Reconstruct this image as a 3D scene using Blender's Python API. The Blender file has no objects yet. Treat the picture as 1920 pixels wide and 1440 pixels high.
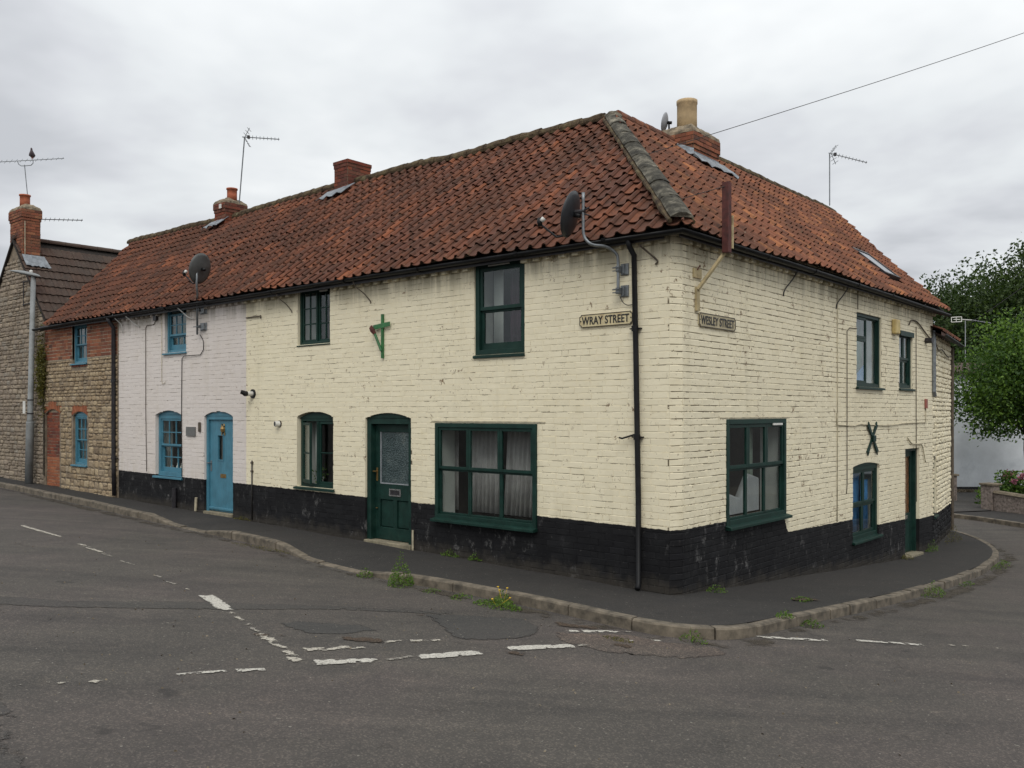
import bpy, bmesh, math, random
import numpy as np
from mathutils import Vector, Matrix, noise as mnoise
R_ = math.radians
rng = np.random.default_rng(7)
random.seed(7)
scene = bpy.context.scene
COL = scene.collection

# ------------------------------------------------------------------ camera, sky, sun, exposure
CAM = Vector((5.507, -9.507, 2.265))
cd = bpy.data.cameras.new("camera")
cam = bpy.data.objects.new("camera", cd)
COL.objects.link(cam)
cam.location = CAM
cam.rotation_euler = (R_(90), 0, math.asin(0.65145))
cd.sensor_width = 36
cd.lens = 36 * 1640 / 1920
cd.shift_y = 53 / 1920
cd.clip_start = 0.1
cd.clip_end = 3000
scene.camera = cam
FWD = Vector((-0.65145, 0.75870, 0))
RGT = Vector((0.75870, 0.65145, 0))

scene.view_settings.view_transform = 'Standard'
scene.view_settings.look = 'None'
scene.view_settings.exposure = 0.0
scene.view_settings.gamma = 1
scene.view_settings.use_curve_mapping = False

SUN_EL, SUN_AZ = R_(48), R_(-6)       # azimuth measured from -Y towards +X
sd = bpy.data.lights.new("sun", 'SUN')
sd.energy = 1.4
sd.angle = R_(32)
sd.color = (1.0, 0.965, 0.9)
sun = bpy.data.objects.new("sun", sd)
COL.objects.link(sun)
sdir = Vector((math.sin(R_(38)) * math.cos(SUN_EL), -math.cos(R_(38)) * math.cos(SUN_EL), math.sin(SUN_EL)))
sun.rotation_euler = (-sdir).to_track_quat('-Z', 'Y').to_euler()
sun.location = (0, -20, 30)

world = bpy.data.worlds.new("World")
scene.world = world
world.use_nodes = True
wn = world.node_tree
wn.nodes.clear()


class NT:
    """tiny node-tree helper"""
    def __init__(self, tree):
        self.t = tree

    def n(self, typ, **kw):
        nd = self.t.nodes.new(typ)
        ins = kw.pop('ins', {})
        for k, v in kw.items():
            setattr(nd, k, v)
        for k, v in ins.items():
            self.set(nd, k, v)
        return nd

    def set(self, nd, k, v):
        s = nd.inputs[k]
        if isinstance(v, bpy.types.NodeSocket):
            self.t.links.new(v, s)
        else:
            s.default_value = v

    def math(self, op, a, b=0.0, c=0.0, clamp=False):
        nd = self.n('ShaderNodeMath', operation=op)
        nd.use_clamp = clamp
        for i, v in enumerate((a, b, c)):
            self.set(nd, i, v)
        return nd.outputs[0]

    def noise(self, vec, scale, detail=3, rough=0.5, dist=0.0, col=False):
        nd = self.n('ShaderNodeTexNoise', ins={'Scale': scale, 'Detail': detail, 'Roughness': rough, 'Distortion': dist})
        if vec is not None:
            self.t.links.new(vec, nd.inputs['Vector'])
        return nd.outputs['Color' if col else 'Fac']

    def ramp(self, fac, stops, interp='LINEAR'):
        nd = self.n('ShaderNodeValToRGB')
        cr = nd.color_ramp
        cr.interpolation = interp
        while len(cr.elements) < len(stops):
            cr.elements.new(0.5)
        for e, (p, c) in zip(cr.elements, stops):
            e.position = p
            e.color = c if len(c) == 4 else (*c, 1)
        self.t.links.new(fac, nd.inputs[0])
        return nd.outputs[0]

    def step(self, v, a, b):
        nd = self.n('ShaderNodeMapRange', clamp=True)
        nd.interpolation_type = 'SMOOTHSTEP'
        for i, x in enumerate((v, a, b, 0.0, 1.0)):
            self.set(nd, i, x)
        return nd.outputs[0]

    def mix(self, f, a, b, mode='MIX'):
        nd = self.n('ShaderNodeMix', data_type='RGBA', blend_type=mode)
        self.set(nd, 0, f)
        for i, v in ((6, a), (7, b)):
            if not isinstance(v, bpy.types.NodeSocket) and len(v) == 3:
                v = (*v, 1)
            self.set(nd, i, v)
        return nd.outputs[2]

    def xyz(self, v):
        nd = self.n('ShaderNodeSeparateXYZ')
        self.t.links.new(v, nd.inputs[0])
        return nd.outputs

    def vec(self, x, y, z):
        nd = self.n('ShaderNodeCombineXYZ')
        for i, v in enumerate((x, y, z)):
            self.set(nd, i, v)
        return nd.outputs[0]

    def scalev(self, v, s):
        nd = self.n('ShaderNodeVectorMath', operation='MULTIPLY')
        self.t.links.new(v, nd.inputs[0])
        nd.inputs[1].default_value = s
        return nd.outputs[0]

    def bump(self, h, strength=0.5, dist=0.01, prev=None):
        nd = self.n('ShaderNodeBump', ins={'Strength': strength, 'Distance': dist, 'Height': h})
        if prev is not None:
            self.t.links.new(prev, nd.inputs['Normal'])
        return nd.outputs[0]


W = NT(wn)
tc = W.n('ShaderNodeTexCoord').outputs['Generated']
x, y, z = W.xyz(tc)[:3]
zc = W.math('MAXIMUM', z, 0.0)
den = W.math('ADD', zc, 0.16)
px = W.math('DIVIDE', x, den)
py = W.math('DIVIDE', y, den)
cv = W.vec(px, py, 3.7)
n1 = W.noise(cv, 0.85, 5, 0.52, 0.25)
n2 = W.noise(cv, 2.1, 4, 0.55, 0.1)
cl = W.math('ADD', W.math('MULTIPLY', n1, 0.72), W.math('MULTIPLY', n2, 0.28))
ccol = W.ramp(cl, [(0.37, (0.58, 0.60, 0.635)), (0.44, (0.70, 0.72, 0.755)), (0.51, (0.81, 0.84, 0.86)), (0.60, (0.93, 0.955, 0.965))])
grad = W.math('ADD', W.math('MULTIPLY', W.math('MULTIPLY', zc, zc), 0.80), 0.95)
ccol = W.mix(1.0, ccol, W.vec(grad, grad, grad), 'MULTIPLY')
ccol = W.mix(1.0, ccol, (10.0, 10.0, 10.0), 'MULTIPLY')
sky = W.n('ShaderNodeTexSky', sky_type='NISHITA')
sky.sun_disc = False
sky.sun_elevation = SUN_EL
sky.sun_rotation = math.atan2(sdir.x, sdir.y)
skc = W.mix(0.96, sky.outputs[0], ccol)
bg = W.n('ShaderNodeBackground', ins={'Color': skc, 'Strength': 0.1})
wo = W.n('ShaderNodeOutputWorld')
wn.links.new(bg.outputs[0], wo.inputs[0])

# ------------------------------------------------------------------ materials
MATS = {}


def new_mat(name):
    m = bpy.data.materials.new(name)
    m.use_nodes = True
    m.node_tree.nodes.clear()
    t = NT(m.node_tree)
    MATS[name] = m
    return m, t


def finish(m, t, color, rough=0.8, normal=None, metal=0.0, spec=0.5, extra=None):
    b = t.n('ShaderNodeBsdfPrincipled')
    for k, v in (('Base Color', color), ('Roughness', rough), ('Metallic', metal), ('Specular IOR Level', spec)):
        if k == 'Base Color' and not isinstance(v, bpy.types.NodeSocket) and len(v) == 3:
            v = (*v, 1)
        t.set(b, k, v)
    for k, v in (extra or {}).items():
        t.set(b, k, v)
    if normal is not None:
        t.t.links.new(normal, b.inputs['Normal'])
    o = t.n('ShaderNodeOutputMaterial')
    t.t.links.new(b.outputs[0], o.inputs[0])
    return b


def pos(t):
    return t.n('ShaderNodeNewGeometry').outputs['Position']


def rnd(t):
    a = t.n('ShaderNodeAttribute', attribute_name='rnd').outputs['Fac']
    r = t.n('ShaderNodeObjectInfo').outputs['Random']
    return t.math('FRACT', t.math('ADD', a, r))


def rnd2(t, r, k=7.31):
    return t.math('FRACT', t.math('MULTIPLY', r, k * 13.7))


def plain(name, col, rough=0.6, var=0.12, scale=9.0, metal=0.0, dirt=None, bump=0.0, spec=0.5):
    m, t = new_mat(name)
    p = pos(t)
    n = t.noise(p, scale, 5, 0.6)
    d = tuple(c * (1 - var * 2.2) for c in col)
    l = tuple(min(1, c * (1 + var * 1.6)) for c in col)
    c = t.ramp(n, [(0.3, d), (0.7, l)])
    if dirt:
        n2 = t.noise(p, scale * 0.6, 6, 0.7)
        c = t.mix(t.math('MULTIPLY', t.step(n2, 0.52, 0.72), dirt[3]), c, dirt[:3])
    nrm = t.bump(t.noise(p, scale * 12, 4, 0.6), bump, 0.004) if bump else None
    finish(m, t, c, t.math('ADD', t.math('MULTIPLY', n, 0.2), rough - 0.1), nrm, metal, spec)
    return m


def curve_fn(t, v, pts, lo, hi, vlo, vhi):
    """piecewise linear function of v through pts"""
    f = t.n('ShaderNodeMapRange', clamp=True)
    for i, q in enumerate((v, lo, hi, 0.0, 1.0)):
        t.set(f, i, q)
    fc = t.n('ShaderNodeFloatCurve')
    c = fc.mapping.curves[0]
    P = [((a - lo) / (hi - lo), (b - vlo) / (vhi - vlo)) for a, b in pts]
    while len(c.points) < len(P):
        c.points.new(0.5, 0.5)
    for q, (a, b) in zip(c.points, P):
        q.location = (a, b)
        q.handle_type = 'VECTOR'
    fc.mapping.update()
    t.t.links.new(f.outputs[0], fc.inputs[1])
    return t.math('ADD', t.math('MULTIPLY', fc.outputs[0], vhi - vlo), vlo)


def painted_brick(name, top, axis, pts, joint=0.0, crack=0.5, split=None, base_mat=False, worn=0.0):
    """masonry paint: coloured above the plinth line, black below it"""
    m, t = new_mat(name)
    p = pos(t)
    X = t.xyz(p)
    u, zz = X[axis], X[2]
    line = curve_fn(t, u, pts, -24, 16, -1, 2)
    jig = t.math('MULTIPLY', t.math('SUBTRACT', t.noise(p, 9, 3, 0.6), 0.5), 0.035)
    above = t.step(t.math('SUBTRACT', t.math('ADD', zz, jig), line), -0.004, 0.004)
    r = rnd(t)
    big = t.noise(p, 0.55, 4, 0.6)
    mid = t.noise(p, 3.2, 5, 0.65)
    fine = t.noise(p, 38, 4, 0.7)
    if split:
        s = t.step(t.math('ADD', u, t.math('MULTIPLY', t.math('SUBTRACT', t.noise(p, 14, 2), 0.5), 0.05)), split[0] - 0.01, split[0] + 0.01)
        col = t.mix(s, split[1], top)
    else:
        col = t.mix(0.0, top, top)
    col = t.mix(t.math('MULTIPLY', t.step(big, 0.42, 0.68), 0.16), col, t.mix(1.0, col, (0.82, 0.78, 0.70), 'MULTIPLY'))
    col = t.mix(t.math('MULTIPLY', t.step(mid, 0.5, 0.75), 0.22), col, t.mix(1.0, col, (0.84, 0.80, 0.68), 'MULTIPLY'))
    col = t.mix(t.math('MULTIPLY', t.math('SUBTRACT', r, 0.3), 0.13), col, t.mix(1.0, col, (0.78, 0.74, 0.68), 'MULTIPLY'))
    # rain streaks running down from the eaves, plus eaves shade put into the colour
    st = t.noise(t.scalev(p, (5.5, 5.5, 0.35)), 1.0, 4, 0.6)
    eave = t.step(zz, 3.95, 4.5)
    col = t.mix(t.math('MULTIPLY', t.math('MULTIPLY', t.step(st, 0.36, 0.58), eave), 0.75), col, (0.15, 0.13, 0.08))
    col = t.mix(t.math('MULTIPLY', t.step(t.noise(t.scalev(p, (2.5, 2.5, 0.12)), 1.0, 4, 0.6), 0.56, 0.72), 0.16), col, (0.40, 0.36, 0.24))
    low = t.math('SUBTRACT', 1.0, t.step(t.math('SUBTRACT', zz, line), 0.0, 0.5))
    col = t.mix(t.math('MULTIPLY', t.math('MULTIPLY', t.step(st, 0.45, 0.7), low), 0.25), col, (0.42, 0.36, 0.22))
    # chipped paint showing the brick and old mortar
    chip = t.math('MULTIPLY', t.step(t.noise(p, 7.5, 6, 0.75), 0.635 - worn, 0.65 - worn), t.step(t.noise(p, 0.9, 2), 0.48, 0.58))
    spk = t.math('MULTIPLY', t.step(t.noise(t.scalev(p, (1, 1, 1.6)), 16, 3, 0.6), 0.70 - worn, 0.72 - worn), 0.7)
    chip = t.math('MAXIMUM', chip, spk)
    chipc = t.mix(t.step(fine, 0.45, 0.6), (0.20, 0.13, 0.07), (0.42, 0.36, 0.27))
    col = t.mix(chip, col, chipc)
    blk = t.ramp(mid, [(0.35, (0.0045, 0.0042, 0.0055)), (0.6, (0.009, 0.009, 0.010)), (0.8, (0.022, 0.021, 0.023))])
    ef = t.math('MULTIPLY', t.step(t.noise(t.scalev(p, (1, 1, 0.6)), 6.0, 7, 0.78), 0.54, 0.67), t.step(t.noise(p, 0.8, 2), 0.44, 0.56))
    blk = t.mix(t.math('MULTIPLY', ef, 0.55), blk, (0.20, 0.195, 0.19))
    blk = t.mix(t.math('MULTIPLY', t.step(r, 0.55, 1.0), 0.35), blk, (0.016, 0.016, 0.018))
    gpt = [(-24, .44), (0, 0.0), (16, 0.0)] if axis == 0 else [(-1, 0), (9.2, -.71), (16, -.74)]
    hg = t.math('SUBTRACT', zz, curve_fn(t, u, gpt, -24, 16, -1, 1))
    spl = t.math('MULTIPLY', t.math('SUBTRACT', 1.0, t.step(t.math('ADD', hg, t.math('MULTIPLY', t.math('SUBTRACT', t.noise(p, 3.5, 5, 0.7), 0.5), 0.55)), 0.0, 0.24)), 0.6)
    blk = t.mix(spl, blk, (0.052, 0.045, 0.036))
    blk = t.mix(t.math('MULTIPLY', t.step(t.noise(p, 19, 5, 0.75), 0.63, 0.68), 0.45), blk, (0.13, 0.12, 0.11))
    if base_mat:
        # joints: paint bridges most of them, cracked open in places
        ck = t.step(t.noise(t.scalev(p, (2.2, 2.2, 9.0)), 1.5, 4, 0.7), 0.62 - crack * 0.3, 0.66 - crack * 0.3)
        nrmv = t.xyz(t.n('ShaderNodeNewGeometry').outputs['True Normal'])[1 - axis]
        ck = t.math('MULTIPLY', ck, t.step(t.math('ABSOLUTE', nrmv), 0.4, 0.6))
        col = t.mix(t.math('MULTIPLY', ck, 0.92), col, (0.10, 0.075, 0.045))
        blk = t.mix(t.math('MULTIPLY', ck, 0.5), blk, (0.006, 0.006, 0.007))
    c = t.mix(above, blk, col)
    h = t.math('ADD', t.math('MULTIPLY', fine, 0.6), t.math('MULTIPLY', t.noise(p, 11, 4, 0.6), 1.2))
    nrm = t.bump(h, 0.55, 0.006)
    finish(m, t, c, t.math('ADD', 0.62, t.math('MULTIPLY', mid, 0.25)), nrm, 0, 0.22)
    return m


CREAM = (0.77, 0.70, 0.52)
WHITE = (0.66, 0.605, 0.565)
LP = [(-24, 0.99), (0.2, 0.80)]
RP = [(-1, 0.80), (3.28, 0.79), (3.31, 0.44), (6.3, 0.37), (6.32, 0.30), (7.0, 0.16), (9.2, 0.10), (9.3, 0.03), (11.2, 0.0), (16, -0.02)]
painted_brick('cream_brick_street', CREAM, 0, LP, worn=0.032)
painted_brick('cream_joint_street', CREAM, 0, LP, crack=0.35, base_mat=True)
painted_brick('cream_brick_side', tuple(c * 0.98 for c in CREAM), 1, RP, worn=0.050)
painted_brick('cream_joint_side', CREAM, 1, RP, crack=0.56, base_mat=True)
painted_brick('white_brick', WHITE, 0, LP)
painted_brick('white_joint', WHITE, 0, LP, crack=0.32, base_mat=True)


def brick_mat(name, cols, joint=False, bump=0.6):
    m, t = new_mat(name)
    p = pos(t)
    r = rnd(t)
    c = t.ramp(r, [(i / (len(cols) - 1), q) for i, q in enumerate(cols)])
    n = t.noise(p, 24, 5, 0.7)
    c = t.mix(t.math('MULTIPLY', t.step(n, 0.45, 0.75), 0.5), c, t.mix(1.0, c, (0.45, 0.42, 0.4), 'MULTIPLY'))
    g = t.noise(p, 2.5, 4, 0.7)
    c = t.mix(t.math('MULTIPLY', t.step(g, 0.5, 0.72), 0.4), c, (0.07, 0.06, 0.045))
    finish(m, t, c, 0.9, t.bump(n, bump, 0.006), 0, 0.25)
    return m


brick_mat('red_brick', [(0.21, 0.068, 0.038), (0.28, 0.10, 0.055), (0.15, 0.055, 0.036), (0.32, 0.135, 0.07), (0.10, 0.045, 0.033), (0.24, 0.085, 0.045)])
brick_mat('dark_brick', [(0.15, 0.04, 0.028), (0.22, 0.065, 0.035), (0.10, 0.035, 0.027), (0.17, 0.07, 0.045)])
brick_mat('orange_brick', [(0.32, 0.115, 0.055), (0.25, 0.085, 0.045), (0.36, 0.14, 0.07)])
brick_mat('rubble_stone', [(0.27, 0.200, 0.125), (0.37, 0.285, 0.185), (0.20, 0.148, 0.098), (0.43, 0.34, 0.22), (0.30, 0.222, 0.138), (0.34, 0.275, 0.195)], bump=0.9)
brick_mat('grey_stone', [(0.225, 0.182, 0.14), (0.30, 0.245, 0.19), (0.19, 0.153, 0.118), (0.34, 0.28, 0.21), (0.245, 0.20, 0.15), (0.26, 0.23, 0.19)], bump=0.9)
plain('stone_mortar', (0.20, 0.158, 0.112), 0.95, 0.25, 6, bump=0.8)
plain('brick_mortar', (0.30, 0.25, 0.18), 0.95, 0.2, 8, bump=0.5)
plain('chimney_mortar', (0.16, 0.12, 0.08), 0.95, 0.3, 10, bump=0.6)


def tile_mat(name, cols, moss=0.5, dark=0.5):
    m, t = new_mat(name)
    p = pos(t)
    r = rnd(t)
    c = t.ramp(r, [(i / (len(cols) - 1), q) for i, q in enumerate(cols)])
    zone = t.noise(p, 0.7, 4, 0.6)
    c = t.mix(t.math('MULTIPLY', t.step(zone, 0.40, 0.66), dark), c, (0.085, 0.036, 0.021))
    strk = t.noise(t.scalev(p, (1.8, 1.8, 0.35)), 1.0, 5, 0.65, 0.6)
    c = t.mix(t.math('MULTIPLY', t.step(strk, 0.48, 0.66), 0.5), c, (0.048, 0.028, 0.020))
    soot = t.noise(p, 5, 6, 0.75)
    c = t.mix(t.math('MULTIPLY', t.step(soot, 0.46, 0.68), 0.75), c, (0.055, 0.031, 0.022))
    lich = t.math('MULTIPLY', t.step(t.noise(p, 9, 6, 0.75), 0.58, 0.66), t.step(t.noise(p, 0.55, 3, 0.5), 0.50, 0.62))
    c = t.mix(t.math('MULTIPLY', lich, moss * .8), c, (0.13, 0.115, 0.06))
    spots = t.step(t.noise(p, 17, 4, 0.7), 0.65, 0.69)
    c = t.mix(t.math('MULTIPLY', spots, moss), c, (0.27, 0.24, 0.17))
    n = t.noise(p, 70, 4, 0.7)
    c = t.mix(t.math('MULTIPLY', n, 0.25), c, t.mix(1.0, c, (0.5, 0.45, 0.42), 'MULTIPLY'))
    finish(m, t, c, 0.85, t.bump(n, 0.5, 0.004), 0, 0.3)


tile_mat('pantile_street', [(0.145, 0.054, 0.031), (0.115, 0.047, 0.029), (0.19, 0.068, 0.035), (0.13, 0.050, 0.031), (0.10, 0.042, 0.028), (0.165, 0.060, 0.033), (0.27, 0.092, 0.042), (0.125, 0.052, 0.033)], dark=0.75)
tile_mat('pantile_side', [(0.22, 0.086, 0.048), (0.18, 0.072, 0.043), (0.27, 0.105, 0.055), (0.205, 0.080, 0.046), (0.165, 0.068, 0.042), (0.25, 0.092, 0.048), (0.38, 0.155, 0.065), (0.20, 0.080, 0.047)])
tile_mat('dark_tile', [(0.055, 0.040, 0.032), (0.075, 0.052, 0.040), (0.045, 0.034, 0.028)], 0.6)
plain('roof_underlay', (0.02, 0.015, 0.012), 0.95, 0.1)
plain('slate_back', (0.10, 0.045, 0.03), 0.9, 0.3)
m, t = new_mat('hip_concrete')
p = pos(t)
n = t.noise(p, 4, 7, 0.72)
c = t.ramp(n, [(0.38, (0.028, 0.026, 0.021)), (0.50, (0.065, 0.060, 0.047)), (0.58, (0.13, 0.118, 0.092)), (0.70, (0.30, 0.27, 0.21))])
finish(m, t, c, 0.95, t.bump(t.noise(p, 40, 5, 0.7), 0.8, 0.008), 0, 0.2)
m, t = new_mat('ridge_mortar')
p = pos(t)
n = t.noise(p, 7, 7, 0.75)
c = t.ramp(n, [(0.38, (0.038, 0.026, 0.017)), (0.5, (0.085, 0.06, 0.036)), (0.6, (0.12, 0.095, 0.05)), (0.72, (0.22, 0.19, 0.13))])
finish(m, t, c, 0.95, t.bump(t.noise(p, 30, 5, 0.7), 1.0, 0.012), 0, 0.2)

plain('green_paint', (0.0075, 0.030, 0.023), 0.50, 0.16, 7, dirt=(0.03, 0.06, 0.045, 0.3), bump=0.08, spec=0.22)
plain('bright_green', (0.028, 0.145, 0.045), 0.5, 0.15, 12, dirt=(0.02, 0.05, 0.02, 0.6))
plain('blue_paint', (0.055, 0.185, 0.255), 0.5, 0.08, 5, dirt=(0.04, 0.12, 0.16, 0.3), bump=0.05)
plain('black_plastic', (0.008, 0.008, 0.009), 0.5, 0.2, 5, dirt=(0.03, 0.03, 0.03, 0.3), spec=0.25)
plain('dark_iron', (0.016, 0.014, 0.017), 0.5, 0.3, 9, dirt=(0.07, 0.045, 0.03, 0.4))
plain('white_plastic', (0.62, 0.61, 0.57), 0.45, 0.06, 8, dirt=(0.3, 0.27, 0.2, 0.4))
plain('grey_metal', (0.20, 0.215, 0.225), 0.42, 0.15, 14, metal=0.55, dirt=(0.1, 0.09, 0.07, 0.3))
plain('lamp_grey', (0.215, 0.225, 0.225), 0.6, 0.1, 5, dirt=(0.11, 0.11, 0.10, 0.5))
plain('dish_black', (0.022, 0.024, 0.028), 0.45, 0.15, 6)
plain('dish_grey', (0.075, 0.08, 0.078), 0.5, 0.15, 6)
plain('dish_light', (0.28, 0.29, 0.31), 0.5, 0.1, 6)
plain('lead', (0.19, 0.21, 0.23), 0.55, 0.22, 7, bump=0.3, dirt=(0.12, 0.12, 0.11, 0.5))
plain('terracotta', (0.40, 0.115, 0.055), 0.75, 0.15, 9, dirt=(0.15, 0.06, 0.04, 0.4))
plain('buff_pot', (0.43, 0.31, 0.17), 0.8, 0.12, 6, dirt=(0.20, 0.15, 0.09, 0.5), bump=0.2)
plain('mortar_cap', (0.21, 0.165, 0.11), 0.95, 0.35, 8, bump=0.9, dirt=(0.06, 0.05, 0.03, 0.7))
plain('rust_timber', (0.085, 0.022, 0.018), 0.8, 0.25, 11, bump=0.3)
plain('cream_timber', (0.42, 0.34, 0.19), 0.8, 0.15, 9, dirt=(0.17, 0.10, 0.05, 0.8), bump=0.2)
plain('cable_brown', (0.085, 0.065, 0.045), 0.7, 0.2)
plain('cable_pale', (0.42, 0.37, 0.26), 0.7, 0.2)
plain('cable_dark', (0.02, 0.018, 0.016), 0.6, 0.2)
plain('kerb', (0.135, 0.112, 0.083), 0.95, 0.28, 7, bump=0.8, dirt=(0.045, 0.04, 0.030, 0.85))
plain('door_step', (0.22, 0.19, 0.13), 0.95, 0.2, 8, bump=0.5, dirt=(0.06, 0.07, 0.03, 0.6))
plain('brass', (0.30, 0.19, 0.07), 0.4, 0.15, 20, metal=0.7)
plain('chrome', (0.5, 0.5, 0.5), 0.25, 0.1, 20, metal=0.9)
plain('slate_plaque', (0.13, 0.13, 0.125), 0.7, 0.12, 30, bump=0.2)
plain('sign_letter', (0.012, 0.012, 0.012), 0.5, 0.1)
plain('sign_plate_street', (0.58, 0.49, 0.29), 0.55, 0.1, 9, dirt=(0.27, 0.13, 0.04, 0.85))
plain('sign_plate_side', (0.42, 0.36, 0.23), 0.6, 0.12, 9, dirt=(0.20, 0.13, 0.06, 0.8))
plain('room_dark', (0.10, 0.085, 0.075), 0.9, 0.15, 2)
plain('room_light', (0.46, 0.48, 0.455), 0.9, 0.08, 2)
plain('curtain_grey', (0.36, 0.345, 0.34), 0.9, 0.1, 5)
plain('white_curtain_and_reflection', (0.36, 0.37, 0.38), 0.9, 0.06, 5)  # white curtain, also the pale stand-in for a car's reflection
plain('curtain_dark', (0.075, 0.035, 0.055), 0.9, 0.15, 5)
plain('curtain_blue', (0.05, 0.17, 0.36), 0.9, 0.15, 3)
plain('curtain_green', (0.22, 0.27, 0.22), 0.9, 0.15, 5)
plain('orange_board', (0.26, 0.095, 0.028), 0.7, 0.35, 14)
plain('alarm_box', (0.52, 0.40, 0.17), 0.6, 0.1, 7, dirt=(0.3, 0.17, 0.06, 0.6))
plain('red_plastic', (0.30, 0.10, 0.08), 0.6, 0.1)
plain('render_white', (0.70, 0.73, 0.76), 0.9, 0.06, 1.2, bump=0.2, dirt=(0.45, 0.48, 0.52, 0.5))
plain('render_black', (0.015, 0.014, 0.016), 0.8, 0.1)
plain('garden_brick', (0.19, 0.155, 0.135), 0.95, 0.3, 14, bump=0.7, dirt=(0.10, 0.08, 0.06, 0.6))
plain('coping', (0.16, 0.13, 0.09), 0.95, 0.2, 8, bump=0.5)
plain('gravel', (0.13, 0.11, 0.085), 0.95, 0.4, 18, bump=0.9)
plain('bark', (0.055, 0.045, 0.032), 0.95, 0.3, 9, bump=0.8)
plain('pigeon_grey', (0.13, 0.105, 0.115), 0.8, 0.25, 40)
plain('tyre', (0.012, 0.012, 0.012), 0.8, 0.1)
plain('car_paint', (0.02, 0.022, 0.03), 0.25, 0.05, 2)
plain('pink_petal', (0.36, 0.12, 0.17), 0.7, 0.3, 30)
plain('yellow_petal', (0.62, 0.40, 0.02), 0.6, 0.15, 30)
plain('chrome_yellow', (0.42, 0.32, 0.06), 0.5, 0.1, 20)
plain('pot_plastic', (0.6, 0.6, 0.62), 0.5, 0.05)


def leaf_mat(name, c0, c1, c2):
    m, t = new_mat(name)
    r = rnd(t)
    c = t.ramp(r, [(0.0, c0), (0.5, c1), (1.0, c2)])
    b = t.n('ShaderNodeBsdfPrincipled', ins={'Base Color': c, 'Roughness': 0.6, 'Specular IOR Level': 0.3})
    tr = t.n('ShaderNodeBsdfTranslucent', ins={'Color': t.mix(1.0, c, (1.3, 1.35, 0.7), 'MULTIPLY')})
    mx = t.n('ShaderNodeMixShader', ins={0: 0.3})
    t.t.links.new(b.outputs[0], mx.inputs[1])
    t.t.links.new(tr.outputs[0], mx.inputs[2])
    o = t.n('ShaderNodeOutputMaterial')
    t.t.links.new(mx.outputs[0], o.inputs[0])


leaf_mat('leaf_dark', (0.018, 0.036, 0.010), (0.036, 0.064, 0.016), (0.070, 0.105, 0.030))
leaf_mat('leaf_fresh', (0.020, 0.050, 0.008), (0.058, 0.118, 0.018), (0.13, 0.22, 0.035))
leaf_mat('weed_leaf', (0.045, 0.10, 0.015), (0.08, 0.15, 0.02), (0.13, 0.20, 0.03))
leaf_mat('moss_leaf', (0.06, 0.065, 0.015), (0.10, 0.09, 0.02), (0.14, 0.12, 0.03))

m, t = new_mat('window_glass')
g_ = t.n('ShaderNodeNewGeometry')
dp = t.n('ShaderNodeVectorMath', operation='DOT_PRODUCT')
t.t.links.new(g_.outputs['Normal'], dp.inputs[0])
t.t.links.new(g_.outputs['Incoming'], dp.inputs[1])
cs_ = t.math('SUBTRACT', 1.0, t.math('ABSOLUTE', dp.outputs['Value']))
fr2 = t.math('ADD', 0.035, t.math('MULTIPLY', t.math('POWER', cs_, 5.0), 0.80), clamp=True)      # Schlick, same from both sides
gl = t.n('ShaderNodeBsdfGlossy', ins={'Roughness': 0.02, 'Color': (0.8, 0.85, 0.88, 1)})
tr = t.n('ShaderNodeBsdfTransparent', ins={'Color': (0.95, 0.965, 0.955, 1)})
mx = t.n('ShaderNodeMixShader', ins={0: fr2})
t.t.links.new(tr.outputs[0], mx.inputs[1])
t.t.links.new(gl.outputs[0], mx.inputs[2])
o = t.n('ShaderNodeOutputMaterial')
t.t.links.new(mx.outputs[0], o.inputs[0])
m, t = new_mat('frosted_glass')
p = pos(t)
v = t.n('ShaderNodeTexVoronoi', ins={'Scale': 42.0, 'Vector': p})
n = t.noise(p, 5, 4, 0.6)
c = t.ramp(n, [(0.35, (0.035, 0.06, 0.062)), (0.6, (0.075, 0.105, 0.105)), (0.75, (0.13, 0.15, 0.14))])
c = t.mix(t.step(v.outputs[0], 0.25, 0.6), c, t.mix(1.0, c, (0.45, 0.5, 0.5), 'MULTIPLY'))
finish(m, t, c, 0.3, t.bump(v.outputs[0], 0.6, 0.01), 0, 0.5)


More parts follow.
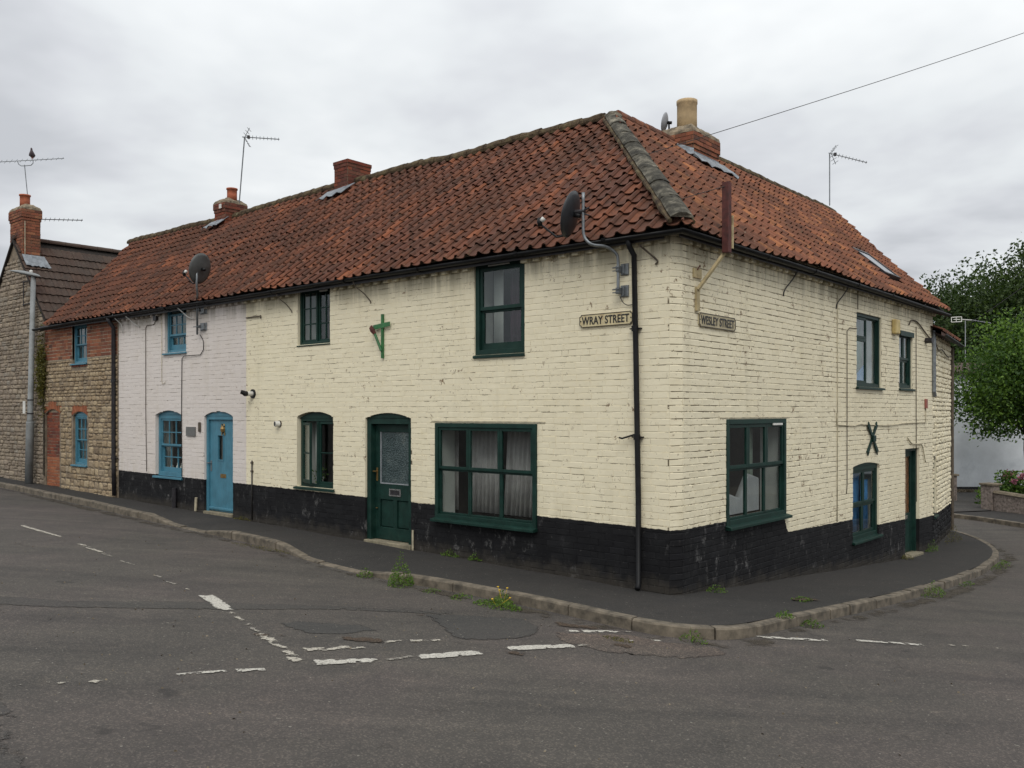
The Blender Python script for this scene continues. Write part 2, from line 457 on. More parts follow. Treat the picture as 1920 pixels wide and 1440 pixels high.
def asphalt(name, base, warm, patchy=0.35, ag=0.5, fray=False, streak=0.35):
    m, t = new_mat(name)
    p = pos(t)
    X = t.xyz(p)
    sx = t.math('ADD', t.math('MULTIPLY', X[0], 0.7587), t.math('MULTIPLY', X[1], 0.6514))
    sy = t.math('SUBTRACT', t.math('MULTIPLY', X[1], 0.7587), t.math('MULTIPLY', X[0], 0.6514))
    al = t.vec(t.math('MULTIPLY', sx, 0.16), t.math('MULTIPLY', sy, 1.25), 0.0)
    big = t.noise(p, 0.35, 5, 0.6, 0.4)
    mid = t.noise(t.scalev(p, (1.3, 0.8, 1)), 1.7, 6, 0.7, 0.3)
    fine = t.noise(p, 60, 3, 0.7)
    grain = t.noise(p, 170, 2, 0.6)
    stones = t.n('ShaderNodeTexVoronoi', ins={'Scale': 85.0, 'Vector': p})
    c = t.mix(t.step(big, 0.38, 0.64), base, warm)
    trk = t.noise(al, 1.3, 5, 0.62, 0.3)
    c = t.mix(t.math('MULTIPLY', t.step(trk, 0.50, 0.66), streak), c, t.mix(1.0, c, (1.45, 1.42, 1.38), 'MULTIPLY'))
    c = t.mix(t.math('MULTIPLY', t.math('SUBTRACT', 1.0, t.step(trk, 0.34, 0.48)), streak), c, t.mix(1.0, c, (0.62, 0.64, 0.67), 'MULTIPLY'))
    c = t.mix(t.math('MULTIPLY', t.step(mid, 0.42, 0.66), patchy), c, t.mix(1.0, c, (0.64, 0.66, 0.70), 'MULTIPLY'))
    c = t.mix(t.math('MULTIPLY', t.step(t.noise(p, 3.1, 5, 0.7), 0.54, 0.72), patchy), c, t.mix(1.0, c, (1.5, 1.42, 1.34), 'MULTIPLY'))
    sc = t.xyz(stones.outputs['Color'])[0]
    c = t.mix(t.math('MULTIPLY', t.step(sc, 0.62, 0.95), ag), c, t.mix(1.0, c, (2.1, 2.0, 1.9), 'MULTIPLY'))
    c = t.mix(t.math('MULTIPLY', t.step(grain, 0.40, 0.62), ag * .7), c, t.mix(1.0, c, (1.6, 1.56, 1.5), 'MULTIPLY'))
    c = t.mix(t.math('MULTIPLY', t.step(fine, 0.5, 0.7), 0.5), c, t.mix(1.0, c, (0.50, 0.50, 0.52), 'MULTIPLY'))
    sp = t.step(t.noise(p, 27, 2, 0.5), 0.715, 0.735)
    c = t.mix(t.math('MULTIPLY', sp, 0.6), c, (0.28, 0.26, 0.22))
    oil = t.math('MULTIPLY', t.step(t.noise(p, 2.2, 3, 0.5), 0.66, 0.72), t.step(t.noise(p, 0.5, 1), 0.5, 0.6))
    c = t.mix(t.math('MULTIPLY', oil, 0.5), c, (0.022, 0.021, 0.021))
    w = t.n('ShaderNodeVectorMath', operation='ADD')
    t.t.links.new(p, w.inputs[0])
    t.t.links.new(t.scalev(t.noise(p, 1.8, 6, 0.7, col=True), (1.2, 1.2, 0)), w.inputs[1])
    vo = t.n('ShaderNodeTexVoronoi', feature='DISTANCE_TO_EDGE', ins={'Scale': 0.42, 'Vector': w.outputs[0]})
    ck = t.math('SUBTRACT', 1.0, t.step(vo.outputs[0], 0.001, 0.006))
    ck = t.math('MULTIPLY', ck, t.step(t.noise(p, 0.9, 2), 0.50, 0.58))
    c = t.mix(t.math('MULTIPLY', ck, 0.45), c, (0.024, 0.021, 0.018))
    h = t.math('ADD', t.math('ADD', t.math('MULTIPLY', grain, 0.7), t.math('MULTIPLY', fine, 0.8)), t.math('MULTIPLY', stones.outputs[0], 0.8))
    ex = None
    if fray:
        e = t.n('ShaderNodeAttribute', attribute_name='edge').outputs['Fac']
        a = t.step(t.math('ADD', e, t.math('MULTIPLY', t.math('SUBTRACT', t.noise(p, 8, 6, 0.75), 0.5), 1.6)), 0.30, 0.48)
        ex = {'Alpha': a}
    finish(m, t, c, 0.9, t.bump(h, 0.6, 0.006), 0, 0.22, ex)


asphalt('asphalt_road', (0.060, 0.0550, 0.0495), (0.067, 0.0585, 0.054), .42, .6, streak=.42)
asphalt('asphalt_pavement', (0.033, 0.0315, 0.030), (0.037, 0.0345, 0.0325), 0.28, 0.32, streak=0.15)
asphalt('asphalt_patch_dark', (0.048, 0.0465, 0.044), (0.053, 0.050, 0.047), 0.3, 0.4, True, .2)
asphalt('asphalt_patch_mid', (0.050, 0.0475, 0.0435), (0.056, 0.051, 0.048), 0.3, 0.5, True, .25)
asphalt('asphalt_rough', (0.060, 0.054, 0.048), (0.068, 0.055, 0.048), 0.6, 1.0, True)
asphalt('asphalt_drive', (0.046, 0.044, 0.041), (0.052, 0.048, 0.045), 0.3, 0.5)


def alpha_patch(name, col, col2, scale, lo, hi, rough=0.9, thin=0.55):
    m, t = new_mat(name)
    p = pos(t)
    n = t.noise(p, scale, 6, 0.68)
    c = t.mix(t.step(t.noise(p, 45, 3, 0.6), 0.4, 0.65), col, col2)
    # frayed edge: uses the sheet's own edge distance
    e = t.n('ShaderNodeAttribute', attribute_name='edge').outputs['Fac']
    a = t.step(t.math('ADD', n, t.math('MULTIPLY', t.math('SUBTRACT', e, 0.5), 0.35)), lo, hi)
    a = t.math('MULTIPLY', a, t.math('SUBTRACT', 1.0, t.math('MULTIPLY', t.step(t.noise(p, 55, 4, 0.75), 0.50, 0.62), thin)))
    b = t.n('ShaderNodeBsdfPrincipled', ins={'Base Color': c, 'Roughness': rough, 'Specular IOR Level': 0.3, 'Alpha': a})
    o = t.n('ShaderNodeOutputMaterial')
    t.t.links.new(b.outputs[0], o.inputs[0])


alpha_patch('road_paint', (0.50, 0.475, 0.42), (0.36, 0.34, 0.30), 13, 0.33, 0.40)
alpha_patch('road_paint_worn', (0.44, 0.405, 0.34), (0.26, 0.24, 0.205), 15, 0.45, 0.54)
alpha_patch('road_paint_faint', (0.30, 0.275, 0.235), (0.16, 0.15, 0.13), 17, 0.50, 0.62)
alpha_patch('pothole_earth', (0.075, 0.050, 0.033), (0.045, 0.035, 0.026), 7, 0.42, 0.50)
alpha_patch('gutter_dirt', (0.062, 0.050, 0.036), (0.045, 0.039, 0.030), 4, 0.40, 0.62)


# ------------------------------------------------------------------ ground
def zg(x, y):
    """pavement level"""
    x = np.asarray(x, float)
    y = np.asarray(y, float)
    zx = np.where(x < 0, 0.0185 * np.minimum(-x, 60), -0.010 * np.minimum(x, 10))
    zy = np.where(y > 0, -0.078 * y, -0.066 * np.maximum(y, -40))
    lo = -0.74
    return lo + np.logaddexp((zx + zy - lo) / 0.06, 0) * 0.06


KH = 0.12


def zr(x, y):
    return zg(x, y) - KH


WPAR = {}        # parent world matrices


def tag(o, label=None, cat=None, group=None, kind=None):
    for k, v in (('label', label), ('category', cat), ('group', group), ('kind', kind)):
        if v:
            o[k] = v
    return o


def parent_to(o, p):
    if p is not None:
        o.parent = p
        o.matrix_parent_inverse = WPAR.get(p.name, Matrix()).inverted()


def empty(name, loc, label=None, cat=None, group=None):
    o = bpy.data.objects.new(name, None)
    COL.objects.link(o)
    o.location = loc
    o.empty_display_size = 0.2
    WPAR[o.name] = Matrix.Translation(loc)
    return tag(o, label, cat, group)


class Fr:
    """wall frame: u along the wall, d inwards, z up"""
    def __init__(s, o, t):
        s.o = Vector(o)
        s.t = Vector(t).normalized()
        s.d = Vector((-s.t.y, s.t.x, 0))
        s.M = Matrix(((s.t.x, s.d.x, 0, s.o.x), (s.t.y, s.d.y, 0, s.o.y), (0, 0, 1, s.o.z), (0, 0, 0, 1)))

    def p(s, u, d, z):
        return s.o + s.t * u + s.d * d + Vector((0, 0, z))


WORLD = Fr((0, 0, 0), (1, 0, 0))
FL = Fr((0, 0, 0), (1, 0, 0))       # Wray Street front (u = x)
FR = Fr((0, 0, 0), (0, 1, 0))       # Wesley Street front (u = y)
CA, CB = Vector((-0.075, 0, 0)), Vector((0, 0.17, 0))
FC = Fr(CA, CB - CA)
CLEN = (CB - CA).length
FX = Fr((0, 11.08, 0), (-0.14, 0.99, 0))   # rubble annex


class MB:
    def __init__(s):
        s.v, s.f = [], []

    def add(s, V, F):
        b = len(s.v)
        s.v += [tuple(q) for q in V]
        s.f += [tuple(i + b for i in f) for f in F]
        return s

    def box(s, u0, u1, d0, d1, z0, z1):
        V = [(u0, d0, z0), (u1, d0, z0), (u1, d1, z0), (u0, d1, z0), (u0, d0, z1), (u1, d0, z1), (u1, d1, z1), (u0, d1, z1)]
        return s.add(V, [(0, 3, 2, 1), (4, 5, 6, 7), (0, 1, 5, 4), (1, 2, 6, 5), (2, 3, 7, 6), (3, 0, 4, 7)])

    def bbox(s, u0, u1, d0, d1, z0, z1, b=0.006):
        """box with a bevelled front face (front is d0)"""
        b = min(b, (u1 - u0) * 0.3, (z1 - z0) * 0.3)
        V = [(u0, d1, z0), (u1, d1, z0), (u1, d1, z1), (u0, d1, z1),
             (u0, d0 + b, z0), (u1, d0 + b, z0), (u1, d0 + b, z1), (u0, d0 + b, z1),
             (u0 + b, d0, z0 + b), (u1 - b, d0, z0 + b), (u1 - b, d0, z1 - b), (u0 + b, d0, z1 - b)]
        F = [(3, 2, 1, 0), (8, 9, 10, 11)]
        for i in range(4):
            j = (i + 1) % 4
            F += [(i, j, j + 4, i + 4), (i + 4, j + 4, j + 8, i + 8)]
        return s.add(V, F)

    def prism(s, poly, d0, d1):
        n = len(poly)
        V = [(u, d0, z) for u, z in poly] + [(u, d1, z) for u, z in poly]
        F = [tuple(range(n)), tuple(range(2 * n - 1, n - 1, -1))]
        F += [(i, i + n, (i + 1) % n + n, (i + 1) % n) for i in range(n)]
        return s.add(V, F)

    def tube(s, pts, r, n=8, closed=True, flat=None):
        pts = [Vector(p) for p in pts]
        rs = r if isinstance(r, (list, tuple)) else [r] * len(pts)
        b = len(s.v)
        prev = None
        for i, p in enumerate(pts):
            if i == 0:
                d = pts[1] - pts[0]
            elif i == len(pts) - 1:
                d = pts[-1] - pts[-2]
            else:
                d = (pts[i + 1] - pts[i]).normalized() + (pts[i] - pts[i - 1]).normalized()
            d = d.normalized() if d.length > 1e-9 else Vector((0, 0, 1))
            if prev is None:
                a = d.orthogonal().normalized()
            else:
                a = prev - d * prev.dot(d)
                a = a.normalized() if a.length > 1e-6 else d.orthogonal().normalized()
            prev = a
            c = d.cross(a)
            for k in range(n):
                th = 2 * math.pi * k / n
                s.v.append(tuple(p + (a * math.cos(th) + c * math.sin(th)) * rs[i]))
        for i in range(len(pts) - 1):
            for k in range(n):
                k2 = (k + 1) % n
                s.f.append((b + i * n + k, b + i * n + k2, b + (i + 1) * n + k2, b + (i + 1) * n + k))
        if closed:
            s.f.append(tuple(b + k for k in range(n))[::-1])
            s.f.append(tuple(b + (len(pts) - 1) * n + k for k in range(n)))
        return s

    def lathe(s, prof, c, n=20, cap=True):
        b = len(s.v)
        for r, z in prof:
            for k in range(n):
                th = 2 * math.pi * k / n
                s.v.append((c[0] + r * math.cos(th), c[1] + r * math.sin(th), c[2] + z))
        for i in range(len(prof) - 1):
            for k in range(n):
                k2 = (k + 1) % n
                s.f.append((b + i * n + k, b + i * n + k2, b + (i + 1) * n + k2, b + (i + 1) * n + k))
        if cap:
            s.f.append(tuple(b + k for k in range(n))[::-1])
            s.f.append(tuple(b + (len(prof) - 1) * n + k for k in range(n)))
        return s

    def build(s, name, mat, parent=None, fr=None, smooth=False, bevel=0):
        me = bpy.data.meshes.new(name)
        V = s.v
        if fr is not None:
            V = [tuple(fr.M @ Vector(q)) for q in V]
        me.from_pydata(V, [], s.f)
        if smooth:
            me.polygons.foreach_set('use_smooth', [True] * len(me.polygons))
        me.materials.append(MATS[mat] if isinstance(mat, str) else mat)
        o = bpy.data.objects.new(name, me)
        COL.objects.link(o)
        parent_to(o, parent)
        if bevel:
            md = o.modifiers.new('bevel', 'BEVEL')
            md.width = bevel
            md.segments = 2
            md.limit_method = 'ANGLE'
        WPAR[o.name] = Matrix()
        return o


def scatter(name, variants, mats, parent, mat, nparts, stuff_name=None, extra=None, rr=None, facing=None):
    """copies of small meshes: the nparts nearest the camera as objects, the rest joined"""
    N = len(mats)
    if N == 0:
        return
    A = np.array(mats, float)
    vi = rng.integers(0, len(variants), N)
    rv = rng.random(N) if rr is None else np.asarray(rr)
    dist = np.linalg.norm(A[:, :3, 3] - np.array(CAM), axis=1)
    order = np.argsort(dist)
    meshes = []
    m = MATS[mat]
    if nparts:
        for V, F in variants:
            me = bpy.data.meshes.new(name)
            me.from_pydata([tuple(q) for q in V], [], [tuple(f) for f in F])
            me.materials.append(m)
            meshes.append(me)
    for i in order[:nparts]:
        o = bpy.data.objects.new(name, meshes[vi[i]])
        COL.objects.link(o)
        parent_to(o, parent)
        o.matrix_basis = Matrix(A[i].tolist())
    rest = order[nparts:]
    if len(rest) or extra:
        Vs, Fs, rs = [], [], []
        b = 0
        for k, (V, F) in enumerate(variants):
            sel = [i for i in rest if vi[i] == k]
            if not sel:
                continue
            Vh = np.hstack([np.array(V, float), np.ones((len(V), 1))])
            T = np.einsum('nij,vj->nvi', A[sel], Vh)[:, :, :3]
            Vs.append(T.reshape(-1, 3))
            for q, i in enumerate(sel):
                off = b + q * len(V)
                Fs += [tuple(a + off for a in f) for f in F]
                rs += [rv[i]] * len(F)
            b += len(sel) * len(V)
        for V, F, r in (extra or []):
            Vs.append(np.array(V, float))
            Fs += [tuple(a + b for a in f) for f in F]
            rs += [r] * len(F)
            b += len(V)
        me = bpy.data.meshes.new(stuff_name or name + 's')
        me.from_pydata(np.vstack(Vs).tolist(), [], Fs)
        at = me.attributes.new('rnd', 'FLOAT', 'FACE')
        at.data.foreach_set('value', np.array(rs, np.float32))
        me.materials.append(m)
        o = bpy.data.objects.new(stuff_name or name + 's', me)
        COL.objects.link(o)
        parent_to(o, parent)
        o['kind'] = 'stuff'


# unit brick: x 0..1, z 0..1, depth in metres (d), front face faces -d
def brick_variants(n, depth, bev, jit, bx=None, bz=None, jx=1.0):
    out = []
    for k in range(n):
        m = MB()
        bx_ = bev / 0.22 if bx is None else bx
        bz_ = bev / 0.078 if bz is None else bz
        V = [(0, 0.012, 0), (1, 0.012, 0), (1, 0.012, 1), (0, 0.012, 1),
             (0, -depth + bev, 0), (1, -depth + bev, 0), (1, -depth + bev, 1), (0, -depth + bev, 1),
             (bx_, -depth, bz_), (1 - bx_, -depth, bz_), (1 - bx_, -depth, 1 - bz_), (bx_, -depth, 1 - bz_)]
        V = [list(v) for v in V]
        for v in V[4:8]:
            v[0] += random.uniform(-1, 1) * jit * 1.0 * jx
            v[2] += random.uniform(-1, 1) * jit * 3.5
        for v in V[8:]:
            v[0] += random.uniform(-1, 1) * jit * 2 * jx
            v[1] += random.uniform(-1, 1) * jit * 0.16
            v[2] += random.uniform(-1, 1) * jit * 5
        F = [(8, 9, 10, 11)]
        for i in range(4):
            j = (i + 1) % 4
            F += [(i, j, j + 4, i + 4), (i + 4, j + 4, j + 8, i + 8)]
        out.append((V, F))
    return out


PBRICK = brick_variants(9, 0.0036, 0.0032, 0.010, bx=0.010, jx=0.25)       # painted
PBRICK2 = brick_variants(9, 0.0065, 0.0045, 0.012, bx=0.014, jx=0.4)
RBRICK = brick_variants(6, 0.008, 0.004, 0.010)        # bare


def stone_variants(n):
    out = []
    for k in range(n):
        pts = []
        ang = [i * 2 * math.pi / 8 + random.uniform(-0.2, 0.2) for i in range(8)]
        for a in ang:
            c, s_ = math.cos(a), math.sin(a)
            r = 1 / max(abs(c), abs(s_)) * random.uniform(0.86, 1.0)
            r = min(r, 1.18)
            pts.append((0.5 + 0.5 * c * r, 0.5 + 0.5 * s_ * r))
        V = [(u, 0.01, z) for u, z in pts]
        V += [(u, -0.010 + random.uniform(-.003, .003), z) for u, z in pts]
        V += [(0.5 + (u - 0.5) * 0.72, -0.026 + random.uniform(-.008, .008), 0.5 + (z - 0.5) * 0.66) for u, z in pts]
        F = [tuple(range(16, 24))]
        for i in range(8):
            j = (i + 1) % 8
            F += [(i, j, j + 8, i + 8), (i + 8, j + 8, j + 16, i + 16)]
        out.append((V, F))
    return out


STONE = stone_variants(14)


def interval(op, za, zb):
    """widest cut of an opening inside the band [za, zb]"""
    u0, u1, z0, z1, rise = op
    if zb <= z0 or za >= z1 + rise:
        return None
    if za < z1:
        return (u0, u1)
    k = math.sqrt(max(0, 1 - (za - z1) / rise))
    c, h = (u0 + u1) / 2, (u1 - u0) / 2 * k
    return (c - h, c + h) if h > 0.02 else None


def free_spans(u0, u1, ops, za, zb):
    cuts = sorted(filter(None, (interval(o, za, zb) for o in ops)))
    out, a = [], u0
    for c0, c1 in cuts:
        if c0 > a:
            out.append((a, min(c0, u1)))
        a = max(a, c1)
    if a < u1:
        out.append((a, u1))
    return [(p, q) for p, q in out if q - p > 0.004]


def wall_backing(fr, u0, u1, ztop, zbot, ops, mat, parent, thick=0.24, name='wall'):
    """the wall body, pierced by its openings"""
    m = MB()
    zs = {zbot, ztop}
    for o in ops:
        zs |= {o[2], o[3]}
        if o[4]:
            for k in range(1, 9):
                zs.add(o[3] + o[4] * k / 8)
    zs = sorted(z for z in zs if zbot <= z <= ztop)
    for za, zb in zip(zs, zs[1:]):
        if zb - za < 1e-4:
            continue
        zm = (za + zb) / 2
        for a, b in free_spans(u0, u1, ops, zm, zm + 1e-5):
            m.box(a, b, 0, thick, za, zb)
    return m.build(name, mat, parent, fr)


def mtx(fr, u, d, z, su, sz, tilt=0.0, rot=0.0):
    M = fr.M @ Matrix.Translation((u, d, z))
    if tilt:
        M = M @ Matrix.Rotation(tilt, 4, 'X')
    if rot:
        M = M @ Matrix.Rotation(rot, 4, 'Y')
    return M @ Matrix.Diagonal((su, 1, sz, 1))


COURSE = 0.084


def lay_bricks(fr, u0, u1, z0f, z1, ops, gap=0.007, L=0.232, course=COURSE, tilt=0.02, rowjit=0.0, wob=0.003, vj=False):
    out = []
    k0 = math.floor(-1.2 / course)
    for k in range(k0, int(z1 / course) + 1):
        za, zb = k * course, (k + 1) * course
        if zb > z1:
            continue
        off = (L / 2 if k % 2 else 0) + random.uniform(-.02, .02) + (0.3 * L if k % 5 == 0 else 0)
        for a, b in free_spans(u0, u1, ops, za + 0.02, zb - 0.02):
            u = math.floor((a - off) / L) * L + off
            while u < b:
                wl = L / 2 if random.random() < 0.16 else L
                p, q = max(u, a), min(u + wl, b)
                u += wl
                if q - p < 0.03:
                    continue
                if zb < z0f((p + q) / 2) - 0.06:
                    continue
                g = gap * (random.uniform(0.15, .5) if vj and random.random() < .72 else random.uniform(0.5, 1.4))
                gz = gap * random.uniform(0.5, 1.7)
                gz *= .55 + .9 * max(0, mnoise.noise(Vector((u * .5, k * .9, 2.0))) + .45) if vj else 1
                out.append(mtx(fr, p + g / 2, random.uniform(-wob, wob) * .5, za + gz / 2, q - p - g, course - gz, random.uniform(-tilt, tilt)))
    return out


def lay_stones(fr, u0, u1, zlo, zhi, ops, hfun, wfun, z0f, inside=None):
    out = []
    z = zlo
    while z < zhi - 0.03:
        h = hfun(z)
        h = min(h, zhi - z)
        for a, b in free_spans(u0, u1, ops, z + 0.01, z + h - 0.01):
            u = a
            while u < b - 0.02:
                w = wfun(z)
                if b - (u + w) < 0.07:
                    w = b - u
                hh = h
                if z + h > z0f(u) - 0.1 and (inside is None or inside(u + w / 2, z + h / 2)):
                    if h > 0.125 and random.random() < 0.3:
                        out.append(mtx(fr, u + .004, random.uniform(-.008, .01), z + .003, w - .008, h / 2 - .006))
                        out.append(mtx(fr, u + .004, random.uniform(-.008, .01), z + h / 2, w - .008, h / 2 - .006))
                    else:
                        out.append(mtx(fr, u + .003, random.uniform(-.01, .012), z + random.uniform(0, .008), w - .006, hh - .006, 0, random.uniform(-.02, .02)))
                u += w
        z += h
    return out


def at(px_, py_, d):
    """surveyed bearing and elevation from the viewpoint, at a distance d"""
    return CAM + FWD * d + RGT * ((px_ - 960) / 1640 * d) + Vector((0, 0, (773 - py_) / 1640 * d))


def hit(px_, py_, co, no):
    r = at(px_, py_, 1.0) - CAM
    no = Vector(no)
    return CAM + r * ((Vector(co) - CAM).dot(no) / r.dot(no))


# ------------------------------------------------------------------ road and pavement
def grid_axis(lo, hi, fine_lo, fine_hi, step):
    a = list(np.arange(fine_lo, fine_hi + 1e-6, step))
    s = step
    x = fine_hi
    while x < hi:
        s *= 1.35
        x += s
        a.append(x)
    s = step
    x = fine_lo
    while x > lo:
        s *= 1.35
        x -= s
        a.insert(0, x)
    return np.array(a)


gx = grid_axis(-900, 900, -26, 14, 0.4)
gy = grid_axis(-900, 900, -14, 30, 0.4)
GX, GY = np.meshgrid(gx, gy, indexing='ij')
GZ = zr(GX, GY)
dip = 0.012 * np.sin(GX * 1.1 + 2 * np.sin(GY * .5)) * np.sin(GY * 0.9 + 1.3)
GZ = GZ + np.where((abs(GX) < 30) & (abs(GY) < 30), dip * 0.4, 0)
nx_, ny_ = len(gx), len(gy)
me = bpy.data.meshes.new('road')
idx = np.arange(nx_ * ny_).reshape(nx_, ny_)
fa = np.stack([idx[:-1, :-1], idx[1:, :-1], idx[1:, 1:], idx[:-1, 1:]], -1).reshape(-1, 4)
me.from_pydata(np.stack([GX, GY, GZ], -1).reshape(-1, 3).tolist(), [], fa.tolist())
me.polygons.foreach_set('use_smooth', [True] * len(me.polygons))
me.materials.append(MATS['asphalt_road'])
road = bpy.data.objects.new('road', me)
COL.objects.link(road)
road['kind'] = 'structure'
WPAR['road'] = Matrix()


def road_z(x, y):
    d = 0.012 * math.sin(x * 1.1 + 2 * math.sin(y * .5)) * math.sin(y * 0.9 + 1.3) * 0.4
    return float(zr(x, y)) + d


KP = [(-30, -.85), (-24, -.86), (-19.5, -.88), (-16.1, -.95), (-12.8, -1.12), (-11.3, -1.2), (-9.9, -1.3), (-8.6, -1.33), (-7.4, -1.37), (-6.6, -1.44),
      (-5.6, -1.64), (-4.7, -1.80), (-3.7, -1.86), (-2.9, -1.82), (-2.2, -1.74), (-1.3, -1.70), (-.3, -1.73), (.4, -1.79), (.85, -1.77), (1.15, -1.63),
      (1.36, -1.38), (1.47, -1.08), (1.53, -.45), (1.56, 0.1), (1.6, .9), (1.63, 2.2), (1.66, 3.6), (1.66, 4.6), (1.6, 6.5), (1.52, 8.2), (1.42, 9.9),
      (1.26, 11.3), (1.0, 12.3), (.5, 13.4), (0, 14.2), (-.6, 15.1), (-1.6, 16.2), (-3.2, 17.2)]


def catmull(P, n=6):
    P = [Vector((*p, 0)) for p in P]
    out = []
    for i in range(len(P) - 1):
        p0, p1, p2, p3 = P[max(i - 1, 0)], P[i], P[i + 1], P[min(i + 2, len(P) - 1)]
        for k in range(n):
            t_ = k / n
            out.append(0.5 * ((2 * p1) + (p2 - p0) * t_ + (2 * p0 - 5 * p1 + 4 * p2 - p3) * t_ ** 2 + (3 * p1 - p0 - 3 * p2 + p3) * t_ ** 3))
    out.append(P[-1])
    return out


KC = catmull(KP)
cum = [0]
for a, b in zip(KC, KC[1:]):
    cum.append(cum[-1] + (b - a).length)


def kerb_at(s):
    i = min(max(int(np.searchsorted(cum, s)) - 1, 0), len(KC) - 2)
    f = (s - cum[i]) / max(cum[i + 1] - cum[i], 1e-6)
    p = KC[i].lerp(KC[i + 1], f)
    d = (KC[i + 1] - KC[i]).normalized()
    return p, Vector((-d.y, d.x, 0))


def upstand(x, y):
    """height of the kerb above the road: dropped at two crossings"""
    def dropf(c, h, s):
        return max(0, min(1, (h + s - abs(x - c)) / s))
    k = max(dropf(-9.35, 0.55, 1.0), dropf(-4.55, 0.75, 0.9)) if y < 0 else 0
    return KH - k * (KH - 0.022)


# wall foot opposite each kerb point
def foot(p, nrm, i, n):
    if p.y < -0.3 and p.x < -0.5:
        return Vector((p.x, 0.06, 0))
    if p.y > 14.0:
        f = (p.y - 14.0) / 3.2
        return Vector((-0.55 - 2.6 * min(f, 1), 14.4 + min(f, 1) * 2.2, 0))
    if p.y > 11.1:
        return Vector((-0.14 * (p.y - 11.08) - 0.06, p.y, 0))
    if p.y > 0.3:
        return Vector((-0.06, p.y, 0))
    return Vector((-0.03, 0.03, 0))


pav = MB()
NS = 7
rows = []
L_tot = cum[-1]
NP_ = int(L_tot / 0.3)
for i in range(NP_ + 1):
    p, nrm = kerb_at(L_tot * i / NP_)
    q = p + nrm * 0.125
    f = foot(p, nrm, i, NP_)
    up = upstand(p.x, p.y)
    row = []
    for k in range(NS + 1):
        w = k / NS
        r = q.lerp(f, w)
        zz = float(zg(r.x, r.y)) - (KH - up) * max(0, 1 - w * 2.2) ** 1.5 + 0.004 * math.sin(r.x * 3 + r.y * 2)
        row.append((r.x, r.y, zz - 0.004))
    rows.append(row)
b = 0
for row in rows:
    pav.v += row
for i in range(NP_):
    for k in range(NS):
        a = i * (NS + 1) + k
        pav.f.append((a, a + NS + 1, a + NS + 2, a + 1)[::-1])
pavement = pav.build('pavement', 'asphalt_pavement', None, None, True)
pavement['kind'] = 'structure'

# kerb stones, one by one
s = 0
kerb_w = 0.125
while s < L_tot - 0.3:
    ln = random.choice([0.88, 0.9, 0.92, 0.6, 0.9])
    e = min(s + ln, L_tot)
    m = MB()
    n = 5
    jz = random.uniform(-.011, .009)
    jo = random.uniform(-.014, .012)
    for k in range(n):
        p, nrm = kerb_at(s + 0.009 + (e - s - 0.018) * k / (n - 1))
        up = upstand(p.x, p.y)
        zt = float(zr(p.x, p.y)) + up + jz
        zb = float(zr(p.x, p.y)) - 0.1
        a = p + nrm * jo
        c = 0.016 + random.uniform(-.003, .006)
        for off, zz in ((0.0, zb), (0.004, zt - c), (c, zt), (kerb_w, zt + 0.001), (kerb_w, zb)):
            r = a + nrm * (off - 0.0)
            m.v.append((r.x, r.y, zz + random.uniform(-.0015, .0015)))
    for k in range(n - 1):
        for j in range(4):
            a = k * 5 + j
            m.f.append((a, a + 5, a + 6, a + 1))
    m.f.append((0, 1, 2, 3, 4))
    m.f.append(tuple((n - 1) * 5 + j for j in (4, 3, 2, 1, 0)))
    m.build('kerb_stone', 'kerb', pavement)
    s = e


def sheet(name, poly, mat, parent=road, lift=0.004, sub=0.12, ground=road_z, edge=0.10, zfix=None):
    """a flat sheet draped on the ground; its 'edge' attribute falls to 0 at the outline"""
    P = [Vector((a, b_, 0)) for a, b_ in poly]
    xs = [p.x for p in P]
    ys = [p.y for p in P]
    bm = bmesh.new()
    vs = [bm.verts.new(p) for p in P]
    f = bm.faces.new(vs)
    for ax, lo, hi in ((0, min(xs), max(xs)), (1, min(ys), max(ys))):
        k = lo + sub
        while k < hi:
            co = Vector((k, 0, 0)) if ax == 0 else Vector((0, k, 0))
            no = Vector((1, 0, 0)) if ax == 0 else Vector((0, 1, 0))
            bmesh.ops.bisect_plane(bm, geom=bm.verts[:] + bm.edges[:] + bm.faces[:], plane_co=co, plane_no=no)
            k += sub
    bmesh.ops.triangulate(bm, faces=bm.faces[:])
    me = bpy.data.meshes.new(name)
    ed = []
    for v in bm.verts:
        d = 9
        for i in range(len(P)):
            a, b_ = P[i], P[(i + 1) % len(P)]
            ab = b_ - a
            t_ = max(0, min(1, (v.co - a).dot(ab) / max(ab.length_squared, 1e-9)))
            d = min(d, (v.co - (a + ab * t_)).length)
        ed.append(min(1, d / edge))
    for v in bm.verts:
        v.co.z = ground(v.co.x, v.co.y) + lift
    bmesh.ops.recalc_face_normals(bm, faces=bm.faces[:])
    bm.to_mesh(me)
    bm.free()
    at_ = me.attributes.new('edge', 'FLOAT', 'POINT')
    at_.data.foreach_set('value', np.array(ed, np.float32))
    me.polygons.foreach_set('use_smooth', [True] * len(me.polygons))
    me.materials.append(MATS[mat])
    o = bpy.data.objects.new(name, me)
    COL.objects.link(o)
    parent_to(o, parent)
    return o


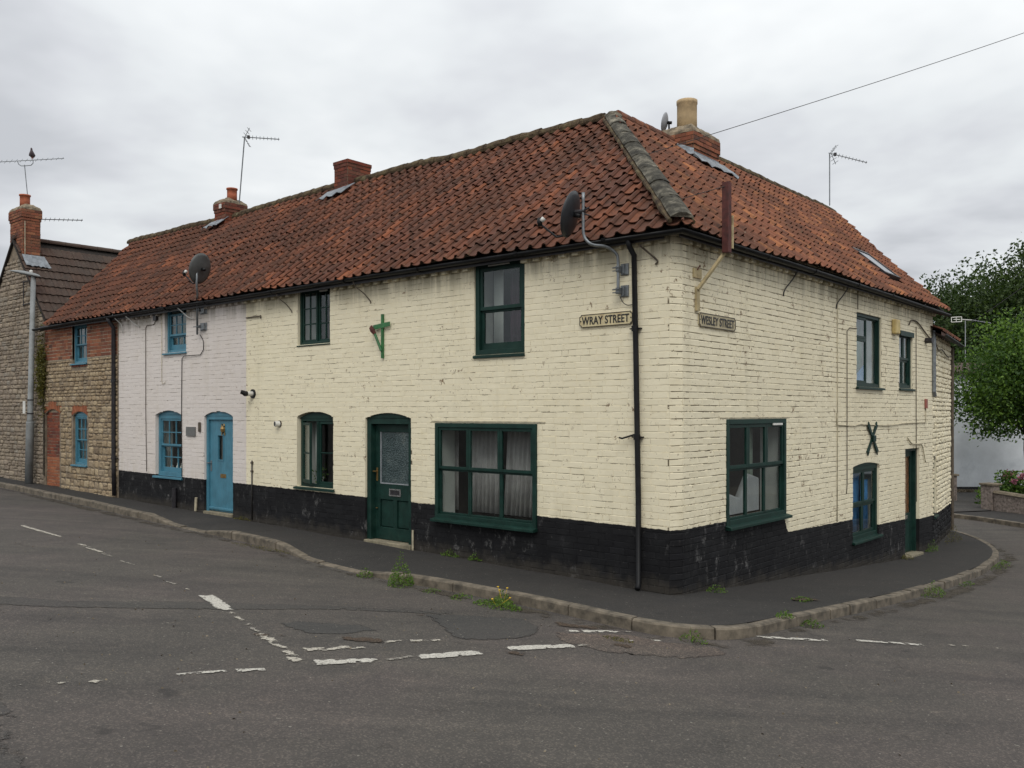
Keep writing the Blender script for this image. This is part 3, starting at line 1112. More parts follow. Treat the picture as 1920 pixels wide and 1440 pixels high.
# resurfaced trench and patches
sheet('repair_patch', [(-4.6, -6.25), (-3.79, -5.62), (-3.2, -4.66), (-2.2, -3.50), (-1.2, -2.62), (-1.05, -2.78), (-2.0, -3.66), (-2.75, -4.86), (-3.55, -5.95), (-4.3, -6.6)], 'asphalt_patch_mid')
sheet('repair_patch', [(-1.25, -4.62), (-1.0, -4.35), (-0.95, -3.95), (-1.25, -3.9), (-1.75, -4.3), (-1.8, -4.55)], 'asphalt_patch_dark')
sheet('repair_patch', [(-1.35, -3.02), (-1.1, -2.75), (-0.55, -2.27), (-0.15, -2.45), (0.1, -2.80), (0.12, -3.05), (-0.05, -3.45), (-.30, -3.62), (-0.75, -3.35)], 'asphalt_patch_dark', lift=0.005)
sheet('repair_patch', [(0.05, -2.55), (0.35, -2.28), (0.62, -1.98), (1.05, -1.98), (1.45, -1.72), (1.75, -1.95), (1.55, -2.5), (0.95, -2.9), (0.35, -2.85)], 'asphalt_rough')
sheet('repair_patch', [(-6.5, -9.0), (-2.4, -6.9), (0.6, -7.6), (1.2, -8.4), (-1.5, -11)], 'asphalt_patch_mid', sub=0.4)
for poly in ([(-1.62, -5.0), (-1.3, -4.72), (-1.22, -4.85), (-1.4, -5.05)], [(-0.98, -4.42), (-0.66, -4.12), (-0.5, -4.28), (-.78, -4.52)],
             [(-.32, -2.12), (.2, -1.98), (.42, -2.12), (-.1, -2.3)], [(.72, -2.5), (.95, -2.38), (1.0, -2.55), (.82, -2.62)], [(0.3, -3.62), (.5, -3.42), (.62, -3.55), (.42, -3.72)],
             [(-1.5, -3.2), (-1.2, -3.0), (-1.25, -3.2)]):
    sheet('pothole', poly, 'pothole_earth', lift=0.009, edge=0.07)

# white paint
def strip(p0, p1, w, mat, e0=0.0, wob=0.02):
    a, b_ = Vector((*p0, 0)), Vector((*p1, 0))
    d = (b_ - a).normalized()
    nn = Vector((-d.y, d.x, 0))
    L_ = (b_ - a).length
    n = max(2, int(L_ / 0.18))
    top = [a + d * (L_ * i / n) + nn * (w / 2 + random.uniform(-wob, wob) * .6) for i in range(n + 1)]
    bot = [a + d * (L_ * i / n) - nn * (w / 2 + random.uniform(-wob, wob) * .6) for i in range(n, -1, -1)]
    sheet('road_marking', [(p.x, p.y) for p in top + bot], mat, lift=0.008, sub=0.1, edge=0.035)


strip((-3.40, -4.35), (-2.55, -4.60), 0.15, 'road_paint')
strip((-3.95, -4.32), (-3.45, -4.40), 0.06, 'road_paint_worn')
strip((-2.5, -4.62), (-1.95, -4.78), 0.09, 'road_paint_worn')
strip((-1.95, -4.78), (-1.48, -4.93), 0.11, 'road_paint_faint')
strip((-1.50, -4.92), (-0.85, -5.10), 0.13, 'road_paint_worn')
strip((-0.85, -5.10), (-0.40, -5.27), 0.13, 'road_paint_worn')
strip((-10.7, -3.60), (-8.9, -3.66), 0.13, 'road_paint_worn')
strip((-8.1, -3.74), (-7.0, -3.88), 0.12, 'road_paint_worn')
strip((-4.9, -4.18), (-3.9, -4.34), 0.10, 'road_paint_faint')
strip((-7.0, -3.88), (-5.6, -4.07), 0.10, 'road_paint_faint')
strip((-1.1, -7.3), (-0.96, -7.0), 0.08, 'road_paint_faint')
strip((0.60, -2.92), (0.74, -2.6), 0.10, 'road_paint_faint')
strip((-0.09, -4.70), (0.03, -4.36), 0.12, 'road_paint_faint')
strip((0.5, -1.98), (0.62, -1.86), 0.10, 'road_paint_faint')
# give-way double dashes
strip((-0.74, -5.02), (-0.52, -4.48), 0.14, 'road_paint_worn')
strip((-0.34, -5.16), (-0.09, -4.70), 0.16, 'road_paint')
strip((-0.58, -4.25), (-0.30, -3.74), 0.12, 'road_paint_worn')
strip((0.03, -4.36), (0.26, -3.80), 0.16, 'road_paint')
strip((0.30, -3.50), (0.60, -2.90), 0.15, 'road_paint')
strip((0.13, -2.42), (0.50, -1.98), 0.12, 'road_paint')
strip((0.74, -2.33), (0.83, -2.22), 0.05, 'road_paint')
strip((0.88, -2.10), (1.02, -1.99), 0.05, 'road_paint')
strip((1.52, -0.98), (2.08, -0.50), 0.105, 'road_paint')
strip((2.28, -0.24), (2.82, 0.19), 0.10, 'road_paint')
strip((2.96, 0.44), (3.47, 0.85), 0.09, 'road_paint_worn')
strip((-0.98, -7.0), (-0.72, -6.52), 0.09, 'road_paint_worn')
strip((-0.66, -6.18), (-0.53, -5.84), 0.06, 'road_paint')
strip((-0.50, -5.78), (-0.41, -5.58), 0.08, 'road_paint')
# grime collected along the kerb and at the wall foot
for i in range(0, len(KC) - 8, 8):
    A_ = [KC[j] for j in range(i, i + 9)]
    nn = Vector((A_[-1].y - A_[0].y, -(A_[-1].x - A_[0].x), 0)).normalized()
    w = random.uniform(.22, .42)
    sheet('gutter_grime', [(p.x + nn.x * .0, p.y + nn.y * .0) for p in A_] + [(p.x + nn.x * w, p.y + nn.y * w) for p in A_[::-1]], 'gutter_dirt', lift=0.006, edge=0.2)
pz = lambda x_, y_: float(zg(x_, y_)) + 0.004
for i in range(14):
    x0 = -14.5 + i * 1.05
    sheet('wall_foot_grime', [(x0, -0.0), (x0 + 1.05, -0.0), (x0 + 1.05, -.07 - random.random() * .06), (x0 + .5, -.06), (x0, -.07 - random.random() * .06)], 'gutter_dirt', pavement, 0.004, ground=pz, edge=0.05)
for i in range(11):
    y0 = 0.1 + i
    sheet('wall_foot_grime', [(0, y0), (0, y0 + 1), (.10 + random.random() * .07, y0 + 1), (.08, y0 + .5), (.10 + random.random() * .07, y0)], 'gutter_dirt', pavement, 0.004, ground=pz, edge=0.05)
sheet('metal_cover', [(0.92, 1.18), (1.12, 1.55), (1.3, 1.45), (1.1, 1.08)], 'pothole_earth', pavement, 0.006, ground=pz, edge=0.03)

# opposite pavement, driveway
FK = [(-6.0, 20.6), (-3.2, 19.5), (-1.46, 18.62), (-.7, 18.3), (-.13, 17.92), (.61, 17.42), (1.6, 16.6), (3.2, 15.0), (6, 12.0), (12, 5.5), (20, -3)]
FKc = catmull(FK, 4)
m = MB()
for i, p in enumerate(FKc):
    j = min(i + 1, len(FKc) - 1)
    d = (FKc[j] - FKc[j - 1]).normalized()
    nn = Vector((-d.y, d.x, 0)) * -1
    if nn.dot(Vector((1, 1, 0))) < 0:
        nn = -nn
    for k, w in enumerate((0.13, 1.0, 2.2)):
        q = p + nn * w
        m.v.append((q.x, q.y, float(zg(q.x, q.y)) + 0.0 - 0.008))
for i in range(len(FKc) - 1):
    for k in range(2):
        a = i * 3 + k
        m.f.append((a, a + 3, a + 4, a + 1))
farpav = m.build('far_pavement', 'asphalt_pavement', None, None, True)
farpav['kind'] = 'structure'
fc = [0]
for a, b in zip(FKc, FKc[1:]):
    fc.append(fc[-1] + (b - a).length)
s = 0
while s < fc[-1] - 1:
    def fk(s_):
        i = min(max(int(np.searchsorted(fc, s_)) - 1, 0), len(FKc) - 2)
        p = FKc[i].lerp(FKc[i + 1], (s_ - fc[i]) / (fc[i + 1] - fc[i]))
        d = (FKc[i + 1] - FKc[i]).normalized()
        nn = Vector((d.y, -d.x, 0))
        return p, (nn if nn.dot(Vector((1, 1, 0))) > 0 else -nn)
    m = MB()
    for k in range(3):
        p, nn = fk(s + .005 + (0.9 - .01) * k / 2)
        for off, dz in ((0, -KH - .1), (0, -.012), (.012, 0), (.13, 0), (.13, -.2)):
            q = p + nn * off
            m.v.append((q.x, q.y, float(zg(q.x, q.y)) + dz))
    for k in range(2):
        for j in range(4):
            a = k * 5 + j
            m.f.append((a, a + 5, a + 6, a + 1))
    m.f += [(0, 1, 2, 3, 4), (14, 13, 12, 11, 10)]
    m.build('kerb_stone', 'kerb', farpav)
    s += 0.9

# ------------------------------------------------------------------ windows and doors
def arc(u0, u1, z1, rise, n=12):
    c, h = (u0 + u1) / 2, (u1 - u0) / 2
    return [(c + h * (2 * i / n - 1), z1 + rise * (1 - (2 * i / n - 1) ** 2)) for i in range(n + 1)]


def pane_box(fr, parent, a0, a1, b0, b1, d, mat='window_glass'):
    m = MB().box(a0, a1, d, d + 0.004, b0, b1)
    o = m.build('pane', mat, parent, fr)
    return o


def curtain(fr, parent, u0, u1, z0, z1, d, mat, amp=0.03, waves=None, lean=0.0):
    m = MB()
    waves = waves or max(2, (u1 - u0) / 0.09)
    n = int(waves * 8)
    for i in range(n + 1):
        f = i / n
        dd = d + amp * math.sin(f * waves * 2 * math.pi) + amp * .4 * math.sin(f * waves * 4.7 + 1)
        m.v.append((u0 + (u1 - u0) * f + lean, dd, z0))
        m.v.append((u0 + (u1 - u0) * f, dd * .6 + d * .4, z1))
    for i in range(n):
        m.f.append((2 * i, 2 * i + 2, 2 * i + 3, 2 * i + 1))
    o = m.build('curtain', mat, parent, fr, True)
    md = o.modifiers.new('solid', 'SOLIDIFY')
    md.thickness = 0.003
    return o


def window(fr, house, u0, u1, z0, z1, rise=0.0, paint='green_paint', recess=0.06, fw=0.055, sashes=None, sill=(0.05, 0.045, 0.04), room='room_dark', head=None,
           name='window', depth=0.08, wall_d=0.24, roomd=1.5, label=None, lining=True):
    m = MB()
    D0, D1 = recess, recess + depth
    m.box(u0, u0 + fw, D0, D1, z0, z1)
    m.box(u1 - fw, u1, D0, D1, z0, z1)
    m.box(u0 + fw, u1 - fw, D0, D1, z1 - fw, z1)
    m.box(u0 + fw, u1 - fw, D0, D1, z0, z0 + fw)
    if rise:
        P = arc(u0, u1, z1, rise)
        m.prism(P, D0 - 0.012 if head is None else D0, D1)
    win = m.build(name, paint, house, fr, bevel=0.004)
    if label:
        win['label'] = label
    i0, i1, j0, j1 = u0 + fw, u1 - fw, z0 + fw, z1 - fw
    for sh in (sashes or [(0, 1, 0, 1, 0.0, 1, 1)]):
        a0, a1 = i0 + (i1 - i0) * sh[0], i0 + (i1 - i0) * sh[1]
        b0, b1 = j0 + (j1 - j0) * sh[2], j0 + (j1 - j0) * sh[3]
        do, nx, nz = sh[4:7]
        sw = sh[7] if len(sh) > 7 else 0.042
        bot = sh[8] if len(sh) > 8 else sw
        d0 = D0 + 0.018 + do
        s_ = MB()
        e = 0.0015
        s_.box(a0 + e, a0 + sw, d0, d0 + 0.035, b0 + e, b1 - e)
        s_.box(a1 - sw, a1 - e, d0, d0 + 0.035, b0 + e, b1 - e)
        s_.box(a0 + sw, a1 - sw, d0, d0 + 0.035, b1 - sw, b1 - e)
        s_.box(a0 + sw, a1 - sw, d0, d0 + 0.035, b0 + e, b0 + bot)
        bw = 0.011
        for k in range(1, nx):
            c = a0 + sw + (a1 - a0 - 2 * sw) * k / nx
            s_.box(c - bw, c + bw, d0 + .004, d0 + 0.031, b0 + bot, b1 - sw)
        for k in range(1, nz):
            c = b0 + bot + (b1 - b0 - sw - bot) * k / nz
            s_.box(a0 + sw, a1 - sw, d0 + .006, d0 + 0.029, c - bw, c + bw)
        s_.build('sash', paint, win, fr, bevel=0.003)
        for ix in range(nx):
            for iz in range(nz):
                p0 = a0 + sw + (a1 - a0 - 2 * sw) * ix / nx
                p1 = a0 + sw + (a1 - a0 - 2 * sw) * (ix + 1) / nx
                q0 = b0 + bot + (b1 - b0 - sw - bot) * iz / nz
                q1 = b0 + bot + (b1 - b0 - sw - bot) * (iz + 1) / nz
                g_ = pane_box(fr, win, p0 - .004, p1 + .004, q0 - .004, q1 + .004, d0 + 0.016)
    if sill:
        pr, h, ex = sill
        s_ = MB()
        V = [(u0 - ex, -pr, z0 - h), (u1 + ex, -pr, z0 - h), (u1 + ex, D1, z0 - h), (u0 - ex, D1, z0 - h),
             (u0 - ex, -pr, z0 - 0.012), (u1 + ex, -pr, z0 - 0.012), (u1 + ex, D0 + .01, z0 + 0.006), (u0 - ex, D0 + .01, z0 + 0.006)]
        V = [((max(min(a, u1 - 0.001), u0 + 0.001) if d > 0 else a), d, zz) for a, d, zz in V]
        s_.add(V, [(0, 3, 2, 1), (4, 5, 6, 7), (0, 1, 5, 4), (1, 2, 6, 5), (2, 3, 7, 6), (3, 0, 4, 7)])
        s_.build('sill', paint, win, fr, bevel=0.004)
    # plastered reveals, then the room seen through the panes
    if lining:
        MB().box(u0 + .001, u0 + .012, D1 + .002, wall_d + .16, z0, z1).box(u1 - .012, u1 - .001, D1 + .002, wall_d + .16, z0, z1).build('reveal', 'room_light', win, fr)
    r = MB()
    w, d_ = 0.35, roomd
    a0, a1, b0, b1 = u0 - w, u1 + w, z0 - 0.25, z1 + rise + 0.05
    c0, c1 = wall_d + 0.16, wall_d + d_
    r.add([(a0, c0, b0), (a1, c0, b0), (a1, c0, b1), (a0, c0, b1), (a0, c1, b0), (a1, c1, b0), (a1, c1, b1), (a0, c1, b1)],
          [(4, 5, 6, 7), (0, 4, 7, 3), (1, 2, 6, 5), (0, 1, 5, 4), (3, 7, 6, 2)])
    r.build('room', room, win, fr)
    return win


def door_frame(fr, house, u0, u1, z0, z1, rise, paint, recess, fw, depth, name='door', label=None):
    m = MB()
    m.box(u0, u0 + fw, recess, recess + depth, z0, z1)
    m.box(u1 - fw, u1, recess, recess + depth, z0, z1)
    m.box(u0 + fw, u1 - fw, recess, recess + depth, z1 - fw, z1)
    if rise:
        m.prism(arc(u0, u1, z1, rise), recess - 0.01, recess + depth)
    o = m.build(name, paint, house, fr, bevel=0.004)
    if label:
        o['label'] = label
    return o


# ------------------------------------------------------------------ roofs
SN, CS = 0.6643, 0.7475
EZ = 4.50
RIDGE_D = 2.9
SLOPE = 3.15 / CS


def roofM(side, s_, v, off=0.0):
    if side == 'L':
        return Matrix(((1, 0, 0, s_), (0, CS, -SN, -0.25 + v * CS - SN * off), (0, SN, CS, EZ + v * SN + CS * off), (0, 0, 0, 1)))
    return Matrix(((0, -CS, SN, 0.25 - v * CS + SN * off), (1, 0, 0, s_), (0, SN, CS, EZ + v * SN + CS * off), (0, 0, 0, 1)))


def disp(side, s_, v):
    n = 0.055 * mnoise.noise(Vector((s_ * 0.38, v * 0.5, 0.0 if side == 'L' else 9.0))) + 0.010 * mnoise.noise(Vector((s_ * 1.7, v * 1.3, 4.0)))
    if side == 'R':
        n += 0.10 * max(0, s_ / 12.9) * (v / SLOPE)
    else:
        n += 0.02 * math.sin(s_ * 0.5) * (v / SLOPE)
    return n


TW, GAUGE, TL = 0.235, 0.281, 0.335


def pantile_variants(n):
    prof = [(0.0, 0.016), (0.02, 0.004), (0.055, -0.006), (0.10, -0.009), (0.145, -0.003), (0.172, 0.012), (0.192, 0.038), (0.212, 0.052), (0.234, 0.050), (0.256, 0.020)]
    out = []
    for k in range(n):
        V, F = [], []
        jl = random.uniform(-.010, .012)
        tw = random.uniform(-.007, .007)
        for (vv, dz) in ((jl, 0.034), (TL * .55, 0.016), (TL, -0.006)):
            for (u, h) in prof:
                V.append((u, vv + (0.008 * math.sin(u / .25 * math.pi) * -1 if dz > .03 else 0), h + dz + tw * (u / TW - .5) * (1 if dz > .03 else 0) + random.uniform(-.001, .001)))
        n_ = len(prof)
        for r in range(2):
            for i in range(n_ - 1):
                a = r * n_ + i
                F.append((a, a + 1, a + n_ + 1, a + n_))
        b = len(V)
        for (u, h) in prof:                      # nose thickness
            x_, y_, z_ = V[prof.index((u, h))]
            V.append((x_, y_ + 0.004, z_ - 0.015))
        for i in range(n_ - 1):
            F.append((i, b + i, b + i + 1, i + 1))
        # edge of the roll
        b2 = len(V)
        V.append((0.256, 0.0 + jl, 0.034))
        F.append((n_ - 1, b + n_ - 1, 2 * n_ - 1))
        V.pop()
        out.append((V, F))
    return out


PAN = pantile_variants(8)


def clip_mesh(V, F, M, planes):
    bm = bmesh.new()
    vs = [bm.verts.new(M @ Vector(v)) for v in V]
    for f in F:
        try:
            bm.faces.new([vs[i] for i in f])
        except ValueError:
            pass
    for co, no in planes:
        bmesh.ops.bisect_plane(bm, geom=bm.verts[:] + bm.edges[:] + bm.faces[:], plane_co=co, plane_no=no, clear_outer=True)
    bm.verts.ensure_lookup_table()
    for i, v in enumerate(bm.verts):
        v.index = i
    V2 = [tuple(v.co) for v in bm.verts]
    F2 = [tuple(v.index for v in f.verts) for f in bm.faces]
    bm.free()
    return V2, F2


HIP_L = (Vector((0.0, 0, 0)), Vector((1, 1, 0)).normalized())
HIP_R = (Vector((0.0, 0, 0)), Vector((-1, -1, 0)).normalized())
VERGE_L = (Vector((-18.35, -.25, 0)), Vector((-3.15, -1.65, 0)).normalized())
VERGE_R = (Vector((.25, 11.38, 0)), Vector((1.55, 3.15, 0)).normalized())


def pantiles(side, planes, lo, hi, holes=()):
    mats, extra = [], []
    ncol = int((hi - lo) / TW) + 1
    for c in range(ncol):
        s_ = lo + c * TW
        for r in range(15):
            v = r * GAUGE
            o = disp(side, s_, v)
            M = roofM(side, s_ + random.uniform(-.006, .006), v + random.uniform(-.013, .011) - (.05 if random.random() < .006 else 0), o) @ Matrix.Rotation(random.uniform(-.026, .026), 4, 'Z') @ Matrix.Rotation(random.uniform(-.008, .012), 4, 'X')
            if any(h[0] < s_ + TW / 2 < h[1] and h[2] < v + TL / 2 < h[3] for h in holes):
                continue
            cor = [M @ Vector(q) for q in ((0, 0, 0), (.256, 0, 0), (0, TL, 0), (.256, TL, 0))]
            ds = [[(q - co).dot(no) for q in cor] for co, no in planes]
            if any(min(d) > 0 for d in ds):
                continue
            if any(max(d) > 0 for d in ds):
                V, F = clip_mesh(*random.choice(PAN), M, planes)
                if F:
                    extra.append((s_, V, F, random.random()))
            else:
                mats.append((s_, M))
    return mats, extra


def half_round(p0, p1, r, mat, parent, name, wob=0.008, arc_=210, up=Vector((0, 0, 1)), nseg=10, flare=0.0):
    m = MB()
    d = (p1 - p0).normalized()
    side = d.cross(up).normalized()
    nup = side.cross(d).normalized()
    for k, f in enumerate((0, .33, .66, 1)):
        c = p0.lerp(p1, f)
        for rr, s0 in ((r + flare * (1 - f), 0), ):
            for i in range(nseg + 1):
                a = math.radians(-arc_ / 2 + arc_ * i / nseg)
                q = c + side * (math.sin(a) * rr) + nup * (math.cos(a) * rr * .8 - 0.02) + Vector((0, 0, random.uniform(-wob, wob)))
                m.v.append(tuple(q))
    n = nseg + 1
    for k in range(3):
        for i in range(nseg):
            a = k * n + i
            m.f.append((a, a + 1, a + n + 1, a + n))
    m.f.append(tuple(range(n))[::-1])
    m.f.append(tuple(3 * n + i for i in range(n)))
    return m.build(name, mat, parent)


# ------------------------------------------------------------------ chimneys
CBRICK = brick_variants(6, 0.008, 0.004, 0.012)


def chimney(house, x0, x1, y0, y1, z0, z1, corbel=(2, 0.03), parts=60, mat='red_brick', cap=0.0, name='chimney'):
    m = MB()
    m.box(x0, x1, y0, y1, z0, z1)
    c = 0.078
    nrow = int((z1 - z0) / c)
    body = None
    mats = []
    rows = []
    for k in range(nrow):
        za = z1 - (k + 1) * c
        ex = corbel[1] * (1 if k < corbel[0] else (.45 if k == corbel[0] else 0))
        if ex:
            m.box(x0 - ex, x1 + ex, y0 - ex, y1 + ex, za, za + c - (0.001 if k else 0))
        rows.append((za, ex))
    body = m.build(name, 'chimney_mortar', house)
    for za, ex in rows:
        k = int(round((z1 - za) / c))
        for fr, L_ in ((Fr((x0 - ex, y0 - ex, 0), (1, 0, 0)), x1 - x0 + 2 * ex), (Fr((x1 + ex, y0 - ex, 0), (0, 1, 0)), y1 - y0 + 2 * ex),
                       (Fr((x1 + ex, y1 + ex, 0), (-1, 0, 0)), x1 - x0 + 2 * ex), (Fr((x0 - ex, y1 + ex, 0), (0, -1, 0)), y1 - y0 + 2 * ex)):
            u = -0.11 if k % 2 else 0
            while u < L_ - 0.01:
                p, q = max(u, 0), min(u + 0.225, L_)
                u += 0.225
                if q - p < 0.02:
                    continue
                g = random.uniform(.006, .012)
                mats.append(mtx(fr, p + g / 2, random.uniform(-.003, .003), za + .005, q - p - g, c - .010, random.uniform(-.02, .02)))
    scatter('brick', CBRICK, mats, body, mat, parts, 'bricks')
    if cap:
        mc = MB()
        ex = corbel[1]
        a0, a1, b0, b1 = x0 - ex, x1 + ex, y0 - ex, y1 + ex
        t_ = 0.10
        V = []
        n = 5
        V += [(a0, b0, z1), (a1, b0, z1), (a1, b1, z1), (a0, b1, z1)]
        V += [(a0 + .02, b0 + .02, z1 + cap * .35), (a1 - .02, b0 + .02, z1 + cap * .3), (a1 - .02, b1 - .02, z1 + cap * .35), (a0 + .02, b1 - .02, z1 + cap * .3)]
        V += [(a0 + t_ * 1.6, b0 + t_ * 1.6, z1 + cap), (a1 - t_ * 1.6, b0 + t_ * 1.6, z1 + cap), (a1 - t_ * 1.6, b1 - t_ * 1.6, z1 + cap), (a0 + t_ * 1.6, b1 - t_ * 1.6, z1 + cap)]
        F = [(8, 9, 10, 11)]
        for i in range(4):
            j = (i + 1) % 4
            F += [(i, j, j + 4, i + 4), (i + 4, j + 4, j + 8, i + 8)]
        mc.add(V, F)
        o = mc.build('mortar_cap', 'mortar_cap', body)
        md = o.modifiers.new('sub', 'SUBSURF')
        md.subdivision_type = 'SIMPLE'
        md.levels = md.render_levels = 4
        tx = bpy.data.textures.new('rough', 'CLOUDS')
        tx.noise_scale = 0.12
        dm = o.modifiers.new('d', 'DISPLACE')
        dm.texture = tx
        dm.strength = 0.05
        dm.texture_coords = 'GLOBAL'
    return body


def pot(parent, c, r, h, mat, rim=0.012):
    m = MB().lathe([(r * 1.02, 0), (r, h * .5), (r, h * .88), (r + rim, h * .9), (r + rim, h), (r - .02, h), (r - .025, h - .12)], c, 20)
    return m.build('chimney_pot', mat, parent, None, True)


def lead_flashing(parent, P, thick=0.012):
    """lead dressed over the tiles in overlapping pieces; P are 4 corners on the roof"""
    a, b, c, d = [Vector(p) for p in P]
    no = (b - a).cross(d - a).normalized()
    if no.z < 0:
        no = -no
    m = MB()
    nu, nv = 12, 4
    for i in range(nu + 1):
        for j in range(nv + 1):
            q = a.lerp(b, i / nu).lerp(d.lerp(c, i / nu), j / nv)
            q = q + no * (0.03 + 0.022 * math.sin(i * 1.6) * (j / nv) + random.uniform(-.005, .005)) + (c - b).normalized() * (random.uniform(-.03, .04) if j == nv else 0)
            m.v.append(tuple(q))
    for i in range(nu):
        for j in range(nv):
            e = i * (nv + 1) + j
            m.f.append((e, e + nv + 1, e + nv + 2, e + 1))
    o = m.build('flashing', 'lead', parent)
    md = o.modifiers.new('solid', 'SOLIDIFY')
    md.thickness = thick
    return o

# ================================================================== HOUSES
zl = lambda u: float(zg(u, 0))
zrr = lambda u: float(zg(0, u))
WT = 4.66

corner = empty('corner_house', (0, 0, 0), 'cream painted brick corner house with black plinth and green windows on both streets', 'house', 'terraced cottages')
white = empty('white_cottage', (-12, 0, 0.2), 'off-white painted cottage with blue arched door between the cream and stone houses', 'house', 'terraced cottages')
stone = empty('stone_cottage', (-16.8, 0, 0.3), 'narrow cottage of rubble stone below red brick with small blue windows', 'house', 'terraced cottages')
gable = empty('stone_house', (-21, 0, 0.4), 'tall stone gabled house with dark tiled roof at far left of the row', 'house')
annex = empty('rubble_annex', (-0.1, 12, -0.7), 'lumpy cream painted rubble wall annex with lower roof beyond the side door', 'outbuilding')

# ---- openings (u0, u1, z0, z1, arch rise)
O_UP2 = (-7.78, -6.84, 3.48, 4.50, 0)
O_LO2 = (-7.80, -6.75, 0.93, 2.19, 0.09)
O_GD = (-5.89, -4.77, 0.02, 2.17, 0.085)
O_BIG = (-4.20, -2.19, 0.64, 2.10, 0)
O_UP3 = (-3.39, -2.42, 3.11, 4.47, 0)
ops_cream = [O_UP2, O_LO2, O_GD, O_BIG, O_UP3]
O_UP1 = (-12.60, -11.70, 3.55, 4.50, 0)
O_LO1 = (-13.01, -11.88, 0.88, 2.21, 0.095)
O_BD = (-10.98, -9.91, 0.10, 2.19, 0.10)
ops_white = [O_UP1, O_LO1, O_BD]
O_SU = (-17.26, -16.42, 3.49, 4.46, 0)
O_SL = (-17.22, -16.42, 0.96, 2.18, 0.10)
O_SN = (-18.90, -18.02, 0.30, 2.22, 0.12)
ops_stone = [O_SU, O_SL]
R_BIG = (1.34, 3.28, 0.72, 2.17, 0)
R_UP1 = (6.34, 7.68, 2.73, 4.06, 0)
R_UP2 = (8.75, 9.62, 2.75, 3.90, 0)
R_LOW = (6.15, 7.54, -0.03, 1.29, 0.055)
R_DOOR = (9.13, 10.10, -0.74, 1.52, 0)
ops_side = [R_BIG, R_UP1, R_UP2, R_LOW, R_DOOR]

wl = wall_backing(FL, -9.44, CA.x, WT, -0.3, ops_cream, 'cream_joint_street', corner)
ws = wall_backing(FR, CB.y, 11.08, WT, -1.1, ops_side, 'cream_joint_side', corner)
wc = wall_backing(FC, 0, CLEN, WT, -0.4, [], 'cream_joint_side', corner, 0.1)
wl2 = wall_backing(FL, -14.75, -9.442, WT, -0.1, ops_white, 'white_joint', white)
# brick courses
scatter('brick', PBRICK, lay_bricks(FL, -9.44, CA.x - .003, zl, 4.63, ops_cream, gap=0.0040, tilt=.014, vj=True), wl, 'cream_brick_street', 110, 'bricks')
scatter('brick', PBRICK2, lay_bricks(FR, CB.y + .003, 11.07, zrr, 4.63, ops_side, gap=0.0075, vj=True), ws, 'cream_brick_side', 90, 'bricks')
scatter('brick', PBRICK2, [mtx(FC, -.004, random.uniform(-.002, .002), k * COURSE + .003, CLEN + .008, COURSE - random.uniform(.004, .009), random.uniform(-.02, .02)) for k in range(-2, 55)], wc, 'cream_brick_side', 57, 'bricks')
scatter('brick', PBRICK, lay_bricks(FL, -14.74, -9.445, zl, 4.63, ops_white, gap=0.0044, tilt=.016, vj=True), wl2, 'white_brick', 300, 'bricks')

# painted brickwork cut round the shallow arches
for op, mt, par in ((O_LO2, 'cream_brick_street', wl), (O_GD, 'cream_brick_street', wl), (O_LO1, 'white_brick', wl2), (O_BD, 'white_brick', wl2), (R_LOW, 'cream_brick_side', ws)):
    u0, u1, z0, z1, rise = op
    zt, zb_ = math.ceil((z1 + rise) / COURSE) * COURSE + .001, z1
    A = arc(u0, u1, z1, rise, 12)
    fr_ = FR if op is R_LOW else FL
    MB().prism([(u0 - .002, zb_ - .08)] + [(u0 + .001, zb_ - .08)] + A[:7] + [((u0 + u1) / 2, zt), (u0 - .002, zt)], -.0035, .02).build('arch_brickwork', mt, par, fr_)
    MB().prism(A[6:] + [(u1 - .001, zb_ - .08), (u1 + .002, zb_ - .08), (u1 + .002, zt), ((u0 + u1) / 2, zt)], -.0035, .02).build('arch_brickwork', mt, par, fr_)

for ops_, mt, par, fr_ in ((ops_cream, 'cream_brick_street', wl, FL), (ops_white, 'white_brick', wl2, FL), (ops_side, 'cream_brick_side', ws, FR)):
    for u0, u1, z0, z1, rise in ops_:
        m = MB()
        zt = math.ceil(z1 / COURSE) * COURSE
        if not rise and zt - z1 < COURSE - .02 and z1 < 4.4:
            m.box(u0 - .002, u1 + .002, -.003, .012, z1, zt)
        zb_ = math.floor(z0 / COURSE) * COURSE
        m.box(u0 - .002, u1 + .002, -.003, .012, zb_, z0 - .001)
        m.build('brick_closer', mt, par, fr_)

# back walls close the row
m = MB()
m.box(-9.44, -5.8, 5.6, 5.8, -.2, 4.6).box(-5.8, -5.6, 5.6, 13.5, -1, 4.6)
m.build('back_wall', 'cream_joint_street', corner)
m = MB().add([(-0.02, 11.08, -1), (-5.8, 13.4, -1), (-5.8, 13.4, 4.6), (-2.9, 12.6, 7.2), (-0.02, 11.08, 4.6)], [(0, 1, 2, 3, 4)])
m.build('end_wall', 'cream_joint_side', corner)
m = MB().box(-14.75, -9.44, 5.6, 5.8, 0, 4.6).box(-9.52, -9.44, .3, 5.6, 0, 4.6)
m.build('back_wall', 'white_joint', white)

# ---- stone cottage wall
so = ops_stone + [O_SN]
wst = wall_backing(FL, -18.95, -14.75, WT, -0.1, so, 'stone_mortar', stone)


def brick_line(u):
    """lower edge of the brick storey, stepping with the stones"""
    return 3.55 + 0.06 * math.sin(u * 3.1) + (0.10 if u > -15.6 else 0)


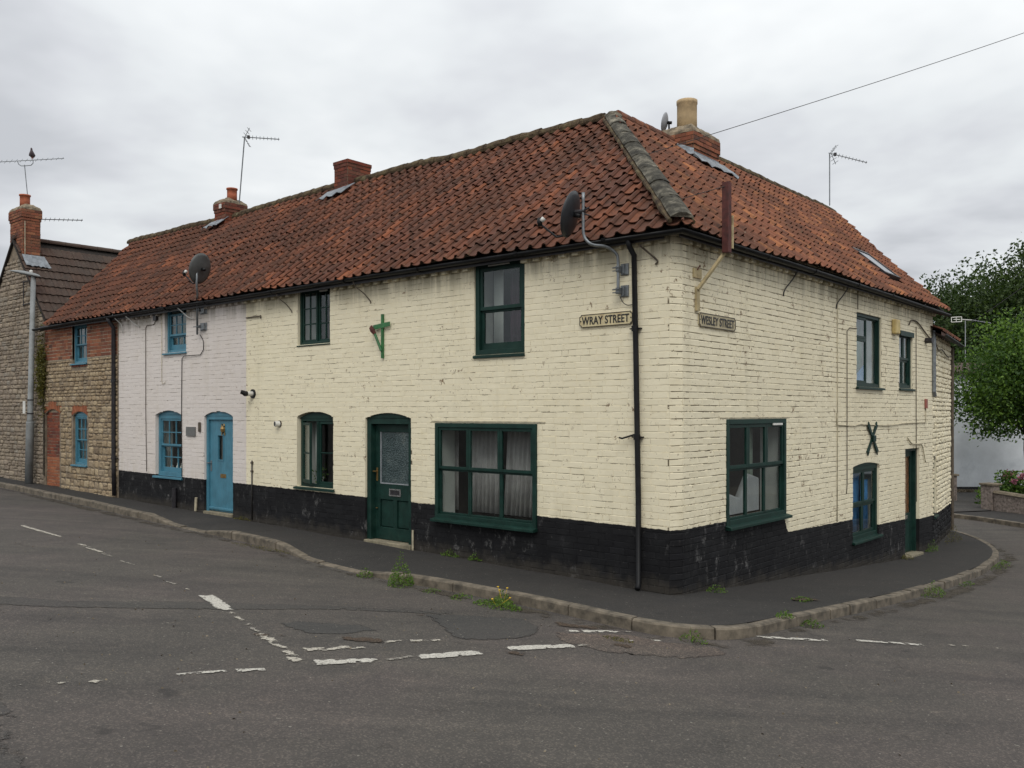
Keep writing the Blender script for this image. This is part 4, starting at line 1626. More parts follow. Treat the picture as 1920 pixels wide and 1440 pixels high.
HB = 3.58
fr_h = lambda z: random.uniform(.13, .21) if z < 1.4 else (random.uniform(.10, .17) if z < 2.3 else random.uniform(.065, .13))
fr_w = lambda z: random.uniform(.14, .36) if z < 1.5 else random.uniform(.11, .30)
arch_op = [(-17.30, -16.34, 0.90, 2.22, 0.20), (-18.95, -17.94, 0.2, 2.25, 0.22)]
sts = lay_stones(FL, -18.95, -14.80, 0.05, HB, so + arch_op + [(-17.30, -16.38, 3.38, 4.6, 0)], fr_h, fr_w, zl)
scatter('stone', STONE, sts, wst, 'rubble_stone', 300, 'stones')
bks = lay_bricks(FL, -18.94, -14.80, zl, 4.62, so + [(-19, -14, -1, HB, 0)], gap=0.010, tilt=0.03)
scatter('brick', RBRICK, bks, wst, 'red_brick', 150, 'bricks')
ms = MB().box(-18.94, -14.80, -0.003, 0.01, HB + .01, WT)
wbm = wall_backing(FL, -18.94, -14.80, WT, HB + .012, ops_stone, 'brick_mortar', stone, 0.05, 'brickwork')
wbm.location.y = -0.004
# brick arches and the bricked-up doorway
nb = []
for (u0, u1, z0, z1, rise) in ((-17.24, -16.40, 0, 2.18, 0.10), (-18.92, -18.00, 0, 2.22, 0.12)):
    c, h = (u0 + u1) / 2, (u1 - u0) / 2 + 0.03
    n = 11
    for i in range(n):
        f = 2 * (i + .5) / n - 1
        zc_ = z1 + rise * (1 - f * f)
        ang = math.atan2(2 * rise * f, h)
        nb.append(FL.M @ Matrix.Translation((c + h * f, -0.004, zc_ + .005)) @ Matrix.Rotation(ang, 4, 'Y') @ Matrix.Translation((-0.036, 0, 0)) @ Matrix.Diagonal((0.072, 1, 0.20, 1)))
scatter('brick', RBRICK, nb, wst, 'orange_brick', 40)
nb = []
for k in range(7):
    nb.append(mtx(FL, -17.26 + k * .125, -0.01, 3.40, .118, .07))
scatter('brick', RBRICK, nb, wst, 'dark_brick', 10)
FN = Fr((0, 0.045, 0), (1, 0, 0))
nic = MB().box(-18.95, -17.98, 0.046, 0.2, 0.2, 2.36).build('blocked_doorway', 'brick_mortar', stone)
up_, lo_ = [], []
for M_ in lay_bricks(FN, -18.90, -18.02, zl, 2.33, [], gap=0.010, tilt=.03):
    (lo_ if M_[2][3] < 1.05 else up_).append(M_)
scatter('brick', RBRICK, up_, nic, 'dark_brick', 90)
scatter('brick', RBRICK, lo_, nic, 'orange_brick', 60)
# hollow out the niche visually: mortar reveal stones stand proud of it by the wall stones

# ---- the tall stone gabled house
GR, GZR, GS = -21.0, 7.12, 1.09
rake = lambda u: GZR - GS * abs(u - GR) - 0.06
wg = MB().prism([(-23.15, -0.1), (-18.97, -0.1), (-18.97, rake(-18.97)), (GR, GZR - .08), (-23.15, rake(-23.15))], 0, 0.4)
wg = wg.build('wall', 'stone_mortar', gable, FL)
gs = lay_stones(FL, -23.1, -18.99, 0.1, 7.0, [(-21.40, -20.44, 6.55, 8, 0)], lambda z: random.uniform(.085, .15), lambda z: random.uniform(.15, .42), zl, lambda u, z: z + .08 < rake(u) + .05)
scatter('stone', STONE, gs, wg, 'grey_stone', 300, 'stones')
mb = MB().box(-23.15, -22.75, .4, 10, 0, 4.8).box(-19.35, -18.99, .4, 10, 0, 4.7)
mb.prism([(-23.15, -0.1), (-18.97, -0.1), (-18.97, rake(-18.97)), (GR, GZR - .08), (-23.15, rake(-23.15))], 10.0, 10.3)
mb.build('back_wall', 'stone_mortar', gable)
rf = MB().prism([(GR, GZR), (GR - 2.35, GZR - 2.35 * GS), (GR - 2.35, GZR - 2.35 * GS - .08), (GR, GZR - .08), (GR + 2.25, GZR - 2.25 * GS - .08), (GR + 2.25, GZR - 2.25 * GS)], -0.07, 10.4)
roofg = rf.build('roof', 'roof_underlay', gable)
DT = []
for k in range(5):
    V, F = [], []
    prof = [(0, .0), (.02, .012), (.06, .02), (.10, .012), (.13, 0), (.17, 0), (.20, .012), (.24, .02), (.28, .012), (.30, 0)]
    jz = random.uniform(-.004, .004)
    for vv, dz in ((0, .042 + jz), (.37, .006)):
        V += [(u, vv, h + dz) for u, h in prof]
    F = [(i, i + 1, i + 11, i + 10) for i in range(9)]
    b = len(V)
    V += [(u, .004, h + .042 + jz - .03) for u, h in prof]
    F += [(i, b + i, b + i + 1, i + 1) for i in range(9)]
    DT.append((V, F))
gl_ = math.atan(GS)
ms = []
for j in range(34):
    for i in range(9):
        v = i * 0.335 + 0.02
        sl = 2.25 / math.cos(gl_)
        if v > sl - .2:
            continue
        x_ = GR + 2.25 - v * math.cos(gl_)
        z_ = GZR - 2.25 * GS + v * math.sin(gl_) + .004
        cg, sg = math.cos(gl_), math.sin(gl_)
        ms.append(Matrix(((0, -cg, sg, x_), (1, 0, 0, -0.06 + j * .30), (0, sg, cg, z_), (0, 0, 0, 1))) @ Matrix.Rotation(random.uniform(-.01, .01), 4, 'Y'))
scatter('roof_tile', DT, ms, roofg, 'dark_tile', 300, 'roof_tiles')
for i in range(18):
    half_round(Vector((GR, i * .46 - .05, GZR + .03)), Vector((GR, i * .46 + .40, GZR + .03)), 0.12, 'dark_tile', roofg, 'ridge_tile', .004)
ch = chimney(gable, -21.36, -20.49, 0.015, 0.48, 6.45, 7.90, (3, .035), 110, 'red_brick', .17)
pot(ch, (-20.93, .24, 8.02), .13, .36, 'terracotta', .02)
lead_flashing(ch, [(-20.46, -.02, 6.60), (-20.46, .56, 6.60), (-20.14, .62, 6.26), (-20.14, -.02, 6.26)])
MB().tube([(-20.44, .06, 7.55), (-20.44, .06, 6.6)], .012, 6).build('cable', 'cable_pale', ch)
# iron frame on the gable and a small alcove
m = MB()
a = Vector((-20.35, -.03, 5.22))
for p, q in (((0, 0), (.62, 0)), ((0, .62), (.62, .62)), ((0.05, -.05), (.05, .66)), ((.58, -.05), (.58, .66))):
    m.tube([a + Vector((p[0], 0, p[1])), a + Vector((q[0], 0, q[1]))], .014, 6)
m.build('iron_bracket', 'dark_iron', gable)


# ---- red pantiled roofs
def roof_sheet(parent, polys, mat='roof_underlay', name='roof'):
    m = MB()
    for P in polys:
        m.add(P, [tuple(range(len(P)))])
    return m.build(name, mat, parent)


def lp(x, v, off=-0.06):
    return (x, -.25 + v * CS - SN * off, EZ + v * SN + CS * off)


def rp(y_, v, off=-0.06):
    return (.25 - v * CS + SN * off, y_, EZ + v * SN + CS * off)


VR_ = SLOPE
RZ = EZ + 2.8
BK = 6.1
vx = lambda v: -18.35 - 1.65 * v / VR_
roof_s = roof_sheet(stone, [[lp(-18.35, 0), lp(-14.75, 0), lp(-14.75, VR_), lp(-20, VR_)], [(-20, 2.9, RZ - .03), (-14.75, 2.9, RZ - .03), (-14.75, BK, EZ), (-18.4, BK, EZ)]])
roof_w = roof_sheet(white, [[lp(-14.75, 0), lp(-9.44, 0), lp(-9.44, VR_), lp(-14.75, VR_)], [(-14.75, 2.9, RZ - .03), (-9.44, 2.9, RZ - .03), (-9.44, BK, EZ), (-14.75, BK, EZ)]])
roof_c = roof_sheet(corner, [[lp(-9.44, 0), (.22, -.22, EZ - .06), (-2.9, 2.9, RZ - .07), lp(-9.44, VR_)],
                             [(.22, -.22, EZ - .06), rp(11.38, 0), rp(12.93, VR_), (-2.9, 2.9, RZ - .07)],
                             [(-2.9, 2.9, RZ - .03), (-9.44, 2.9, RZ - .03), (-9.44, BK, EZ), (-BK, BK, EZ)],
                             [(-2.9, 2.9, RZ - .03), (-2.9, 12.9, RZ - .03), (-BK, 14.3, EZ), (-BK, BK, EZ)]])
HOLE = (8.60, 9.50, 0.68, 1.62)
mL, eL = pantiles('L', [HIP_L, VERGE_L], -20.4, 0.3)
mR, eR = pantiles('R', [HIP_R, VERGE_R], -0.35, 13.2, [HOLE])


def split_tiles(lo, hi, parent, n):
    ms = [M for s_, M in mL if lo <= s_ < hi]
    ex = [(V, F, r) for s_, V, F, r in eL if lo <= s_ < hi]
    scatter('roof_tile', PAN, ms, parent, 'pantile_street', n, 'roof_tiles', ex)


split_tiles(-30, -14.8, roof_s, 300)
split_tiles(-14.8, -9.5, roof_w, 300)
split_tiles(-9.5, 5, roof_c, 175)
scatter('roof_tile', PAN, [M for s_, M in mR], roof_c, 'pantile_side', 125, 'roof_tiles', [(V, F, r) for s_, V, F, r in eR])

# ridges and the concrete hip
k = 0
x_ = -3.05
while x_ > -19.9:
    par = roof_c if x_ > -9.44 else (roof_w if x_ > -14.75 else roof_s)
    dz = disp('L', x_, VR_) + 0.02 + .012 * math.sin(x_ * 2.2)
    dz2 = disp('L', x_ - .44, VR_) + 0.02 + .012 * math.sin((x_ - .44) * 2.2)
    half_round(Vector((x_, 2.9, RZ + dz)), Vector((x_ - .445, 2.9, RZ + dz2)), .135, 'ridge_mortar', par, 'ridge_tile', .012, 230, flare=.012)
    x_ -= .45
y_ = 3.0
while y_ < 12.7:
    dz = disp('R', y_, VR_) + 0.01
    half_round(Vector((-2.9, y_, RZ + dz)), Vector((-2.9, y_ + .445, RZ + dz)), .13, 'ridge_mortar' if y_ > 5.9 else 'pantile_side', roof_c, 'ridge_tile', .010, 230, flare=.012)
    y_ += .45
H0, H1 = Vector((.21, -.21, EZ + .06)), Vector((-2.90, 2.90, RZ - .05))
n = 8
for i in range(n):
    f0, f1 = i / n, (i + 1) / n
    half_round(H0.lerp(H1, f0) + Vector((0, 0, random.uniform(-.012, .012))), H0.lerp(H1, f1) + Vector((0, 0, random.uniform(-.012, .012))), .168, 'hip_concrete', roof_c, 'hip_tile', .009, 112, nseg=8, flare=.006)
m = MB()
hd_ = Vector((1, 1, 0)).normalized()
for sg in (-1, 1):
    m.tube([H0.lerp(H1, q / 24) + hd_ * (sg * (.135 + random.uniform(-.015, .015))) + Vector((0, 0, .005 + random.uniform(-.015, .01))) for q in range(25)], [.032 + random.uniform(-.008, .016) for q in range(25)], 8)
m.build('hip_mortar', 'ridge_mortar', roof_c)
half_round(H1 + Vector((.10, -.10, .0)), H1 + Vector((-.15, .20, -.02)), .15, 'hip_concrete', roof_c, 'hip_tile', .012, 160, nseg=10)

# skylight
m = MB()
sM = lambda s_, v, o: tuple(roofM('R', s_, v, o) @ Vector((0, 0, 0)))
a0, a1, b0, b1 = HOLE[0] - .02, HOLE[1] + .04, HOLE[2] + .02, HOLE[3] - .02


def roof_box(m, s0, s1, v0, v1, o0, o1):
    V = [sM(s0, v0, o0), sM(s1, v0, o0), sM(s1, v1, o0), sM(s0, v1, o0), sM(s0, v0, o1), sM(s1, v0, o1), sM(s1, v1, o1), sM(s0, v1, o1)]
    m.add(V, [(0, 3, 2, 1), (4, 5, 6, 7), (0, 1, 5, 4), (1, 2, 6, 5), (2, 3, 7, 6), (3, 0, 4, 7)])


for q in ((a0, a0 + .06, b0, b1), (a1 - .06, a1, b0, b1), (a0 + .06, a1 - .06, b0, b0 + .06), (a0 + .06, a1 - .06, b1 - .06, b1)):
    roof_box(m, *q, 0.0, .12)
skl = m.build('skylight', 'dark_iron', roof_c)
m = MB()
roof_box(m, a0 + .055, a1 - .055, b0 + .055, b1 - .055, .085, .10)
m.build('skylight_pane', 'dish_light', roof_c)

# ---- chimneys on the red roofs
c2 = chimney(corner, -3.30, -2.42, 4.82, 5.78, 6.75, 7.42, (3, .035), 70, 'red_brick', .19)
pot(c2, (-2.86, 5.38, 7.56), .19, .66, 'buff_pot', .01)
lead_flashing(c2, [rp(4.70, 3.62, .10), rp(5.92, 3.62, .10), rp(6.08, 3.26, .085), rp(4.62, 3.26, .085)])
lead_flashing(c2, [(-3.0, 4.80, 7.34), (-2.40, 4.80, 7.06), (-2.28, 4.58, 6.88), (-3.0, 4.62, 7.28)])
MB().add([(-2.415, 4.80, 6.86), (-2.415, 5.80, 6.86), (-2.415, 5.80, 7.06), (-2.415, 4.80, 7.06), (-2.405, 4.80, 6.86), (-2.405, 5.80, 6.86), (-2.405, 5.80, 7.06), (-2.405, 4.80, 7.06)], [(4, 5, 6, 7), (7, 6, 2, 3)]).build('apron', 'lead', c2)
c1 = chimney(white, -10.06, -9.60, 2.60, 3.24, 7.0, 7.78, (1, .02), 60, 'dark_brick', 0)
lead_flashing(c1, [lp(-10.20, 3.82, .09), lp(-9.40, 3.98, .09), lp(-9.52, 3.66, .085), lp(-10.30, 3.52, .085)])
c0 = chimney(stone, -14.95, -14.46, 2.58, 3.18, 6.9, 7.60, (2, .03), 60, 'dark_brick', .15)
pot(c0, (-14.66, 2.90, 7.70), .125, .33, 'terracotta', .018)
lead_flashing(c0, [lp(-15.05, 3.86, .09), lp(-14.40, 3.98, .09), lp(-14.50, 3.68, .085), lp(-15.15, 3.58, .085)])
MB().box(-14.62, -14.52, 2.50, 2.515, 7.44, 7.55).build('junction_box', 'white_plastic', c0)

# ---- eaves: dentil bricks, gutters, downpipes
def dentils(fr, u0, u1, parent, ops, mat):
    out = []
    u = u0
    while u < u1:
        if not any(o[0] - .02 < u + .06 < o[1] + .02 and o[3] > 4.3 for o in ops):
            out.append(fr.M @ Matrix.Translation((u, -.045, 4.37)) @ Matrix.Diagonal((.11, 3.2, .075, 1)))
        u += .225
    scatter('brick', RBRICK, out, parent, mat, 0, 'dentil_bricks')
    m = MB()
    for a, b_ in free_spans(u0, u1, [o for o in ops if o[3] > 4.3], 4.46, 4.47):
        m.box(a, b_, -.075, -.0005, 4.452, 4.60)
    m.build('eaves_course', mat, parent, fr)


dentils(FL, -9.42, -.12, corner, ops_cream, 'cream_brick_street')
dentils(FR, .2, 11.0, corner, ops_side, 'cream_brick_side')
dentils(FL, -14.7, -9.46, white, ops_white, 'white_brick')


def gutter(pts, parent, name='gutter', r=.055):
    """half-round gutter: pts run along its axis"""
    m = MB()
    n = 8
    P = [Vector(p) for p in pts]
    for layer, rr in ((0, r), (1, r - .006)):
        for i, p in enumerate(P):
            d = (P[min(i + 1, len(P) - 1)] - P[max(i - 1, 0)]).normalized()
            s_ = Vector((d.y, -d.x, 0)).normalized()
            if 0 < i < len(P) - 1:
                d0, d1 = (P[i] - P[i - 1]).normalized(), (P[i + 1] - P[i]).normalized()
                s_ = s_ / max(.5, math.cos(d0.angle(d1) / 2))
            for k in range(n + 1):
                a = math.pi * k / n
                q = p + s_ * (rr * math.cos(a)) + Vector((0, 0, -rr * math.sin(a)))
                m.v.append(tuple(q))
    N = len(P) * (n + 1)
    for i in range(len(P) - 1):
        for k in range(n):
            a = i * (n + 1) + k
            m.f.append((a, a + 1, a + n + 2, a + n + 1))
            a += N
            m.f.append((a, a + n + 1, a + n + 2, a + 1))
    for i in range(len(P) - 1):
        for k in (0, n):
            a = i * (n + 1) + k
            m.f.append((a, a + n + 1, a + n + 1 + N, a + N))
    return m.build(name, 'black_plastic', parent, None, True)


GZ_ = 4.49
gutter([(-9.44, -.20, GZ_), (-6, -.20, GZ_ + .01), (-3, -.20, GZ_), (.20, -.20, GZ_ - .02), (.20, 3.5, GZ_ - .01), (.20, 7.5, GZ_ - .02), (.20, 11.6, GZ_ - .05)], corner)
gutter([(-14.75, -.20, GZ_ + .0), (-12.0, -.20, GZ_ + .012), (-9.44, -.20, GZ_)], white)
gutter([(-19.15, -.20, GZ_ - .03), (-17, -.20, GZ_), (-14.75, -.20, GZ_)], stone)


def gutter_joint(p, along, parent):
    d = Vector(along)
    m = MB()
    s_ = Vector((d.y, -d.x, 0))
    n = 8
    for e in (-.03, .03):
        for k in range(n + 1):
            a = math.pi * k / n
            m.v.append(tuple(Vector(p) + d * e + s_ * (.064 * math.cos(a)) + Vector((0, 0, .006 - .068 * math.sin(a)))))
    for k in range(n):
        m.f.append((k, k + 1, k + n + 2, k + n + 1))
    o = m.build('gutter_bracket', 'black_plastic', parent)
    md = o.modifiers.new('s', 'SOLIDIFY')
    md.thickness = .008


for x_ in (-8.3, -6.2, -4.4, -2.38, -.9):
    gutter_joint((x_, -.20, GZ_), (1, 0, 0), corner)
for x_ in (-13.8, -12.2, -10.6):
    gutter_joint((x_, -.20, GZ_), (1, 0, 0), white)
for y_ in (2.2, 3.9, 5.8, 7.6, 9.6):
    gutter_joint((.20, y_, GZ_ - .015), (0, 1, 0), corner)
# fascia: dark board behind the gutter
MB().box(-9.44, -.08, -.14, -.12, 4.40, 4.52).box(-9.44, -.08, -.12, -.076, 4.47, 4.50).build('fascia', 'dark_iron', corner)
MB().box(.12, .14, -.12, 11.3, 4.40, 4.52).build('fascia', 'dark_iron', corner)
MB().box(-14.75, -9.45, -.14, -.12, 4.40, 4.52).build('fascia', 'dark_iron', white)
MB().box(-18.9, -14.76, -.14, -.12, 4.40, 4.52).build('fascia', 'dark_iron', stone)


def downpipe(pts, r, parent, collars=(), mat='black_plastic', name='downpipe'):
    o = MB().tube(pts, r, 10).build(name, mat, parent, None, True)
    m = MB()
    for c, ax in collars:
        c = Vector(c)
        m.tube([c - Vector((0, 0, .035)), c + Vector((0, 0, .035))], r + .009, 10)
        a = Vector(ax) * (r + .03)
        m.box(c.x - abs(a.x) - .01, c.x + abs(a.x) + .01, c.y - .006 - abs(a.y) * .2, c.y + r + .02, c.z - .008, c.z + .008)
    if collars:
        m.build('pipe_collar', mat, o)
    return o


z0 = zl(-.5)
downpipe([(-.56, -.20, 4.46), (-.56, -.17, 4.36), (-.56, -.06, 4.26), (-.535, -.055, 3), (-.50, -.055, 1.2), (-.495, -.055, .09), (-.47, -.12, .04)], .036, corner,
         [((-.55, -.055, 3.33), (1, 0, 0)), ((-.52, -.055, 1.95), (1, 0, 0))])
downpipe([(-14.86, -.20, 4.48), (-14.86, -.16, 4.36), (-14.87, -.07, 4.24), (-14.86, -.07, 1.0), (-14.83, -.07, .32)], .05, stone, [((-14.87, -.07, 3.0), (1, 0, 0)), ((-14.86, -.07, 1.2), (1, 0, 0))], 'dark_iron')
MB().tube([(-.56, -.05, 1.98), (-.72, -.09, 1.93), (-.76, -.10, 1.94)], .012, 6).build('bracket_arm', 'black_plastic', corner)

# ================================================================== WINDOWS AND DOORS
# stone cottage
window(FL, stone, *O_SU[:4], paint='blue_paint', recess=.055, fw=.05, sashes=[(0, 1, .46, 1, .0, 3, 2, .035), (0, 1, 0, .48, .04, 3, 1, .035, .09)], name='window')
window(FL, stone, O_SL[0], O_SL[1], O_SL[2], O_SL[3], O_SL[4], 'blue_paint', .055, .05, [(0, 1, .49, 1, .0, 3, 2, .035), (0, 1, 0, .51, .04, 3, 2, .035, .09)])
# white cottage
w1 = window(FL, white, *O_UP1[:4], paint='blue_paint', recess=.06, fw=.055, sashes=[(0, 1, .36, .93, .0, 3, 2, .045), (0, 1, 0, .38, .045, 3, 1, .045, .12)])
curtain(FL, w1, -12.5, -12.25, 3.6, 4.45, .32, 'curtain_green')
w1 = window(FL, white, O_LO1[0], O_LO1[1], O_LO1[2], O_LO1[3], O_LO1[4], 'blue_paint', .07, .085, [(0, 1, .49, 1, .0, 3, 2, .045), (0, 1, 0, .51, .045, 3, 2, .045, .10)], sill=(.05, .05, .06))
curtain(FL, w1, -12.3, -12.0, .95, 1.7, .40, 'curtain_grey')
m = MB()
for i, x_ in enumerate((-12.7, -12.45, -12.28)):
    m.lathe([(.03, 0), (.045, .05), (.03, .12), (.015, .15), (.02, .19)], (x_, .22, .97), 10)
m.build('vase', 'white_plastic', w1)

# blue arched door
df = door_frame(FL, white, O_BD[0] + .001, O_BD[1] - .001, O_BD[2] + .06, O_BD[3], O_BD[4], 'blue_paint', .045, .075, .1, label='blue plank door under a shallow arch')
u0, u1 = O_BD[0] + .08, O_BD[1] - .08
z0_, z1_ = zl(-10.4) + .06, O_BD[3] - .077
nb_ = 9
for i in range(nb_):
    a = u0 + (u1 - u0) * i / nb_
    b_ = u0 + (u1 - u0) * (i + 1) / nb_
    m = MB()
    if 3 <= i <= 4:
        m.bbox(a + .001, b_ - .001, .085, .12, z0_, 1.30, .006).bbox(a + .001, b_ - .001, .085, .12, 1.80, z1_, .006)
    else:
        m.bbox(a + .001, b_ - .001, .085, .12, z0_, z1_, .006)
    m.build('plank', 'blue_paint', df, FL)
a, b_ = u0 + (u1 - u0) * 3 / 9, u0 + (u1 - u0) * 5 / 9
MB().box(a - .012, a + .008, .072, .11, 1.285, 1.815).box(b_ - .008, b_ + .012, .072, .11, 1.285, 1.815).box(a + .008, b_ - .008, .072, .11, 1.285, 1.305).box(a + .008, b_ - .008, .072, .11, 1.795, 1.815).build('glazing_frame', 'blue_paint', df, FL)
MB().box(a + .006, b_ - .006, .10, .108, 1.30, 1.80).build('pane', 'window_glass', df, FL)
MB().box(a, b_, .16, .165, 1.25, 1.85).build('lining', 'room_dark', df, FL)
MB().box(-10.50, -10.30, .078, .0855, .94, 1.02).build('letter_plate', 'brass', df, FL)
m = MB().box(-10.865, -10.825, .073, .0855, 1.06, 1.28)
m.tube([(-10.845, .078, 1.23), (-10.845, .035, 1.23), (-10.93 + .0, .035, 1.23)], .011, 8)
m.build('handle', 'grey_metal', df, FL)
m = MB()
m.tube([(-10.42, .07, 2.03), (-10.44, .07, 2.00), (-10.41, .07, 1.97)], .012, 6)
m.tube([(-10.36, .07, 2.03), (-10.34, .07, 2.00), (-10.37, .07, 1.97)], .012, 6)
m.lathe([(.0, 0), (.05, .02), (.06, .08), (.04, .13), (.0, .14)], (-10.39, .075, 1.85), 10)
m.box(-10.455, -10.425, .07, .0855, 1.80, 1.86).box(-10.355, -10.325, .07, .0855, 1.80, 1.86)
m.build('knocker', 'brass', df, FL)
m = MB().box(u0 - .0, u1, .055, .084, z0_ + .035, z0_ + .085)
m.build('weatherboard', 'blue_paint', df, FL, bevel=.01)
MB().box(u0 - .08, u1 + .08, -.03, .2, zl(-10.4) - .1, zl(-10.4) + .055).build('doorstep', 'door_step', white, FL, bevel=.01)

# cream house, front
w2 = window(FL, corner, *O_UP2[:4], paint='green_paint', recess=.05, fw=.05, sashes=[(0, .52, 0, 1, 0.0, 2, 3, .04), (.52, 1, 0, 1, .03, 2, 3, .04)], sill=(.02, .03, .01))
curtain(FL, w2, -7.05, -6.93, 3.55, 4.4, .35, 'curtain_green')
MB().box(-7.20, -6.98, .045, .06, 4.40, 4.43).build('vent', 'white_plastic', w2, FL)

w3 = window(FL, corner, O_LO2[0] + .03, O_LO2[1], O_LO2[2], O_LO2[3] - .03, 0.0, 'green_paint', .065, .055, [(.5, 1, 0, 1, -.005, 1, 2, .05)], sill=(.06, .05, .07), roomd=1.0)
MB().prism(arc(O_LO2[0] + .002, O_LO2[1] - .002, O_LO2[3] - .035, O_LO2[4] + .02), .055, .2).build('arch_board', 'green_paint', w3, FL)
MB().box(-7.31, -7.25, .066, .14, .98, 2.10).build('mullion', 'green_paint', w3, FL)
# the left casement stands open
hinge = FL.M @ Matrix.Translation((-7.715, .055, 0)) @ Matrix.Rotation(R_(-20), 4, 'Z')
hf = Fr((0, 0, 0), (1, 0, 0))
hf.M = hinge
cw, ch_ = .47, 1.08
m = MB()
m.box(0, .045, 0, .04, 1.0, 2.08).box(cw - .045, cw, 0, .04, 1.0, 2.08).box(.045, cw - .045, 0, .04, 2.03, 2.08).box(.045, cw - .045, 0, .04, 1.0, 1.06).box(.045, cw - .045, .008, .032, 1.52, 1.55)
m.build('open_casement', 'green_paint', w3, hf, bevel=.003)
MB().box(.04, cw - .04, .018, .022, 1.05, 2.04).build('pane', 'window_glass', w3, hf)
curtain(FL, w3, -7.66, -7.47, 1.0, 2.1, .30, 'room_light', .012)
m = MB().lathe([(.05, 0), (.075, .11), (.08, .12)], (-7.44, .24, .975), 12)
m.build('flower_pot', 'pot_plastic', w3)


def leaf_mesh(pts, nrm, size, rr_, ar=0.55):
    """small quads; pts (n,3) centres"""
    n = len(pts)
    a = rng.normal(size=(n, 3)) + nrm * 0.0
    a /= np.linalg.norm(a, axis=1)[:, None]
    b = rng.normal(size=(n, 3))
    b -= a * (a * b).sum(1)[:, None]
    b /= np.linalg.norm(b, axis=1)[:, None]
    s_ = size * rng.uniform(.6, 1.3, n)[:, None]
    V = np.stack([pts - a * s_ * .5, pts + b * s_ * ar * .5, pts + a * s_ * .5, pts - b * s_ * ar * .5], 1).reshape(-1, 3)
    return V


def leaves_obj(name, pts, size, rr_, mat, parent, ar=.55):
    V = leaf_mesh(pts, np.zeros(3), size, rr_, ar)
    n = len(pts)
    me = bpy.data.meshes.new(name)
    me.vertices.add(len(V))
    me.vertices.foreach_set('co', V.astype(np.float32).ravel())
    me.loops.add(4 * n)
    me.loops.foreach_set('vertex_index', np.arange(4 * n, dtype=np.int32))
    me.polygons.add(n)
    me.polygons.foreach_set('loop_start', np.arange(0, 4 * n, 4, dtype=np.int32))
    me.update()
    at_ = me.attributes.new('rnd', 'FLOAT', 'FACE')
    at_.data.foreach_set('value', np.clip(rr_, 0, .999).astype(np.float32))
    me.materials.append(MATS[mat])
    o = bpy.data.objects.new(name, me)
    COL.objects.link(o)
    parent_to(o, parent)
    return o


pp = np.array([-7.44, .24, 1.14]) + rng.normal(size=(150, 3)) * np.array([.06, .05, .06])
leaves_obj('foliage', pp, .05, rng.random(150) * .6, 'weed_leaf', w3)
MB().box(-7.70, -6.83, .23, .42, .93, .965).build('inner_sill', 'white_plastic', w3, FL)

w4 = window(FL, corner, *O_UP3[:4], paint='green_paint', recess=.02, fw=.075, sashes=[(0, 1, .48, 1, .0, 1, 1, .055), (0, 1, 0, .50, .035, 1, 1, .055, .10)], sill=(.035, .05, .01))
curtain(FL, w4, -3.28, -3.08, 3.2, 4.4, .30, 'room_light', .004, 1)
curtain(FL, w4, -3.05, -2.5, 3.2, 4.4, .42, 'curtain_dark', .03)
MB().box(-3.13, -2.72, .012, .03, 4.405, 4.422).build('vent', 'white_plastic', w4, FL)

# green glazed door
df = door_frame(FL, corner, O_GD[0] + .001, O_GD[1] - .001, O_GD[2], O_GD[3], O_GD[4], 'green_paint', .035, .10, .16, label='dark green door with a frosted pane deep in its frame')
u0, u1 = O_GD[0] + .105, O_GD[1] - .105
zb_ = zl(-5.3) + .06
D0 = .13
m = MB()
m.box(u0, u0 + .12, D0, D0 + .04, zb_, 2.06).box(u1 - .05, u1, D0, D0 + .04, zb_, 2.06).box(u0 + .12, u1 - .05, D0, D0 + .04, 1.94, 2.06)
m.box(u0 + .12, u1 - .05, D0, D0 + .04, .82, 1.08).box(u0 + .12, u1 - .05, D0, D0 + .04, zb_, zb_ + .20)
m.box((u0 + u1) / 2 - .01, (u0 + u1) / 2 + .08, D0, D0 + .04, zb_ + .20, .82)
leaf = m.build('door_leaf', 'green_paint', df, FL, bevel=.004)
for a, b_ in ((u0 + .12, (u0 + u1) / 2 - .01), ((u0 + u1) / 2 + .08, u1 - .05)):
    MB().bbox(a, b_, D0 + .018, D0 + .035, zb_ + .20, .82, .02).build('panel', 'green_paint', df, FL)
MB().box(u0 + .12, u1 - .05, D0 + .02, D0 + .026, 1.08, 1.94).build('pane', 'frosted_glass', df, FL)
MB().box(u0 + .12, u0 + .135, D0 + .004, D0 + .02, 1.08, 1.94).box(u0 + .135, u1 - .05, D0 + .004, D0 + .02, 1.08, 1.095).build('putty_bead', 'dish_light', df, FL)
mx_ = (u0 + u1) / 2 + .04
MB().box(mx_ - .14, mx_ + .14, D0 - .012, D0 + .0, .885, .905).box(mx_ - .14, mx_ + .14, D0 - .012, D0 + .0, .985, 1.005).box(mx_ - .14, mx_ - .115, D0 - .012, D0, .905, .985).box(mx_ + .115, mx_ + .14, D0 - .012, D0, .905, .985).build('letter_plate', 'chrome', df, FL)
MB().box(mx_ - .115, mx_ + .115, D0 - .004, D0 - .001, .905, .985).build('letter_flap', 'dark_iron', df, FL)
m = MB().box(u0 + .03, u0 + .07, D0 - .01, D0 - .001, 1.12, 1.34)
m.tube([(u0 + .05, D0 - .01, 1.28), (u0 + .05, D0 - .05, 1.28), (u0 - .03, D0 - .05, 1.28)], .011, 8)
m.build('handle', 'brass', df, FL)
MB().lathe([(.0, 0), (.02, .005), (.02, .012), (.0, .02)], (u0 + .05, D0 - .012, .66), 10).build('keyhole_cover', 'brass', df, FL)
MB().box(u1 - .035, u1 - .01, D0 - .01, D0 - .001, 1.68, 1.80).build('door_number', 'brass', df, FL)
MB().box(O_GD[0] + .01, O_GD[1] + .02, -.05, .3, zl(-5.3) - .1, zl(-5.3) + .05).build('doorstep', 'door_step', corner, FL, bevel=.012)

